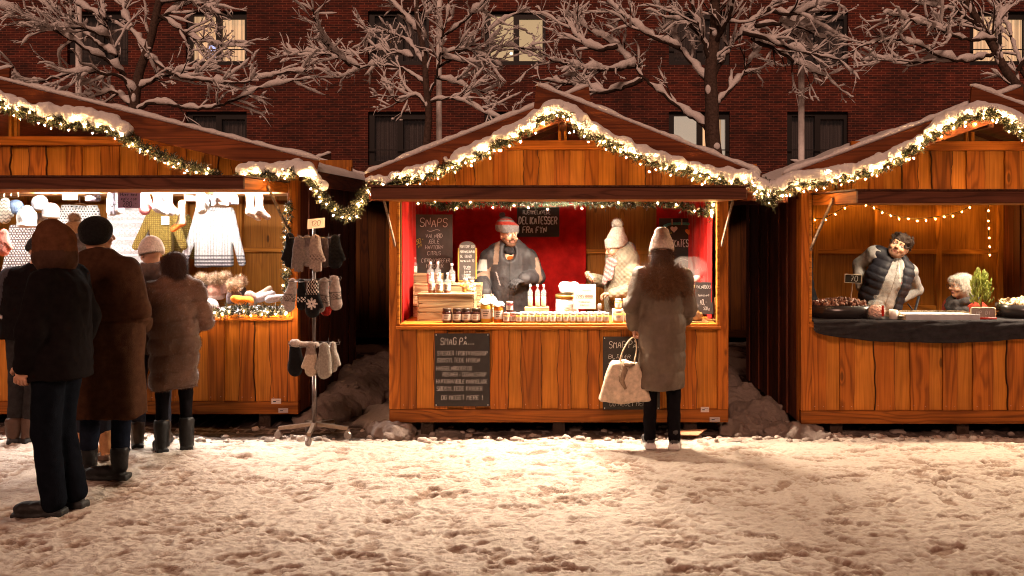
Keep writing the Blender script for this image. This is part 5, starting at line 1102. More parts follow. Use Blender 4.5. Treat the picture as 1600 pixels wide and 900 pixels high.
# sweaters hanging inside the left stall
def sweater(px0, px1, py0, py1, Y, col, label, sl=1.0, pat=None, spread=.06, th=.045, collar=True, sleeves_=(1, 1), hx=0):
    x0, x1 = gx(px0, Y), gx(px1, Y); zt, zb_ = gz(py0, Y), gz(py1, Y); cx = (x0+x1)/2; hw_ = (x1-x0)/2; H_ = zt-zb_
    P = [rbox((cx, Y, (zt+zb_)/2), (hw_-.02, th*.4, H_/2-.02), .02, k=.02)]
    for s, on in ((-1, sleeves_[0]), (1, sleeves_[1])):
        if on: P.append(cap((cx+s*(hw_-.03), Y, zt-.06), (cx+s*(hw_+spread+.02), Y-.04, zt-.06-H_*.82*sl), .052, .038, k=.006, f=(1, .6, 1)))
    if collar: P.append(ell((cx, Y-.03, zt+.01), (.075, .05, .045), k=.01, sub=True))
    C0 = np.array(col, float)
    def cf(v, C):
        C = C.copy(); X, Z = v[:, 0], v[:, 2]; u = (X-cx); zz = Z-zb_
        if pat == 'dots_dark': C[((np.round(X*36+np.round(Z*42)*.5)-(X*36+np.round(Z*42)*.5))**2+(np.round(Z*42)-Z*42)**2) < .085] = (.05, .04, .04)
        if pat == 'dots_white': C[((np.round(X*36+np.round(Z*42)*.5)-(X*36+np.round(Z*42)*.5))**2+(np.round(Z*42)-Z*42)**2) < .085] = (.75, .7, .68)
        if pat == 'check': C[(np.sin(X*330) > .25) | (np.sin(Z*330) > .35)] = (.12, .075, .02)
        if pat == 'stripe':
            C *= np.where(np.sin(u*230) > .35, .62, 1.0)[:, None]; b = (zz < .13) & (np.sin(zz*190) > 0); C[b] = (.10, .09, .10)
        if pat == 'snow': C[(np.abs((zz % .16)-.08) < .03) & (np.sin(X*120)*np.sin(Z*150) > .1)] = (.78, .74, .72); C[(zz % .16) < .018] = (.7, .66, .64)
        return C
    r_ = empty('sweater', (cx, Y, zb_), label, 'sweater', 'sweaters hanging in the knitwear stall'); v, q, c = sdf_mesh(P, .0065, col=col); n = normals_of(v, q)
    v = v+n*(.008*fbm(v[:, 0]*9, v[:, 1]*4, v[:, 2]*3, o=2, s=int(px0) % 97))[:, None]; m = MB(); m.add(v, q, cf(v, c), 0); m.build('knitted_body', 'knit', r_, smooth=True)
    m = MB(); m.tube(smooth_path([(cx-hw_*.8, Y, zt-.04), (cx, Y, zt+.03), (cx+hw_*.8, Y, zt-.04)], 1), .006, (.35, .2, .1), 6); m.tube([(cx, Y, zt+.03), (cx, Y, zt+.10), (cx+.02, Y, zt+.12)], .002, (.4, .4, .4), 5); m.build('hanger', 'metal', r_); return r_
sweater(306, 364, 324, 417, 8.55, (.50, .48, .48), 'white and grey ribbed sweater with striped hem hanging at the right', pat='stripe', spread=.08)
sweater(235, 270, 318, 400, 8.5, (.24, .18, .045), 'mustard checked sweater hanging in the centre of the knitwear stall', pat='check', spread=.10, sl=.85); sweater(272, 296, 334, 402, 8.72, (.24, .17, .045), 'second mustard checked garment half hidden behind the first', pat='check', spread=.03, sleeves_=(0, 1))
sweater(172, 226, 322, 425, 8.6, (.36, .33, .34), 'grey sweater with white snowflake bands hanging behind the shoppers', pat='snow', spread=.05); sweater(97, 152, 320, 400, 8.7, (.70, .68, .66), 'white sweater with black dots hanging above the shoppers', pat='dots_dark', spread=.05); sweater(18, 85, 352, 455, 8.6, (.13, .10, .10), 'dark sweater with white dots hanging at the far left', pat='dots_white', spread=.04)
sweater(-120, -50, 320, 450, 8.6, (.4, .1, .08), 'red sweater hanging outside the picture at the left', spread=.05)
# things hung high in the left stall
def sock(px, py, Y, h, col, label, heel=None, side=1):
    c = V(*pt(px, py, Y)); P = [cap(c, c+V(0, 0, -h*.62), .034, .032, k=.02, f=(1, .6, 1)), cap(c+V(0, 0, -h*.66), c+V(side*.075, 0, -h*.88), .034, .028, k=.025, f=(1, .65, 1))]
    def cf(v, C):
        C = C.copy()
        if heel is not None: C[v[:, 2] < c[2]-h*.70] = heel
        C[(v[:, 2] > c[2]-h*.2)] *= .85; return C
    return knit_obj('sock', P, col, label, 'sock', 'socks hanging in the knitwear stall', res=.0075, colfn=cf)
Yh = 7.75
sock(391, 303, Yh, .24, (.60, .48, .40), 'beige sock at the right end of the hanging row'); sock(405, 302, Yh, .24, (.38, .31, .29), 'grey sock at the right end of the hanging row'); sock(284, 318, 7.9, .26, (.66, .50, .34), 'beige sock with orange heel beside the mustard sweater', heel=(.80, .22, .05), side=-1)
for i, px in enumerate((246, 255, 264)): sock(px, 303, Yh+.05*i, .19, [(.66, .62, .6), (.35, .3, .32), (.7, .65, .62)][i], ['left', 'middle', 'right'][i]+' one of three pale socks hung above the mustard sweater', side=1)
def ghat(px, py, Y, r, col, label, band=None, pat=None, pom=None, name='knit_hat', grp='hats hanging in the knitwear stall', h=1.0):
    c = V(*pt(px, py, Y)); P = [ell(c, (r, r*.8, r*h), k=.02), cap(c+V(0, 0, -r*h*.55), c+V(0, 0, -r*h*.6), r*1.0, k=.01, f=(1, .8, .35))]
    def cf(v, C):
        C = C.copy(); C *= (1+.12*np.sin(np.arctan2(v[:, 1]-c[1], v[:, 0]-c[0])*40))[:, None]
        if band is not None: C[v[:, 2] < c[2]-r*h*.35] = band
        if pat is not None: C[(np.abs(v[:, 2]-c[2]) < r*.42) & (np.sin(v[:, 0]*170)*np.sin(v[:, 2]*170) > .15)] = pat
        return C
    o = knit_obj(name, P, col, label, 'hat', grp, res=.0085, colfn=cf, cuts=[(c+V(0, 0, -r*h*.8), (0, 0, -1))])
    if pom:
        pc = c+V(0, -.01, r*h*1.0+pom*.45); v, q, C = sdf_mesh([ell(pc, pom*.8, (.4, .26, .15))], .008, col=(.42, .28, .17)); n = normals_of(v, q); m = MB(); m.add(v, q, C, 0); strands(m, v, n, 1700, pom*.55, .0024, (.55, .38, .24), gravity=.1, spread=.45, var=.7)
        m.build('pompom', 'hair', o, smooth=True)
    return o
ghat(24, 325, 7.95, .075, (.16, .22, .34), 'blue cap hanging at the upper left', band=(.12, .17, .28)); ghat(42, 340, 7.85, .085, (.78, .76, .74), 'big white knit hat hanging lowest at the upper left', h=1.3); ghat(62, 318, 7.9, .07, (.45, .42, .44), 'light grey hat hanging beside the white one', h=1.1); ghat(80, 330, 7.9, .075, (.32, .28, .30), 'mid grey hat with turned brim hanging above the shoppers', band=(.5, .46, .46))
ghat(62, 345, 8.0, .07, (.70, .66, .62), 'cream hat hanging under the light grey one'); ghat(145, 306, 7.8, .065, (.09, .07, .08), 'dark hat with white flecks hanging high in the middle', pat=(.6, .55, .52)); ghat(344, 312, 7.75, .075, (.50, .44, .42), 'grey hat with dark snow pattern above the striped sweater', pat=(.16, .12, .12)); ghat(326, 314, 7.85, .06, (.14, .11, .12), 'dark hat tucked left of the snow patterned one'); ghat(362, 312, 7.85, .06, (.34, .31, .36), 'lilac grey hat right of the snow patterned one')
ghat(300, 306, 7.8, .065, (.78, .74, .70), 'white hat hanging high between mustard and striped sweaters', band=(.6, .5, .45)); ghat(110, 305, 7.85, .06, (.40, .42, .30), 'green flecked white hat hanging high at the left', pat=(.7, .68, .6)); ghat(205, 312, 7.95, .06, (.66, .5, .42), 'pinkish hat behind the purple price card', pat=(.4, .2, .15))
for i, (px, py, c1, ptn, lb) in enumerate(((176, 302, (.55, .56, .66), 'dots', 'blue and white patterned mitten left of the purple card'), (226, 301, (.55, .20, .17), 'dots', 'red patterned mitten right of the purple card'), (186, 300, (.7, .67, .64), 'band', 'white patterned mitten behind the purple card'), (8, 315, (.72, .66, .55), 'zig', 'cream patterned mitten at the far upper left'), (6, 365, (.5, .18, .14), 'dots', 'red flecked mitten hanging at the far left edge'), (315, 300, (.72, .7, .68), 'rib', 'white ribbed mitten above the striped sweater'))):
    mitten(px, py, 7.75 if i != 3 else 7.9, .19, .052, c1, lb, 1, pat=ptn, grp='mittens hanging in the knitwear stall')
Y = 7.6
board('price_card', 'purple price card reading Huer med ægte cop 280 hung at the top', 'sign', gx(184, Y), gx(220, Y), gz(325, Y), gz(294, Y), Y, [('Huer med', .5, .62, .15, .75, dict(col=(.06, .05, .10), w=.004)), ('ægte cop', .5, .40, .15, .70, dict(col=(.06, .05, .10), w=.004)), ('280.-', .54, .08, .25, .66, dict(col=(.06, .05, .10), w=.005))], col=(.42, .30, .55), mat='paper', seed=14)
o = board('price_tag', 'white price tag pinned on the mustard checked sweater', 'tag', gx(252, 8.42), gx(264, 8.42), gz(351, 8.42), gz(338, 8.42), 8.42, [], col=(.8, .78, .75), mat='paper')
m = MB()
for x in np.linspace(gx(-60, 7.6), gx(28, 7.6), 9): m.tube([(x, 7.6, gz(308, 7.6)), (x, 7.6, gz(288, 7.6))], .003, (.5, .4, .25), 5)
for z in (gz(308, 7.6), gz(300, 7.6), gz(290, 7.6)): m.tube([(gx(-60, 7.6), 7.6, z), (gx(28, 7.6), 7.6, z)], .003, (.5, .4, .25), 5)
tag(m.build('wire_grid', 'metal'), 'wire hanging grid at the upper left corner of the knitwear stall', 'rack')
m = MB(); m.tube([(-6.9, 7.75, 1.965), (-2.3, 7.75, 1.965)], .012, (.4, .2, .08), 8); tag(m.build('hanging_rail', 'wood_x'), 'long wooden rail from which hats and socks hang', 'rail'); m = MB(); m.tube([(-6.9, 8.6, 1.97), (-2.3, 8.6, 1.97)], .012, (.4, .2, .08), 8); tag(m.build('hanging_rail', 'wood_x'), 'rear wooden rail carrying the row of sweaters', 'rail')
# counter: cloth, pompom hats and gloves
v, q, c = sdf_mesh([rbox((-2.95, 7.72, .938), (.66, .22, .004), .012, k=.01)], .016, noise=lambda X: .012*fbm(X[..., 0]*7, X[..., 1]*7, o=3, s=5)); m = MB(); m.add(v, q, np.array((.78, .76, .74)), 0); tag(m.build('fleece_cloth', 'knit', smooth=True), 'rumpled white fleece cloth on the knitwear counter', 'cloth')
for px, py, r, c1, bd, lb in ((316, 447, .065, (.40, .34, .33), (.6, .5, .48), 'grey bobble hat at the left of the heap'), (336, 450, .085, (.62, .34, .26), (.7, .5, .42), 'big salmon pink bobble hat tilted in the heap'), (352, 444, .06, (.5, .3, .25), None, 'rust bobble hat behind the salmon one'), (375, 450, .06, (.06, .05, .055), (.08, .06, .07), 'black bobble hat at the back right of the heap'), (366, 458, .070, (.10, .07, .07), (.05, .035, .035), 'dark bobble hat with large fur pompom in front')):
    ghat(px, py+6, 7.85 if py < 455 else 7.70, r, c1, lb, band=bd, pom=.062, grp='bobble hats heaped on the knitwear counter', name='bobble_hat')
ghat(326, 477, 7.62, .085, (.72, .66, .66), 'white and pink mottled hat lying at the left of the counter', band=(.6, .32, .28), grp='bobble hats heaped on the knitwear counter', h=.7, name='knit_hat')
knit_obj('knit_hat', [ell(pt(381, 469, 7.58), (.085, .07, .035), k=.02), cap(pt(366, 467, 7.55), pt(390, 472, 7.55), .03, .035, k=.02)], (.85, .25, .03), 'bright orange knit hat lying flat on the white fleece', 'hat', 'bobble hats heaped on the knitwear counter'); knit_obj('knit_hat', [cap(pt(390, 462, 7.7), pt(406, 467, 7.7), .045, .03, k=.03)], (.36, .28, .24), 'brown furry hat behind the orange one', 'hat', 'bobble hats heaped on the knitwear counter', hair=None)
knit_obj('scarf', [cap(pt(405, 466, 7.7), pt(425, 460, 7.75), .04, .035, k=.03), cap(pt(420, 468, 7.62), pt(449, 464, 7.66), .034, .030, k=.03)], (.36, .33, .35), 'folded grey scarf at the right end of the knitwear counter', 'scarf'); knit_obj('scarf', [cap(pt(398, 468, 7.8), pt(420, 452, 7.85), .04, .03, k=.03)], (.50, .42, .33), 'folded beige scarf behind the grey one', 'scarf')

# ============================================================ right stall
YS = 7.1; CTR = .91
def drape_edge(label):
    n = 170; s = np.linspace(0, 1, n); X = 2.06+s*(4.53-2.06); rows_ = []
    hang = .06+.085*np.sin(np.clip(s*1.15, 0, 1)*pi)**.5+.012*vnoise(s*9, s*0, s=3)
    fr = np.linspace(0, 1, 22); G3 = np.zeros((n, 30, 3))
    for j in range(8): G3[:, j] = np.stack([X, np.full(n, YS+.42-.058*j), CTR+.006+.003*vnoise(X*12, np.full(n, j*.5), s=9)], 1)
    for j in range(22):
        f = fr[j]; wv = .016*f*np.sin(X*16+5*f+3*vnoise(X*1.6, X*0+f*1.5, s=5))+.012*fbm(X*6+f*2, X*0+f*5, o=2, s=11); G3[:, 8+j] = np.stack([X, YS-.022-.02*np.sqrt(f)-np.abs(wv)-.012*np.abs(np.sin(f*9+X*5)), CTR+.006-hang*f*1.15], 1)
    m = MB(); m.grid(G3, (.028, .026, .028)); o = m.build('black_cloth', 'cloth', smooth=True); md = o.modifiers.new('t', 'SOLIDIFY'); md.thickness = .005; return tag(o, label, 'cloth')
drape_edge('black cloth draped over the counter edge of the right stall')
def tub(x, y, rx, ry, h, label, fill, fc, n, seed):
    rs = np.random.RandomState(seed); o = empty('bowl', (x, y, CTR+.008), label, 'bowl', 'dark bowls of sweets in the right stall')
    m = MB(); m.lathe((0, 0, 0), [(rx*.85, 0), (rx*.95, .01), (rx, h), (rx*.95, h), (rx*.9, .02), (0, .02)], (.022, .018, .018), 36, sy=ry/rx); m.build('bowl_shell', 'gloss', o, smooth=True, local=True)
    m = MB(); 
    for i in range(n):
        a = rs.uniform(0, 6.28); r = rs.uniform(0, .85); p = V(cos(a)*r*rx, sin(a)*r*ry, h-.015+.05*(1-r*r)*rs.uniform(.4, 1)); R = rotm(*rs.uniform(0, 3, 3)); s_ = rs.uniform(.014, .026)
        k = MB(); k.ball((0, 0, 0), (s_*1.5, s_, s_*.55), fc, 7, 5); v = k.v[0]+.35*s_*vnoise(k.v[0][:, 0]*90+i, k.v[0][:, 1]*90, k.v[0][:, 2]*90)[:, None]; m.add(v@R.T+p, k.f, np.array(fc)*rs.uniform(.5, 1.5), 0)
    f = m.build(fill, 'gloss', o, local=True); f['kind'] = 'stuff'; return o
tub(gx(1312, 7.35), 7.35, .27, .18, .11, 'large dark bowl heaped with chocolate bark at the left of the right counter', 'chocolate', (.20, .10, .07), 260, 1); tub(gx(1606, 7.35), 7.35, .26, .18, .115, 'dark bowl heaped with pale sweets at the right edge', 'sweets', (.62, .46, .28), 260, 2)
# price sign 70 on a stick
c0 = V(*pt(1333, 435.5, 7.36)); r_ = empty('price_sign', (c0[0], c0[1], 1.02), 'small black price sign reading 70 on a stick in the chocolate bowl', 'sign'); M = Matrix.Translation(Vector(c0)) @ Matrix.Rotation(radians(3), 4, 'Y')
m = MB(); m.box(-.066, .066, 0, .006, -.032, .032, (.04, .035, .03), M=M); m.build('board', 'chalkboard', r_); m = MB(); m.box(-.07, .07, -.002, .008, .032, .037, (.6, .5, .38), M=M); m.box(-.07, .07, -.002, .008, -.037, -.032, (.6, .5, .38), M=M); m.box(-.072, -.0665, -.002, .008, -.037, .037, (.6, .5, .38), M=M); m.box(.0665, .072, -.002, .008, -.037, .037, (.6, .5, .38), M=M); m.build('frame', 'paper', r_)
m2 = MB(); text_strokes(m2, '70', .012, -.02, .042, -.002, random.Random(5), width=.065, w=.005); m = MB(); m.add(np.concatenate(m2.v)@np.array(M)[:3, :3].T+np.array(M)[:3, 3], m2.f, (.6, .58, .54), 0); m.build('lettering', 'chalk', r_)
m = MB(); m.tube([c0+V(-.0, .01, -.036), c0+V(-.018, .02, -.20)], .005, (.6, .42, .3), 6); m.build('stick', 'wood_z', r_)
# lidded glass jar with mix, mug
xj = gx(1368.5, 7.24); o = empty('glass_jar', (xj, 7.24, CTR+.008), 'lidded glass jar filled with pinkish nut mix and a red ribbon', 'jar')
m = MB(); m.lathe((0, 0, 0), [(.070, 0), (.078, .01), (.080, .09), (.066, .115), (.055, .125)], (1, 1, 1), 24); m.build('glass', 'glass', o, smooth=True, local=True)
v, q, c = sdf_mesh([cap((0, 0, .055), (0, 0, .062), .070, k=.01, f=(1, 1, .75))], .006, noise=lambda X: .006*vnoise(X[..., 0]*110, X[..., 1]*110, X[..., 2]*110)); C = np.array((.62, .34, .25))*(1+.5*vnoise(v[:, 0]*120, v[:, 1]*120, v[:, 2]*120))[:, None]; m = MB(); m.add(v, q, C, 0); m.build('nut_mix', 'matte', o, local=True)
m = MB(); m.lathe((0, 0, .126), [(.060, 0), (.062, .012), (.045, .024), (.012, .030), (.010, .040), (.020, .055), (.014, .068), (0, .07)], (.8, .78, .75), 20); m.build('lid', 'glass', o, smooth=True, local=True); m = MB(); m.box(.018, .036, -.083, -.079, .03, .118, (.5, .02, .01)); m.build('ribbon', 'cloth', o, local=True)
xm = gx(1396, 7.2); o = empty('mug', (xm, 7.2, CTR+.008), 'white mug between the glass jar and the tray', 'mug'); m = MB(); m.lathe((0, 0, 0), [(.028, 0), (.034, .006), (.034, .078), (.031, .078), (.029, .012), (0, .012)], (.72, .66, .60), 20); m.build('cup', 'gloss', o, smooth=True, local=True); m = MB(); m.tube(smooth_path([(.033, 0, .062), (.056, 0, .058), (.056, 0, .026), (.033, 0, .022)], 2), .005, (.72, .66, .60), 7); m.build('handle', 'gloss', o, smooth=True, local=True)
# long tray
x0, x1 = gx(1402, 7.15), gx(1529, 7.15); o = empty('display_tray', ((x0+x1)/2, 7.2, CTR+.007), 'long shallow tray with pale wooden liner and grey front on the right counter', 'tray')
m = MB(); m.box(x0+.06, x1, 7.125, 7.137, CTR+.008, CTR+.058, (.46, .47, .50)); m.build('front', 'matte', o, bevel=.002); m = MB(); m.box(x0+.05, x1, 7.138, 7.43, CTR+.008, CTR+.016, (.6, .5, .35)); m.build('bottom', 'wood_x', o); m = MB(); m.add([(x0+.06, 7.131, CTR+.009), (x0-.03, 7.42, CTR+.009), (x0-.03, 7.42, CTR+.056), (x0+.06, 7.131, CTR+.056)], [(0, 1, 2, 3)], (.7, .6, .42)); m.box(x1-.012, x1, 7.138, 7.43, CTR+.017, CTR+.056, (.6, .5, .36)); m.box(x0-.02, x1-.013, 7.42, 7.432, CTR+.017, CTR+.056, (.62, .52, .38)); m.build('side', 'wood_y', o); m = MB(); m.box(x0+.02, x1-.02, 7.14, 7.41, CTR+.038, CTR+.045, (.80, .74, .62)); m.build('sheet_of_paper', 'paper', o)
# framed sign with red base
Y = 7.17; ro = board('framed_sign', 'small white framed sign reading MP 200921 before the potted conifer', 'sign', gx(1518.5, Y), gx(1554, Y), gz(503, Y), gz(482, Y), Y, [('MP  DI', .5, .55, .28, .6, dict(col=(.75, .72, .68), w=.004)), ('200921', .52, .08, .30, .8, dict(col=(.78, .75, .7), w=.005))], col=(.36, .30, .27), frame=(.008, (.80, .70, .5)), seed=16)
m = MB(); m.box(gx(1529, Y), gx(1556, Y), Y-.02, Y+.05, CTR+.012, CTR+.028, (.45, .03, .015)); tag(m.build('red_tray', 'gloss', bevel=.004), 'flat red tin under the framed sign', 'tin')
# potted dwarf conifer
xc, yc = gx(1533, 7.38), 7.38; o = empty('potted_conifer', (xc, yc, CTR+.008), 'small yellow green conifer with two tips standing in a pot on the right counter', 'plant'); rs = np.random.RandomState(12)
m = MB(); m.lathe((0, 0, 0), [(.04, 0), (.055, .08), (.06, .085), (.05, .085), (0, .08)], (.25, .08, .04), 18); m.build('pot', 'matte', o, smooth=True, local=True); m = MB(); m.tube([(0, 0, .07), (0, 0, .25)], .008, (.15, .08, .04), 6); m.build('stem', 'bark', o, local=True)
m = MB()
for i in range(230):
    z = rs.uniform(0, 1)**.8; side = rs.choice((-1, 1)); r = (.092*(1-z)**.55)*rs.uniform(.3, 1); a = rs.uniform(0, 6.28); tip = V(side*.028*min(1, z*1.6), 0, 0); b = V(cos(a)*r, sin(a)*r, .10+z*.26)+tip
    d = V(cos(a)*.5*(1-z), sin(a)*.5*(1-z), 1); L = rs.uniform(.03, .06); P = np.stack([b, b+d*L*.5, b+d*L]); m.tube(P, [.006, .0085, .002], np.array((.30, .33, .06))*rs.uniform(.6, 1.3), 5)
    nn = 10; q0 = b+d*L*rs.uniform(0, 1, (nn, 1)); e = rs.normal(0, 1, (nn, 3)); e /= np.linalg.norm(e, axis=1, keepdims=True); m.add(np.stack([q0-.001, q0+.001, q0+e*.014], 1).reshape(-1, 3), np.arange(nn*3).reshape(-1, 3), np.array((.36, .38, .09))*rs.uniform(.6, 1.3), 0)
m.build('foliage', 'needles', o, local=True)
# dark folding bracket at the back
m = MB(); m.beam(pt(1436, 463, 8.1), pt(1428, 492, 8.0), .02, .02, (.05, .05, .06)); m.beam(pt(1418, 474, 8.05), pt(1432, 492, 8.0), .008, .012, (.05, .05, .06)); tag(m.build('reading_stand', 'frame_paint', bevel=.003), 'dark tilted metal stand behind the tray beside the young keeper', 'stand')
# string lights
def string_lights(path, n, label, seed, mesh):
    rs = np.random.RandomState(seed); P = smooth_path(path, 3); r_ = empty('string_lights', tuple(P[0]), label, 'string lights', 'yellow string lights in the right stall'); m = MB(); m.tube(resample(P, .03), .0035, (.02, .02, .015), 5); m.build('wire', 'gloss', r_); D = resample(P, .005)
    for i in np.linspace(2, len(D)-3, n).astype(int):
        b = bpy.data.objects.new('bulb', mesh); COL.objects.link(b); b.parent = r_; b.location = tuple(D[i]+V(0, -.01, -.022+rs.uniform(-.008, .012)-np.array(P[0])[2]*0)-V(*P[0]))
YL = 8.95
string_lights(gp([(1255, 346), (1272, 341), (1285, 342), (1300, 335), (1320, 323), (1336, 313)], YL), 6, 'short string of lights sagging at the left of the back wall', 3, BULBY)
string_lights(gp([(1338, 312), (1362, 322), (1385, 333), (1405, 339), (1425, 341), (1450, 341), (1480, 336), (1505, 329), (1528, 314)], YL), 15, 'long string of lights sagging across the back wall', 4, BULBY)
string_lights(gp([(1545, 312), (1543, 335), (1545, 365), (1546, 398)], YL), 7, 'string of lights hanging down the stud at the right', 5, BULBY)
m = MB()
for i in range(5):
    P = [V(*pt(1590+rg.uniform(-5, 5), 315+j*18, 8.92))+V(0, -rg.uniform(0, .04), 0) for j in range(8-(i > 2)*3)]; m.tube(smooth_path(P, 2), .006, (.02, .018, .015), 5)
m.tube(smooth_path([V(*pt(1587, 380, 8.92)), V(*pt(1586, 420, 8.92)), V(*pt(1583, 440, 8.92)), V(*pt(1586, 475, 8.92))], 2), .005, (.02, .018, .015), 5); tag(m.build('cable_bundle', 'gloss', smooth=True), 'tangled dark cable bundle hanging on the back wall at the right edge', 'cable')
# ============================================================ people
SKIN = np.array((.52, .27, .17))
def joints(k=1.0, **ov):
    J = dict(pel=(0, 0, .93), wai=(0, 0, 1.08), che=(0, .005, 1.28), nek=(0, .015, 1.47), hd=(0, -.012, 1.615))
    for s, n in ((-1, 'r'), (1, 'l')):      # r = the person's right hand, on the -X side when facing -Y
        J.update({'sh'+n: (s*.175, .01, 1.40), 'el'+n: (s*.235, .03, 1.13), 'wr'+n: (s*.235, -.05, .90), 'hi'+n: (s*.085, 0, .92), 'kn'+n: (s*.095, -.02, .50), 'an'+n: (s*.10, .02, .085), 'to'+n: (s*.115, -.125, .03)})
    J.update(ov)
    return {a: V(*b)*k for a, b in J.items()}
def head_prims(c, R, skin=SKIN, brow=(.05, .03, .02), beard=None, k=1.0, age=0):
    g = lambda x, y, z: c+R@(V(x, y, z)*k)
    P = [ell(g(0, .018, .022), (.073*k, .090*k, .088*k), skin, R=R, k=.01), ell(g(0, -.022, -.035), (.060*k, .066*k, .075*k), skin, R=R, k=.03*k),
         ell(g(0, -.058, -.088), (.027*k, .024*k, .022*k), beard if beard is not None else skin, R=R, k=.03*k), ell(g(0, .02, -.055), (.055*k, .05*k, .055*k), skin, R=R, k=.02)]
    P += [cap(g(-.035, -.083, .026), g(.035, -.083, .026), .011*k, col=skin, k=.012)]
    for s in (-1, 1):
        P += [ell(g(s*.031, -.099, .004), (.018*k, .014*k, .012*k), R=R, k=.008, sub=True), ell(g(s*.040, -.066, -.030), (.022*k, .022*k, .02*k), skin, R=R, k=.015),
              ell(g(s*.031, -.077, .004), .0128*k, (.62, .58, .54), k=.002), ell(g(s*.031, -.087, .004), .0052*k, (.03, .02, .015), k=.001),
              cap(g(s*.016, -.093, .024), g(s*.047, -.082, .027), .0055*k, .004*k, col=brow, k=.004),
              ell(g(s*.074, .012, -.004), (.011*k, .019*k, .031*k), skin, R=R, k=.006),
              cap(g(s*.018, -.093, .014), g(s*.045, -.082, .012), .004*k, col=skin*.8, k=.003)]
    P += [cap(g(0, -.088, .018), g(0, -.110, -.022), .008*k, .0125*k, col=skin, k=.008), ell(g(-.012, -.100, -.026), .008*k, skin, k=.006), ell(g(.012, -.100, -.026), .008*k, skin, k=.006),
          cap(g(-.020, -.085, -.054), g(0, -.094, -.051), .0058*k, col=(.36, .15, .115), k=.004), cap(g(.020, -.085, -.054), g(0, -.094, -.051), .0058*k, col=(.36, .15, .115), k=.004),
          cap(g(-.017, -.084, -.061), g(.017, -.084, -.061), .0065*k, col=(.36, .15, .115), k=.004)]
    if beard is not None:
        for s in (-1, 1): P += [cap(g(s*.058, -.03, -.045), g(s*.028, -.062, -.086), .018*k, col=beard, k=.012), cap(g(s*.026, -.088, -.052), g(0, -.098, -.041), .006*k, col=beard, k=.004), cap(g(s*.024, -.085, -.055), g(s*.016, -.076, -.08), .008*k, col=beard, k=.004)]
    for p in P: p['bias'] = 0
    return P
def hand_prims(w, d, nrm, side, curl=.5, skin=SKIN, spread=.10, k=1.0, thumb=.8):
    """w wrist, d pointing along the hand, nrm out of the palm; side +1/-1 says on which side the thumb sits"""
    d = V(*d); d /= np.linalg.norm(d); n = V(*nrm); n -= d*np.dot(n, d); n /= np.linalg.norm(n); l = np.cross(d, n)*side
    R = np.stack([l, d, n], 1); w = V(*w)
    P = [ell(w+d*.05*k, (.040*k, .052*k, .016*k), skin, R=R, k=.01), cap(w-d*.02*k, w+d*.02*k, .024*k, col=skin, k=.015), ell(w+d*.04*k+l*.025*k+n*.006*k, (.016*k, .03*k, .014*k), skin, R=R, k=.01)]
    for i, L in enumerate((.070, .080, .075, .058)):
        o = (.030-.020*i)*k; p = w+d*.090*k+l*o; dd = d+l*(.15-.10*i)*spread*5; dd /= np.linalg.norm(dd); a = 0
        for j, fr in enumerate((.45, .31, .24)):
            a += curl*(.9, 1.1, .8)[j]*(1+.06*i); e = cos(a)*dd+sin(a)*n; q = p+e*L*fr*k
            P.append(cap(p, q, (.0098-.0012*j)*k, (.009-.0014*j)*k, col=skin, k=.0035)); p = q
    p = w+d*.025*k+l*.034*k
    for j, L in enumerate((.038, .030, .024)):
        e = d*.75+l*(.75-.45*j*thumb)+n*(.25+.35*j*thumb); e /= np.linalg.norm(e); q = p+e*L*k; P.append(cap(p, q, (.0125-.0012*j)*k, (.0112-.0012*j)*k, col=skin, k=.005)); p = q
    return P
def rot_head(yaw=0, pitch=0, roll=0):
    return np.array(Matrix.Rotation(radians(yaw), 3, 'Z') @ Matrix.Rotation(radians(roll), 3, 'Y') @ Matrix.Rotation(radians(pitch), 3, 'X'))
def make_body(J, root, head, k, skin=SKIN, hands=(), legs=True, **hk):
    P = [cap(J['pel'], J['wai'], .105*k, .095*k, f=(1.2, .85, 1), col=skin, k=.03), cap(J['wai'], J['che'], .095*k, .11*k, f=(1.2, .8, 1), col=skin, k=.03), cap(J['shr'], J['shl'], .05*k, col=skin, k=.04),
         cap(J['che'], J['nek'], .09*k, .05*k, col=skin, k=.03), cap(J['nek']-V(0, 0, .03), J['hd']-V(0, 0, .05)*k+head@V(0, .02, 0)*k, .052*k, .05*k, col=skin, k=.02)]
    for n in 'rl':
        P += [cap(J['sh'+n], J['el'+n], .043*k, .036*k, col=skin, k=.02), cap(J['el'+n], J['wr'+n], .036*k, .025*k, col=skin, k=.02),
              cap(J['hi'+n], J['kn'+n], .072*k, .05*k, col=skin, k=.03), cap(J['kn'+n], J['an'+n], .048*k, .036*k, col=skin, k=.02), cap(J['an'+n]-V(0, 0, .03*k), J['to'+n]+V(0, 0, .01), .034*k, .025*k, col=skin, k=.02)]
    m = MB(); v, q, c = sdf_mesh(P, .014, col=skin); m.add(v, q, c, 0)
    v, q, c = sdf_mesh(head_prims(J['hd'], head, skin, k=k, **hk)+[cap(J['nek'], J['hd']-V(0, 0, .05)*k, .05*k, .048*k, col=skin, k=.02)], .0045, col=skin); m.add(v, q, c, 0)
    for hp in hands:
        v, q, c = sdf_mesh(hp, .0034, col=skin); m.add(v, q, c, 0)
    return m.build('body', 'skin', root, smooth=True, local=True)
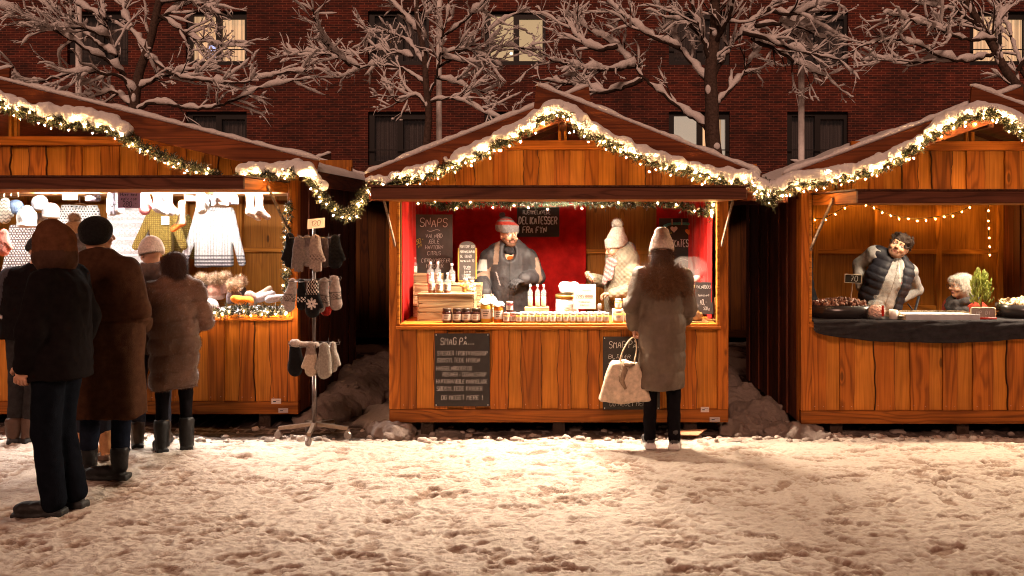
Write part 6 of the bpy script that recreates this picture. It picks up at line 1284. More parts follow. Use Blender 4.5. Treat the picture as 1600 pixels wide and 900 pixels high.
def cloth_part(name, prims, mat, root, col, res=.011, cuts=(), quilt=None, folds=.004, hair=None, colfn=None, noise=None, seed=0, parent=None, label=None, fs=9):
    v, q, c = sdf_mesh(prims, res, cuts, col, noise, None); n = normals_of(v, q)
    if folds: v = v+n*(folds*fbm(v[:, 0]*fs+seed, v[:, 1]*fs, v[:, 2]*fs*.7, o=3, s=seed))[:, None]
    if quilt: v = v+n*quilt(v)[:, None]
    if colfn is not None: c = colfn(v, c)
    m = MB(); m.add(v, q, c, 0)
    if hair: strands(m, v, n, *hair[:4], **(hair[4] if len(hair) > 4 else {}))
    return m.build(name, mat, parent or root, smooth=True, local=True, label=label)
def sleeves(J, r=(.068, .058, .05), col=None, k=1.0, ks=.03, wcut=.0):
    P = []
    for n in 'rl':
        e, w = J['el'+n], J['wr'+n]; w = e+(w-e)*(1-wcut)
        P += [cap(J['sh'+n], e, r[0]*k, r[1]*k, col, k=ks), cap(e, w, r[1]*k, r[2]*k, col, k=.02)]
    return P
def torso(J, hem, rx=.19, ry=.13, hemrx=None, hemry=None, col=None, k=1.0, chest=1.0):
    hemrx = hemrx or rx*1.05; hemry = hemry or ry*1.1; p = J['pel'].copy(); top = J['che']
    a = V(p[0], p[1], hem-.12); fz = (1, ry/rx, 1)
    return [cap(a, J['pel'], hemrx*k, rx*k, col, k=.03, f=(1, hemry/hemrx, 1)), cap(J['pel'], J['wai'], rx*k, rx*.95*k, col, k=.04, f=fz), cap(J['wai'], top, rx*.95*k, rx*chest*k, col, k=.04, f=fz),
            cap(top, J['nek']-V(0, 0, .09)*k, rx*.92*chest*k, .11*k, col, k=.04, f=fz), cap(J['shr'], J['shl'], .070*k, col=col, k=.05), cap(J['nek']-V(0, 0, .07)*k, J['nek']+V(0, 0, -.01)*k, .085*k, .065*k, col, k=.03)]
def legs_part(J, root, col, mat='cloth', r=(.088, .064, .056), k=1.0, name='trousers', top=.05, tuck=.0):
    P = [cap(J['pel']+V(0, 0, -.02), J['pel']+V(0, 0, top), .115*k, .11*k, f=(1.2, .9, 1), k=.03)]
    for n in 'rl': P += [cap(J['hi'+n], J['kn'+n], r[0]*k, r[1]*k, k=.035), cap(J['kn'+n], J['an'+n]+V(0, 0, .0), r[1]*k, r[2]*k, k=.02)]
    return cloth_part(name, P, mat, root, col, .011, cuts=[((0, 0, min(J['anr'][2], J['anl'][2])+tuck), (0, 0, -1))] if tuck else [], folds=.005, fs=14)
def shoes(J, root, col, sole=(.02, .02, .02), boot=.10, k=1.0, name='boot', rz=None, lift={}):
    for n in 'rl':
        a, t = J['an'+n], J['to'+n]; d = (t-a)*V(1, 1, 0); d /= np.linalg.norm(d); an = math.atan2(d[1], d[0])+pi/2; R = rotm(rz=an); z0 = t[2]-.03
        mid = V(*(a*.45+t*.55)); mid[2] = z0+.045
        P = [cap(a+V(0, 0, boot), a+V(0, 0, .0), (.057 if boot > .06 else .044)*k, (.050 if boot > .06 else .046)*k, col, k=.02), ell(mid, (.046*k, .125*k, .040*k), col, R=R, k=.025), ell(V(t[0], t[1], z0+.04), (.044*k, .06*k, .034*k), col, R=R, k=.02),
             rbox(V(mid[0], mid[1], z0+.012), (.036*k, .128*k, .006), .008, sole, k=.004, R=R), rbox(V(a[0], a[1], z0+.018)-d*.02, (.034*k, .036*k, .012), .008, sole, k=.004, R=R)]
        cloth_part(name, P, 'nylon', root, col, .0075, cuts=[((0, 0, z0), (0, 0, -1)), (a+V(0, 0, boot+.03), (0, 0, 1))], folds=.005, fs=22)
def hat_knit(c, R, col, k=1.0, h=.13, fold=.035, stripes=None, r=(.088, .102), z0=.02, tip=0, name='beanie', root=None, pom=None, droop=(0, 0)):
    g = lambda x, y, z: c+R@(V(x, y, z)*k)
    P = [ell(g(droop[0]*.5, .012+droop[1]*.5, z0+.045), (r[0]*k, r[1]*k, (h-.04)*k), col, R=R, k=.02), cap(g(-.0, .012, z0+.01), g(0, .012, z0+.02), r[0]*k, col=col, k=.02, f=(1, r[1]/r[0], .4))]
    if tip: P.append(ell(g(droop[0], .02+droop[1], z0+h), (r[0]*.6*k, r[1]*.6*k, tip*k), col, R=R, k=.04))
    def ribs(v):
        L = (v-c)@R; an = np.arctan2(L[:, 1], L[:, 0]); return .0022*np.sin(an*46)*np.clip((z0+h*.95*k-L[:, 2])/.06, .2, 1)
    def cf(v, C):
        L = (v-c)@R; C = C.copy()
        if stripes: 
            for (a, b, cc) in stripes: C[(L[:, 2] > a*k) & (L[:, 2] < b*k)] = cc
        return C
    P2 = [p for p in P]
    v, q, C = sdf_mesh(P2+[cap(g(0, .012, z0-.005), g(0, .012, z0-.005+fold), (r[0]+.006)*k, col=col, k=.006, f=(1, r[1]/r[0], .35))], .0065, [(g(0, 0, z0-.012), -(R@V(0, -.18, 1)))], col); n = normals_of(v, q)
    v = v+n*ribs(v)[:, None]; m = MB(); m.add(v, q, cf(v, C), 0)
    if pom: 
        pc = g(droop[0], .02+droop[1], z0+h+(tip*.7)+pom[0]*.6); pv, pq, pC = sdf_mesh([ell(pc, pom[0]*k, pom[1])], .008, col=pom[1]); pn = normals_of(pv, pq); pm = MB(); pm.add(pv, pq, pC, 0); strands(pm, pv, pn, pom[2], pom[3], .0022, pom[1], gravity=.1, spread=.5)
    o = m.build(name, 'knit', root, smooth=True, local=True)
    if pom: pm.build('pompom', 'knit', o, smooth=True, local=True)
    return o
def scarf_ring(c, root, col, r=.085, t=.04, sx=1, name='scarf', n=10, hang=None, seed=0, coils=2, z=.0, mat='knit'):
    P = []
    for q in range(coils):
        for i in range(n):
            a0, a1 = 2*pi*i/n, 2*pi*(i+1)/n; z0 = z+q*t*1.0+.012*sin(a0*2+q*2); z1 = z+q*t*1.0+.012*sin(a1*2+q*2); rr = r*(1-.12*q)
            P.append(cap(c+V(cos(a0)*rr*sx, sin(a0)*rr-.01, z0-.02*sin(a0)*-1), c+V(cos(a1)*rr*sx, sin(a1)*rr-.01, z1-.02*sin(a1)*-1), t*.62, col=col, k=.015))
    if hang: P += [cap(c+V(*a), c+V(*b), w0, w1, col=col, k=.02, f=(1, .6, 1)) for a, b, w0, w1 in hang]
    return cloth_part(name, P, mat, root, col, .009, folds=.006, fs=30, seed=seed)
def lumphair(c, R, blobs, col, root, k=1.0, hair=(5000, .03, .0018), res=.008, curl=0, grav=.8, spread=.6, name='hair'):
    P = [ell(c+R@(V(*b[0])*k), V(*b[1])*k, col, R=R, k=.025) for b in blobs]
    v, q, C = sdf_mesh(P, res, col=col, noise=(lambda X: curl*vnoise(X[..., 0]*45, X[..., 1]*45, X[..., 2]*45, s=5)) if curl else None); n = normals_of(v, q)
    C = C*(1+.35*vnoise(v[:, 0]*60, v[:, 1]*60, v[:, 2]*22, s=3))[:, None]; m = MB(); m.add(v, q, C, 0)
    strands(m, v, n, hair[0], hair[1], hair[2], col, gravity=grav, spread=spread); return m.build(name, 'hair', root, smooth=True, local=True)
def hor_quilt(per=.09, amp=.014, ph=0): return lambda v: amp*(np.abs(np.sin(pi*(v[:, 2]+ph+.006*np.sin(v[:, 0]*9))/per))**.55-.6)
def dia_quilt(per=.05, amp=.008):
    def f(v):
        u = np.arctan2(v[:, 0], -v[:, 1]+.001)*.17; return amp*(np.minimum(np.abs(np.sin(pi*(u+v[:, 2])/per)), np.abs(np.sin(pi*(u-v[:, 2])/per)))**.5-.6)
    return f
def person(loc, rz, label, group=None): 
    z = loc[2] if len(loc) > 2 else 0
    return empty('person', (loc[0], loc[1], z), label, 'person', group, rz=rz)
BLK_C = (.007, .006, .007)
SH = 'shoppers at the stalls'; SE = 'stall keepers behind the counters'
gz0 = .004

# --- woman in a long quilted coat at the middle stall, seen from behind
k = .925; p = person((.80, 6.70, gz0), pi-.06, 'woman seen from behind in pale beanie and long brown quilted coat at the middle stall', SH)
J = joints(k, elr=(-.235, -.04, 1.13), wrr=(-.19, -.20, 1.02), ell=(.25, .05, 1.16), wrl=(.225, -.02, 1.00))
Rh = rot_head(0, 8); make_body(J, p, Rh, k, hands=[hand_prims(J['wrl'], (0, -.05, -1), (-1, 0, 0), -1, 1.05, k=k), hand_prims(J['wrr'], (.3, -1, 0), (0, 0, -1), 1, .6, k=k)])
legs_part(J, p, BLK_C, r=(.082, .062, .050), k=k, name='leggings'); shoes(J, p, (.05, .045, .045), sole=(.62, .58, .55), boot=.05, k=.95, name='shoe')
CO = (.11, .076, .052)
P = torso(J, .45, .185, .135, .185, .15, CO, k)+sleeves(J, (.072, .062, .052), CO, k)
cloth_part('coat', P, 'nylon', p, CO, .0105, cuts=[((0, 0, .45), (0, 0, -1))], quilt=hor_quilt(.145, .010), folds=.010, seed=1, fs=12)
lumphair(V(0, .03, 1.40)*k, np.eye(3), [((-.10, .0, -.02), (.085, .085, .10)), ((.10, .0, -.02), (.085, .085, .10)), ((0, .075, -.03), (.12, .075, .13)), ((-.17, -.04, -.09), (.06, .07, .10)), ((.17, -.04, -.09), (.06, .07, .10))],
         (.17, .075, .033), p, k, (16000, .075, .0022), .011, grav=.35, spread=.6, name='fur_hood')
lumphair(J['hd'], Rh, [((0, .05, -.05), (.082, .06, .10)), ((0, .05, -.14), (.09, .05, .09))], (.085, .035, .016), p, k, (5000, .05, .0018), .009)
hat_knit(J['hd'], Rh, (.58, .45, .38), k*1.02, .16, .05, root=p, tip=.03, z0=.0)
# her bag
m = MB(); bx, by = gx(976, 6.72), 6.70
v, q, c = sdf_mesh([rbox((bx, by, .50), (.145, .032, .125), .03, (.66, .52, .38), k=.02), ell((bx-.01, by, .45), (.15, .055, .08), (.66, .52, .38), k=.04)], .009, noise=lambda X: .012*fbm(X[..., 0]*8, X[..., 1]*8, X[..., 2]*5, o=3, s=8)); v[:, 0] = bx+(v[:, 0]-bx)*(1.12-.62*np.clip((v[:, 2]-.40)/.3, -.1, 1))
bag = empty('tote_bag', (bx, by, .36), 'cream tote bag with tan knotted scarf held by the woman in the long coat', 'bag')
m.add(v, q, np.array((.66, .52, .38)), 0); m.build('pouch', 'cloth', bag, smooth=True)
hw = np.array((.80+.232*k*-1+.0, 6.70, .78))
for s in (-1, 1): m = MB(); m.tube(smooth_path([(bx-.05, by+s*.02, .60), (bx-.02, by+s*.012, .74), (hw[0], 6.70+s*.008, .865), (hw[0]+.03, by+s*.010, .76), (bx+.06, by+s*.02, .60)], 2), .0085, (.62, .46, .30), 6, flat=.5); m.build('handle', 'cloth', bag, smooth=True)
m = MB(); m.tube([(bx-.03, by-.055, .66), (bx-.01, by-.07, .60), (bx-.03, by-.075, .52), (bx+.0, by-.07, .46)], [.018, .028, .02, .012], (.30, .21, .14), 8); m.tube([(bx-.03, by-.06, .65), (bx+.03, by-.075, .635), (bx+.07, by-.06, .645)], [.01, .016, .006], (.30, .21, .14), 8); m.tube([(bx-.03, by-.075, .60), (bx-.045, by-.078, .55)], .012, (.55, .42, .30), 8); m.build('knotted_scarf', 'cloth', bag, smooth=True)

# --- woman in the fur coat
k = .86; p = person((-2.87, 6.60, gz0), pi+.45, 'dark haired woman in banded brown fur coat at the right end of the knitwear stall', SH)
J = joints(k, elr=(-.25, -.02, 1.12), wrr=(-.13, -.24, 1.05), ell=(.245, .0, 1.12), wrl=(.10, -.25, 1.12), toel=(0, 0, 0))
Rh = rot_head(18, 4); make_body(J, p, Rh, k, hands=[hand_prims(J['wrr'], (.5, -.8, .1), (0, 0, -1), 1, .7, k=k), hand_prims(J['wrl'], (-.5, -.8, .1), (0, 0, -1), -1, .7, k=k)])
legs_part(J, p, BLK_C, r=(.08, .058, .045), k=k, name='leggings', tuck=.12); shoes(J, p, (.015, .014, .014), boot=.14, k=1.0)
FU = (.125, .060, .036)
P = torso(J, .47, .195, .15, .195, .155, FU, k)+sleeves(J, (.080, .078, .064), FU, k)+[cap(V(-.07, .03, 1.46)*k, V(.07, .03, 1.46)*k, .075*k, col=FU, k=.03)]
cloth_part('fur_coat', P, 'fur', p, FU, .011, cuts=[((0, 0, .47), (0, 0, -1))], quilt=lambda v: .013*(np.abs(np.sin(pi*(v[:, 2]+.02+.008*np.sin(v[:, 0]*9))/.125))**.7-.6)*1.35+.008*vnoise(v[:, 0]*9, v[:, 1]*9, v[:, 2]*4, s=7), folds=.006, hair=(42000, .014, .0016, FU, dict(gravity=.6, spread=.45, var=.35)), seed=4)
lumphair(J['hd'], Rh, [((0, .02, .03), (.086, .10, .088)), ((0, .06, -.03), (.078, .06, .07)), ((0, .10, -.075), (.045, .04, .04)), ((-.06, -.01, -.0), (.026, .05, .06)), ((.06, -.01, 0), (.026, .05, .06))], (.045, .016, .009), p, k, (9000, .05, .0012), .007, grav=1.6, spread=.22)

# --- woman in a puffer jacket and white hat
k = .91; p = person((-3.10, 6.72, gz0), pi+.35, 'woman in white knit hat and grey puffer jacket between the beret man and fur coat', SH)
J = joints(k, elr=(-.24, 0, 1.12), wrr=(-.16, -.22, 1.05), ell=(.24, 0, 1.12), wrl=(.16, -.22, 1.05))
Rh = rot_head(25, 5); make_body(J, p, Rh, k, hands=[hand_prims(J['wrr'], (.5, -.8, .1), (0, 0, -1), 1, .7, k=k), hand_prims(J['wrl'], (-.5, -.8, .1), (0, 0, -1), -1, .7, k=k)])
legs_part(J, p, (.03, .03, .04), k=k, tuck=.08); shoes(J, p, (.05, .03, .02), k=.95)
PU = (.13, .095, .082)
P = torso(J, .72, .20, .145, .20, .15, PU, k)+sleeves(J, (.082, .078, .062), PU, k)+[cap(V(-.06, .03, 1.48)*k, V(.06, .03, 1.48)*k, .07*k, col=PU, k=.03), ell(V(0, .10, 1.40)*k, V(.12, .06, .09)*k, PU, k=.03)]
cloth_part('puffer_jacket', P, 'nylon', p, PU, .0105, cuts=[((0, 0, .72), (0, 0, -1))], quilt=dia_quilt(.075, .012), folds=.005, seed=6)
hat_knit(J['hd'], Rh, (.66, .55, .50), k*1.05, .14, .05, root=p, z0=.0)

# --- man in black beret-like cap and long brown coat
k = 1.0; p = person((-3.03, 5.92, gz0), pi+.0, 'man in round black cap and long brown coat with his back to us', SH)
J = joints(k, hd=(.08, -.03, 1.625), nek=(.05, .0, 1.47), shr=(-.15, .01, 1.40), shl=(.21, .01, 1.38), elr=(-.23, .02, 1.13), wrr=(-.16, -.18, 1.0), ell=(.27, 0, 1.12), wrl=(.20, -.16, .98), anr=(-.11, .04, .085), tor=(-.04, -.09, .03), anl=(.17, -.1, .085), tol=(.24, -.24, .03), knl=(.14, -.06, .5))
J['tor'] = V(-.02, .12+.0, .03)+V(.10, -.10, 0)
Rh = rot_head(-42, 0); make_body(J, p, Rh, k, hands=[hand_prims(J['wrr'], (.3, -.9, -.2), (1, 0, 0), 1, .5), hand_prims(J['wrl'], (-.3, -.9, -.2), (-1, 0, 0), -1, .5)])
legs_part(J, p, (.008, .010, .017), tuck=.08); shoes(J, p, (.006, .005, .005), boot=.10, k=1.02)
CB = (.050, .022, .012)
P = torso(J, .42, .235, .155, .285, .19, CB, k)+sleeves(J, (.080, .072, .062), CB)+[cap(V(-.02, .03, 1.47), V(.12, .02, 1.47), .07, col=CB, k=.03)]
cloth_part('coat', P, 'cloth', p, CB, .0105, cuts=[((0, 0, .42), (.0, 0, -1))], folds=.012, seed=9, fs=6, quilt=lambda v: .018*vnoise(v[:, 0]*9, v[:, 1]*9, v[:, 2]*1.6, s=5)*np.clip((1.15-v[:, 2])/.5, 0, 1)-.006*((np.abs(v[:, 0]-.01) < .004) & (v[:, 1] > 0) & (v[:, 2] < 1.0))-.01*(np.abs(v[:, 2]-1.07-.02*v[:, 0]) < .008))
v, q, c = sdf_mesh([ell(J['hd']+V(0, .015, .045), (.100, .112, .088), BLK_C, k=.01), cap(J['hd']+V(0, .03, -.015), J['hd']+V(0, .02, .03), .088, col=BLK_C, k=.03, f=(1, 1.12, .6))], .0075); m = MB(); m.add(v, q, np.array((.012, .011, .011)), 0); m.build('cap', 'knit', p, smooth=True, local=True)

# --- hooded person walking left, nearest
k = .985; p = person((-2.97, 5.24, gz0), -pi/2, 'hooded person in dark jacket walking to the left, nearest to us', SH)
J = joints(k, hd=(-.01, -.06, 1.60), nek=(0, -.01, 1.46), elr=(-.23, .06, 1.14), wrr=(-.20, .0, .92), ell=(.23, -.02, 1.12), wrl=(.20, -.08, .92), hil=(.085, .0, .92), knl=(.08, -.03, .50), anl=(.08, .02, .085), tol=(.09, -.14, .03), knr=(-.06, -.02, .50), anr=(-.06, .07, .10), tor=(-.06, -.07, .03))
Rh = rot_head(-20, 6); make_body(J, p, Rh, k, hands=[hand_prims(J['wrr'], (0, -.1, -1), (1, 0, 0), 1, .5, k=k), hand_prims(J['wrl'], (0, -.3, -1), (-1, 0, 0), -1, .5, k=k)])
legs_part(J, p, (.005, .006, .009), r=(.10, .078, .070), k=k); shoes(J, p, (.014, .012, .011), boot=.06, k=1.05, name='shoe')
DJ = (.009, .007, .007)
P = torso(J, .80, .20, .165, .215, .19, DJ, k)+sleeves(J, (.080, .072, .06), DJ, k)
cloth_part('jacket', P, 'cloth', p, DJ, .0115, cuts=[((0, 0, .80), (0, 0, -1))], folds=.013, seed=12, fs=9)
P = [ell(J['hd']+V(0, .03, .02), (.105, .125, .125), (.10, .04, .02), k=.02), ell(J['hd']+V(0, .04, -.08), (.12, .12, .10), (.06, .03, .02), k=.04), ell(J['hd']+V(0, .0, .11), (.045, .055, .05), (.10, .04, .02), k=.05), ell(J['hd']+V(0, -.12, -.02), (.07, .09, .10), k=.02, sub=True)]
cloth_part('hood', P, 'cloth', p, (.045, .017, .009), .009, folds=.006, fs=16, seed=2)

# --- person with tan hat between them
k = .985; p = person((-3.40, 6.36, gz0), pi+.2, 'person in tan bobble hat, grey scarf and tan boots between hooded person and capped man', SH)
J = joints(k, hd=(.085, -.02, 1.60), nek=(.06, 0, 1.45), anr=(-.12, .03, .085), tor=(-.14, -.11, .03), anl=(.0, .05, .085), tol=(-.02, -.09, .03), hil=(.05, 0, .92), knl=(.02, 0, .5))
J['anr'] = V(-.15, .02, .085); J['tor'] = V(-.19, -.11, .03); J['knr'] = V(-.12, 0, .5)
Rh = rot_head(10, 3); make_body(J, p, Rh, k, hands=[hand_prims(J['wrr'], (0, -.3, -1), (1, 0, 0), 1, .5), hand_prims(J['wrl'], (0, -.3, -1), (-1, 0, 0), -1, .5)])
legs_part(J, p, (.02, .022, .03), k=k, tuck=.08); shoes(J, p, (.42, .20, .085), sole=(.10, .06, .04), boot=.10, k=1.05)
P = torso(J, .74, .20, .145, .21, .15, DJ, k)+sleeves(J, col=DJ, k=k); cloth_part('jacket', P, 'cloth', p, (.03, .024, .022), .012, cuts=[((0, 0, .74), (0, 0, -1))], folds=.008, seed=14)
scarf_ring(J['nek']+V(.0, .01, .03), p, (.15, .13, .13), .10, .055, coils=3)
hat_knit(J['hd'], Rh, (.42, .24, .12), k*1.03, .13, .04, root=p, z0=.01, pom=(.035, (.50, .33, .2), 900, .02))

# --- person at far left
k = .93; p = person((-4.16, 6.88, gz0), pi-.1, 'partly hidden person in dark clothes and brown boots at the left edge', SH)
J = joints(k, hd=(-.12, -.03, 1.60), nek=(-.09, 0, 1.46), che=(-.04, 0, 1.28), shl=(.12, 0, 1.39), shr=(-.24, 0, 1.39), ell=(.22, -.02, 1.13), wrl=(.20, -.2, 1.0), anr=(-.06, .02, .085), tor=(-.10, -.11, .03), anl=(.06, .05, .085), tol=(.14, -.07, .03), hir=(-.07, 0, .92), knr=(-.07, 0, .5), hil=(.07, 0, .92), knl=(.07, 0, .5))
Rh = rot_head(5, 3); make_body(J, p, Rh, k, hands=[hand_prims(J['wrr'], (0, -.9, -.3), (1, 0, 0), 1, .5, k=k), hand_prims(J['wrl'], (0, -.9, -.3), (-1, 0, 0), -1, .5, k=k)])
legs_part(J, p, (.025, .022, .022), k=k, tuck=.06); shoes(J, p, (.07, .035, .022), boot=.08, k=1.05)
def trim(v, C): C = C.copy(); C[(v[:, 0] > .10) & (np.abs(v[:, 2]-.98) < .012)] = (.5, .45, .45); return C
P = torso(J, .80, .19, .14, .20, .15, DJ, k)+sleeves(J, (.075, .068, .058), (.06, .055, .065), k); cloth_part('jacket', P, 'cloth', p, (.045, .04, .045), .012, cuts=[((0, 0, .80), (0, 0, -1))], folds=.009, seed=15, colfn=trim)
hat_knit(J['hd'], Rh, (.03, .028, .03), k*1.03, .12, .04, root=p, z0=.0)

# --- seller in the grey and red beanie
k = .955; z0 = .151; p = person((gx(793, 7.98)+.01, 8.0, z0), .10, 'smiling bearded stall keeper in dark work parka and grey beanie with red stripes', SE)
J = joints(k, hd=(.0, -.03, 1.595), nek=(0, 0, 1.445), shr=(-.185, .01, 1.37), shl=(.185, .01, 1.37), elr=(-.27, .0, 1.10), wrr=(-.23, -.22, .98), ell=(.27, .02, 1.10), wrl=(.14, -.20, 1.10))
J['hd'] = V(.0, -.03, 1.575-.151+.0)*1.0; J['hd'][2] = gz(368, 7.95)-z0; J['nek'] = V(0, 0, J['hd'][2]-.125)
for n, s in (('r', -1), ('l', 1)): J['sh'+n] = V(s*.175, .01, J['nek'][2]-.085)
Rh = rot_head(22, -2, 3)
make_body(J, p, Rh, k, beard=np.array((.10, .05, .03)), hands=[hand_prims(J['wrr'], (.2, -.9, -.3), (0, 0, -1), 1, .5, k=k)])
legs_part(J, p, (.03, .03, .035), k=k); shoes(J, p, (.03, .025, .02), k=1)
PK = (.030, .026, .028)
def pkc(v, C):
    C = C.copy(); tan = (.20, .13, .095)
    arm = np.abs(v[:, 0]) > .205
    C[(np.abs(v[:, 0]+.115-.10*(v[:, 2]-1.27)) < .022) & (v[:, 2] > 1.17) & (v[:, 1] < 0.02)] = tan
    for n in 'rl':
        e, w = J['el'+n], J['wr'+n]; t = ((v-e)@(w-e))/((w-e)@(w-e)); C[(t > .15) & (t < .33) & (np.linalg.norm(v-e, axis=1) < .2) & (np.abs(v[:, 0]) > .17)] = tan
    C[(np.abs(v[:, 0]) < .006) & (v[:, 1] < -.05)] = (.012, .01, .01)
    pc = V(-.25, -.06, 1.17); C[(np.abs((v-pc)[:, 0]) < .06) & (np.abs((v-pc)[:, 2]) < .05) & (v[:, 1] < .0) & (v[:, 0] < -.2)] = (.40, .37, .35)
    C[(np.abs(np.abs(v[:, 0])-.095) < .058) & (np.abs(v[:, 2]-1.175) < .006) & (v[:, 1] < -.05)] = (.02, .018, .018)
    C[(np.abs(v[:, 0]+.10+.28*(v[:, 2]-1.05)) < .005) & (np.abs(v[:, 2]-1.05) < .06) & (v[:, 1] < -.05)] = (.30, .25, .24)
    return C
P = torso(J, .72, .20, .145, .20, .16, PK, k)+sleeves(J, (.086, .080, .066), PK, k)+[cap(J['nek']+V(-.12, .05, -.015), J['nek']+V(.12, .05, -.015), .055, col=PK, k=.03), ell(J['nek']+V(0, .10, .0), (.13, .07, .08), PK, k=.03),
     ell(J['nek']+V(0, -.12, -.02), (.055, .07, .085), k=.02, sub=True)]
cloth_part('parka', P, 'nylon', p, PK, .0085, cuts=[((0, 0, .72), (0, 0, -1))], folds=.010, fs=11, seed=22, colfn=pkc)
m = MB(); v, q, c = sdf_mesh([ell(J['nek']+V(.01, -.060, -.085), (.05, .03, .035), (.20, .055, .012))], .007); m.add(v, q, c, 0); m.build('shirt', 'cloth', p, smooth=True, local=True)
scarf_ring(J['nek']+V(0, .0, .0), p, (.025, .022, .024), .065, .036, coils=2)
gl = (.045, .042, .045)
P = hand_prims(J['wrl'], (-.75, -.55, -.15), (0, .3, -1), -1, .55, k=1.15, skin=np.array(gl)); m = MB(); v, q, c = sdf_mesh(P, .005, col=gl); m.add(v, q, c, 0); m.build('glove', 'cloth', p, smooth=True, local=True)
GY_, RD = (.17, .15, .15), (.30, .03, .02)
hat_knit(J['hd'], Rh, GY_, 1.0, .13, .05, root=p, z0=.038, stripes=[(.092, .122, RD), (.138, .150, RD)], pom=(.026, (.10, .07, .065), 500, .010), droop=(-.05, .03))

# --- seller with the white bobble hat looking at her phone
k = .93; p = person((gx(972, 7.98), 8.02, z0), -pi/2+.55, 'stall keeper in big white bobble hat and quilted olive jacket looking at a phone', SE)
J = joints(k); hz = gz(388, 7.95)-z0; J['hd'] = V(.0, -.07, hz); J['nek'] = V(0, -.01, hz-.13)
for n, s in (('r', -1), ('l', 1)): J['sh'+n] = V(s*.165, .01, J['nek'][2]-.085)
J['elr'] = V(-.22, .02, .98); J['wrr'] = V(-.13, -.23, gz(438, 7.8)-z0); J['ell'] = V(.22, .0, .96); J['wrl'] = V(.12, -.18, .92)
Rh = rot_head(-4, 15)
hp = hand_prims(J['wrr'], (.25, -1, .25), (.75, .1, .75), -1, .75, k=k)
make_body(J, p, Rh, k, hands=[hp, hand_prims(J['wrl'], (-.6, -.7, 0), (0, 0, -1), -1, .7, k=k)])
legs_part(J, p, (.04, .035, .035), k=k); shoes(J, p, (.04, .03, .02), k=.95)
OL = (.17, .14, .10)
P = torso(J, .70, .185, .15, .195, .165, OL, k)+sleeves(J, (.075, .068, .056), (.22, .18, .12), k)+[cap(V(-.06, .04, 1.42)*k, V(.06, .04, 1.42)*k, .065*k, col=(.15, .12, .10), k=.03)]
cloth_part('quilted_jacket', P, 'nylon', p, OL, .0085, cuts=[((0, 0, .70), (0, 0, -1))], quilt=dia_quilt(.046, .010), folds=.006, seed=33)
def scf(v, C): return np.where((((v[:, 2]*26+v[:, 0]*9) % 1) < .45)[:, None], np.array((.42, .33, .30)), np.array((.32, .13, .13)))
P = [cap(J['nek']+V(cos(a)*.08, sin(a)*.085-.02, .0-.02+.02*cos(a*2)+.03*q), J['nek']+V(cos(a+.7)*.08, sin(a+.7)*.085-.02, .02*cos((a+.7)*2)+.03*q), .034, k=.012) for q in (0, 1) for a in np.arange(0, 6.3, .7)]
P += [cap(J['nek']+V(-.01, -.12, .03), J['nek']+V(-.02, -.165, -.17), .028, .034, f=(1, .5, 1), k=.02), cap(J['nek']+V(.05, -.11, .0), J['nek']+V(.05, -.155, -.13), .024, .03, f=(1, .5, 1), k=.02)]
cloth_part('scarf', P, 'knit', p, (.5, .4, .38), .008, folds=.006, fs=30, colfn=scf, hair=(500, .022, .003, (.42, .34, .30), dict(gravity=2.6, spread=.15)))
lumphair(J['hd'], Rh, [((-.055, .03, -.06), (.045, .06, .07)), ((.055, .03, -.06), (.045, .06, .07)), ((0, .08, -.07), (.08, .05, .08)), ((.03, .07, -.13), (.07, .05, .05))], (.36, .17, .055), p, k, (4500, .035, .0018), .007, curl=.012, spread=.9, grav=.3)
hat_knit(J['hd'], rot_head(-4, 8), (.58, .52, .45), k*1.03, .15, .055, root=p, z0=.022, tip=.035, droop=(0, .03), pom=(.045, (.80, .73, .64), 1500, .018))
# phone in her hand
ph = np.array((gx(924, 7.72), 7.72, gz(431, 7.72)))
m = MB(); M = Matrix.Translation(Vector(ph)) @ Matrix.Rotation(radians(-25), 4, 'Z') @ Matrix.Rotation(radians(42), 4, 'Y'); m.box(-.035, .035, -.036, .036, -.004, .004, (.30, .16, .14), M=M)
tag(m.build('phone', 'gloss', bevel=.003), 'mobile phone in the hand of the stall keeper in the white hat', 'phone')

# --- young seller leaning over in the right stall
p = person((gx(1374, 7.85), 7.85, z0), .0, 'curly haired young stall keeper in grey hoodie and black vest bending sideways', SE); ox = gx(1374, 7.85)
def q_(px, py, dy=0): Y = 7.85+dy; return V(gx(px, Y)-ox, dy, gz(py, Y)-z0)
J = joints(.98); J.update(pel=q_(1373, 492), wai=q_(1375, 470, -.02), che=q_(1388, 436, -.05), nek=q_(1399, 405, -.06), hd=q_(1405, 385, -.10),
     shr=q_(1366, 396, 0), shl=q_(1421, 424, -.06), elr=q_(1343, 414, .14), wrr=q_(1345, 452, .05), ell=q_(1432, 452, .12), wrl=q_(1407, 467, -.03))
J['hir'] = J['pel']+V(-.09, 0, -.02); J['hil'] = J['pel']+V(.09, 0, -.02)
Rh = rot_head(-28, 4, 0); Rh = np.array(Matrix.Rotation(radians(30), 3, 'Y'))@Rh
make_body(J, p, Rh, 1.0, skin=np.array((.46, .24, .15)), beard=np.array((.16, .085, .055)), hands=[hand_prims(J['wrl'], (-.85, -.45, -.1), (0, .7, -.3), -1, .35), hand_prims(J['wrr'], (.75, .2, -.6), (0, 1, 0), 1, .35)])
legs_part(J, p, (.26, .055, .06), top=.10); shoes(J, p, (.04, .03, .03))
HC = (.36, .35, .35)
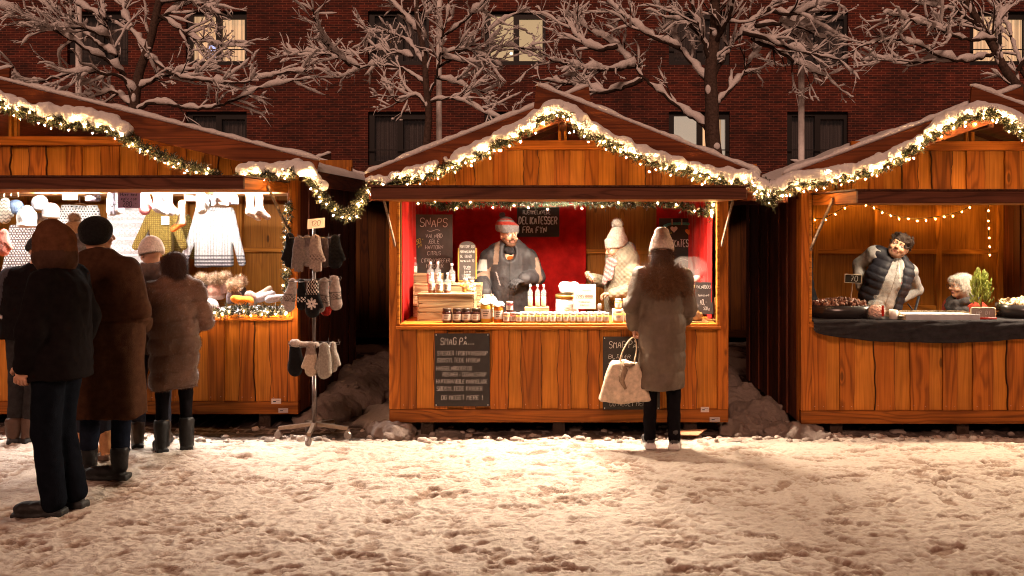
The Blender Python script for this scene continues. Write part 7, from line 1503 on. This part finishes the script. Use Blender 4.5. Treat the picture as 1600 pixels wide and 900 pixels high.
def ax_torso(J, col, r0, fy, grow=1.0, a=0.0): 
    f = (1, fy, 1); return [cap(J['pel']+(J['wai']-J['pel'])*a, J['wai'], r0*grow, r0*grow*.97, col, k=.03, f=f), cap(J['wai'], J['che'], r0*.97*grow, r0*1.02*grow, col, k=.04, f=f), cap(J['che'], J['nek']-(J['nek']-J['che'])*.3, r0*grow, .12*grow, col, k=.04, f=f), cap(J['shr'], J['shl'], .072*grow, col=col, k=.05)]
P = ax_torso(J, HC, .165, .72, a=.35)+sleeves(J, (.064, .060, .046), HC, .98, wcut=.08)+[cap(J['nek']+V(-.05, .03, .0), J['nek']+V(.06, .03, -.03), .055, col=HC, k=.02), ell(J['nek']+V(-.03, .08, .02), (.10, .055, .07), HC, k=.03)]
def hdc(v, C):
    C = C.copy(); ax = J['che']-J['wai']; t = (v-J['wai'])@ax/(ax@ax); c0 = J['wai']+t[:, None]*ax; C[(np.abs((v-c0)[:, 0]+.0) < .0045) & (v[:, 1] < -.05)] = (.18, .15, .13)
    C[(np.linalg.norm((v-(J['wai']+V(-.08, -.12, -.03)))[:, [0, 2]], axis=1) < .033) & (v[:, 1] < -.08)] = (.40, .33, .27)
    C[(np.abs((v-(J['che']+V(.085, 0, .0)))[:, 0]) < .018) & (np.abs((v-J['che'])[:, 2]+.03) < .006) & (v[:, 1] < -.08)] = (.45, .06, .05)
    C[(np.abs((v-(J['che']+V(.075, 0, .02)))[:, 0]) < .034) & (np.abs((v-J['che'])[:, 2]-.02) < .005) & (v[:, 1] < -.08)] = (.12, .10, .09)
    for s in (-1, 1): C[(np.abs((v-(J['nek']+V(s*.02+.02, 0, 0)))[:, 0]-.0) < .0035) & (v[:, 2] > J['che'][2]-.02) & (v[:, 2] < J['nek'][2]-.03) & (v[:, 1] < -.08)] = (.8, .74, .68)
    return C
cloth_part('hoodie', P, 'cloth', p, HC, .0085, folds=.008, fs=12, seed=41, colfn=hdc)
VC = (.016, .016, .024); mid = J['wai']*.5+J['che']*.5; axv = (J['che']-J['wai']); axv /= np.linalg.norm(axv); lat = V(axv[2], 0, -axv[0])
P = ax_torso(J, VC, .165, .74, 1.13, a=.1); P[-1] = cap(J['shr']+V(.035, 0, 0), J['shl']-V(.03, 0, 0), .076, col=VC, k=.05)
P += [cap(J['wai']-lat*.03-V(0, .2, .10), J['nek']+lat*.0-V(0, .2, .03), .115, .085, f=(.9, 1.9, 1), k=.015, sub=True), cap(J['wai']+lat*.10-V(0, -.02, .02), J['pel']+lat*.14+V(0, -.03, -.10), .06, .05, col=VC, k=.04)]
cloth_part('vest', P, 'nylon', p, VC, .009, quilt=lambda v: .008*(np.abs(np.sin(pi*((v@axv))/.065))**.5-.6), folds=.006, seed=42)
lumphair(J['hd'], Rh, [((0, .03, .05), (.082, .094, .066)), ((0, .06, .01), (.078, .055, .06)), ((0, -.05, .078), (.055, .032, .024)), ((.045, -.01, .062), (.042, .055, .045)), ((-.045, -.01, .062), (.042, .055, .045))], (.030, .017, .012), p, 1, (4500, .014, .0016), .0065, curl=.026, spread=1.1, grav=0)

# --- elderly seller seated in the right stall
p = person((gx(1506, 7.95), 7.95, z0), -pi/2+.35, 'white haired elderly stall keeper in grey scarf and red cardigan seated behind the counter', SE)
hz = gz(447, 7.9)-z0; dz = hz-1.615*.93
J = joints(.93); J = {a: b+V(0, 0, dz) for a, b in J.items()}
for n, s in (('r', -1), ('l', 1)):
    J['hi'+n] = V(s*.09, 0, J['pel'][2]-.01); J['kn'+n] = V(s*.11, -.38, J['pel'][2]-.02); J['an'+n] = V(s*.11, -.36, .085); J['to'+n] = V(s*.12, -.50, .03); J['el'+n] = V(s*.23, -.02, J['she'+n][2] if 'she'+n in J else J['sh'+n][2]-.25); J['wr'+n] = V(s*.12, -.24, J['sh'+n][2]-.28)
J['hd'] += V(0, -.03, 0)
Rh = rot_head(-10, 2); make_body(J, p, Rh, .93, skin=np.array((.56, .32, .22)), brow=(.4, .35, .3), hands=[hand_prims(J['wrr'], (.5, -.8, -.1), (0, 0, -1), 1, .5, k=.9), hand_prims(J['wrl'], (-.5, -.8, -.1), (0, 0, -1), -1, .5, k=.9)])
legs_part(J, p, (.04, .04, .05), k=.95); shoes(J, p, (.03, .03, .03), k=.95)
RC = (.36, .050, .030)
P = torso(J, J['pel'][2]-.08, .19, .15, .19, .16, RC, .95)+sleeves(J, (.075, .066, .054), RC, .95)
cloth_part('cardigan', P, 'knit', p, RC, .010, cuts=[((0, 0, J['pel'][2]-.1), (0, 0, -1))], folds=.007, seed=51)
scarf_ring(J['nek']+V(0, -.01, -.055), p, (.055, .05, .053), .12, .058, coils=2, seed=4)
lumphair(J['hd'], Rh, [((0, .03, .045), (.086, .098, .075)), ((0, .06, -.02), (.078, .055, .07)), ((0, -.055, .07), (.06, .04, .028)), ((.066, .0, .0), (.022, .045, .05)), ((-.066, .0, .0), (.022, .045, .05))], (.62, .56, .50), p, .95, (7000, .035, .0013), .007, grav=1.7, spread=.25)
m = MB(); c0 = J['hd']
for s in (-1, 1):
    th = np.arange(0, 6.4, .4); m.tube([c0+Rh@V(s*.031+.022*cos(t), -.104, .002+.016*sin(t)) for t in th], .0016, (.05, .04, .04), 4, caps=False); m.tube([c0+Rh@V(s*.053, -.10, .006), c0+Rh@V(s*.080, -.02, .01), c0+Rh@V(s*.080, .02, .0)], .0015, (.05, .04, .04), 4)
m.tube([c0+Rh@V(-.01, -.108, .006), c0+Rh@V(.01, -.108, .006)], .0015, (.05, .04, .04), 4); m.build('glasses', 'gloss', p, local=True)
# stool she sits on
m = MB(); sx_, sy_ = gx(1506, 7.95), 7.95; sz = max(J['pel'][2]+z0-.13, .3)
st = empty('stool', (sx_, sy_, z0), 'low wooden stool under the seated white haired stall keeper', 'stool'); m.lathe((sx_, sy_, sz-.03), [(.15, 0), (.16, .01), (.16, .03), (0, .03)], (.3, .15, .07), 20); m.build('seat', 'wood_x', st)
for a in (.8, 2.3, 3.9, 5.5): m = MB(); m.tube([(sx_+cos(a)*.09, sy_+sin(a)*.09, sz-.03), (sx_+cos(a)*.14, sy_+sin(a)*.14, z0)], .014, (.3, .15, .07), 8); m.build('leg', 'wood_z', st)

# --- person in dark jacket at the very left of the right stall
k = .93; p = person((gx(1253, 7.9), 8.05, z0), .9, 'person in dark jacket half hidden behind the left post of the right stall', SE)
J = joints(k); Rh = rot_head(0, 15); make_body(J, p, Rh, k, hands=[hand_prims(J['wrr'], (0, -.3, -1), (1, 0, 0), 1, .5, k=k), hand_prims(J['wrl'], (0, -.3, -1), (-1, 0, 0), -1, .5, k=k)])
legs_part(J, p, (.02, .02, .03), k=k); shoes(J, p, (.02, .02, .02))
P = torso(J, .75, .19, .14, col=(.025, .028, .04), k=k)+sleeves(J, (.078, .07, .06), (.025, .028, .04), k); cloth_part('jacket', P, 'nylon', p, (.025, .028, .04), .011, cuts=[((0, 0, .75), (0, 0, -1))], quilt=hor_quilt(.08, .008), seed=61)
lumphair(J['hd'], Rh, [((0, .03, .045), (.082, .095, .075)), ((0, .06, -.02), (.075, .055, .07))], (.05, .03, .02), p, k, (2000, .02, .0018), .009)
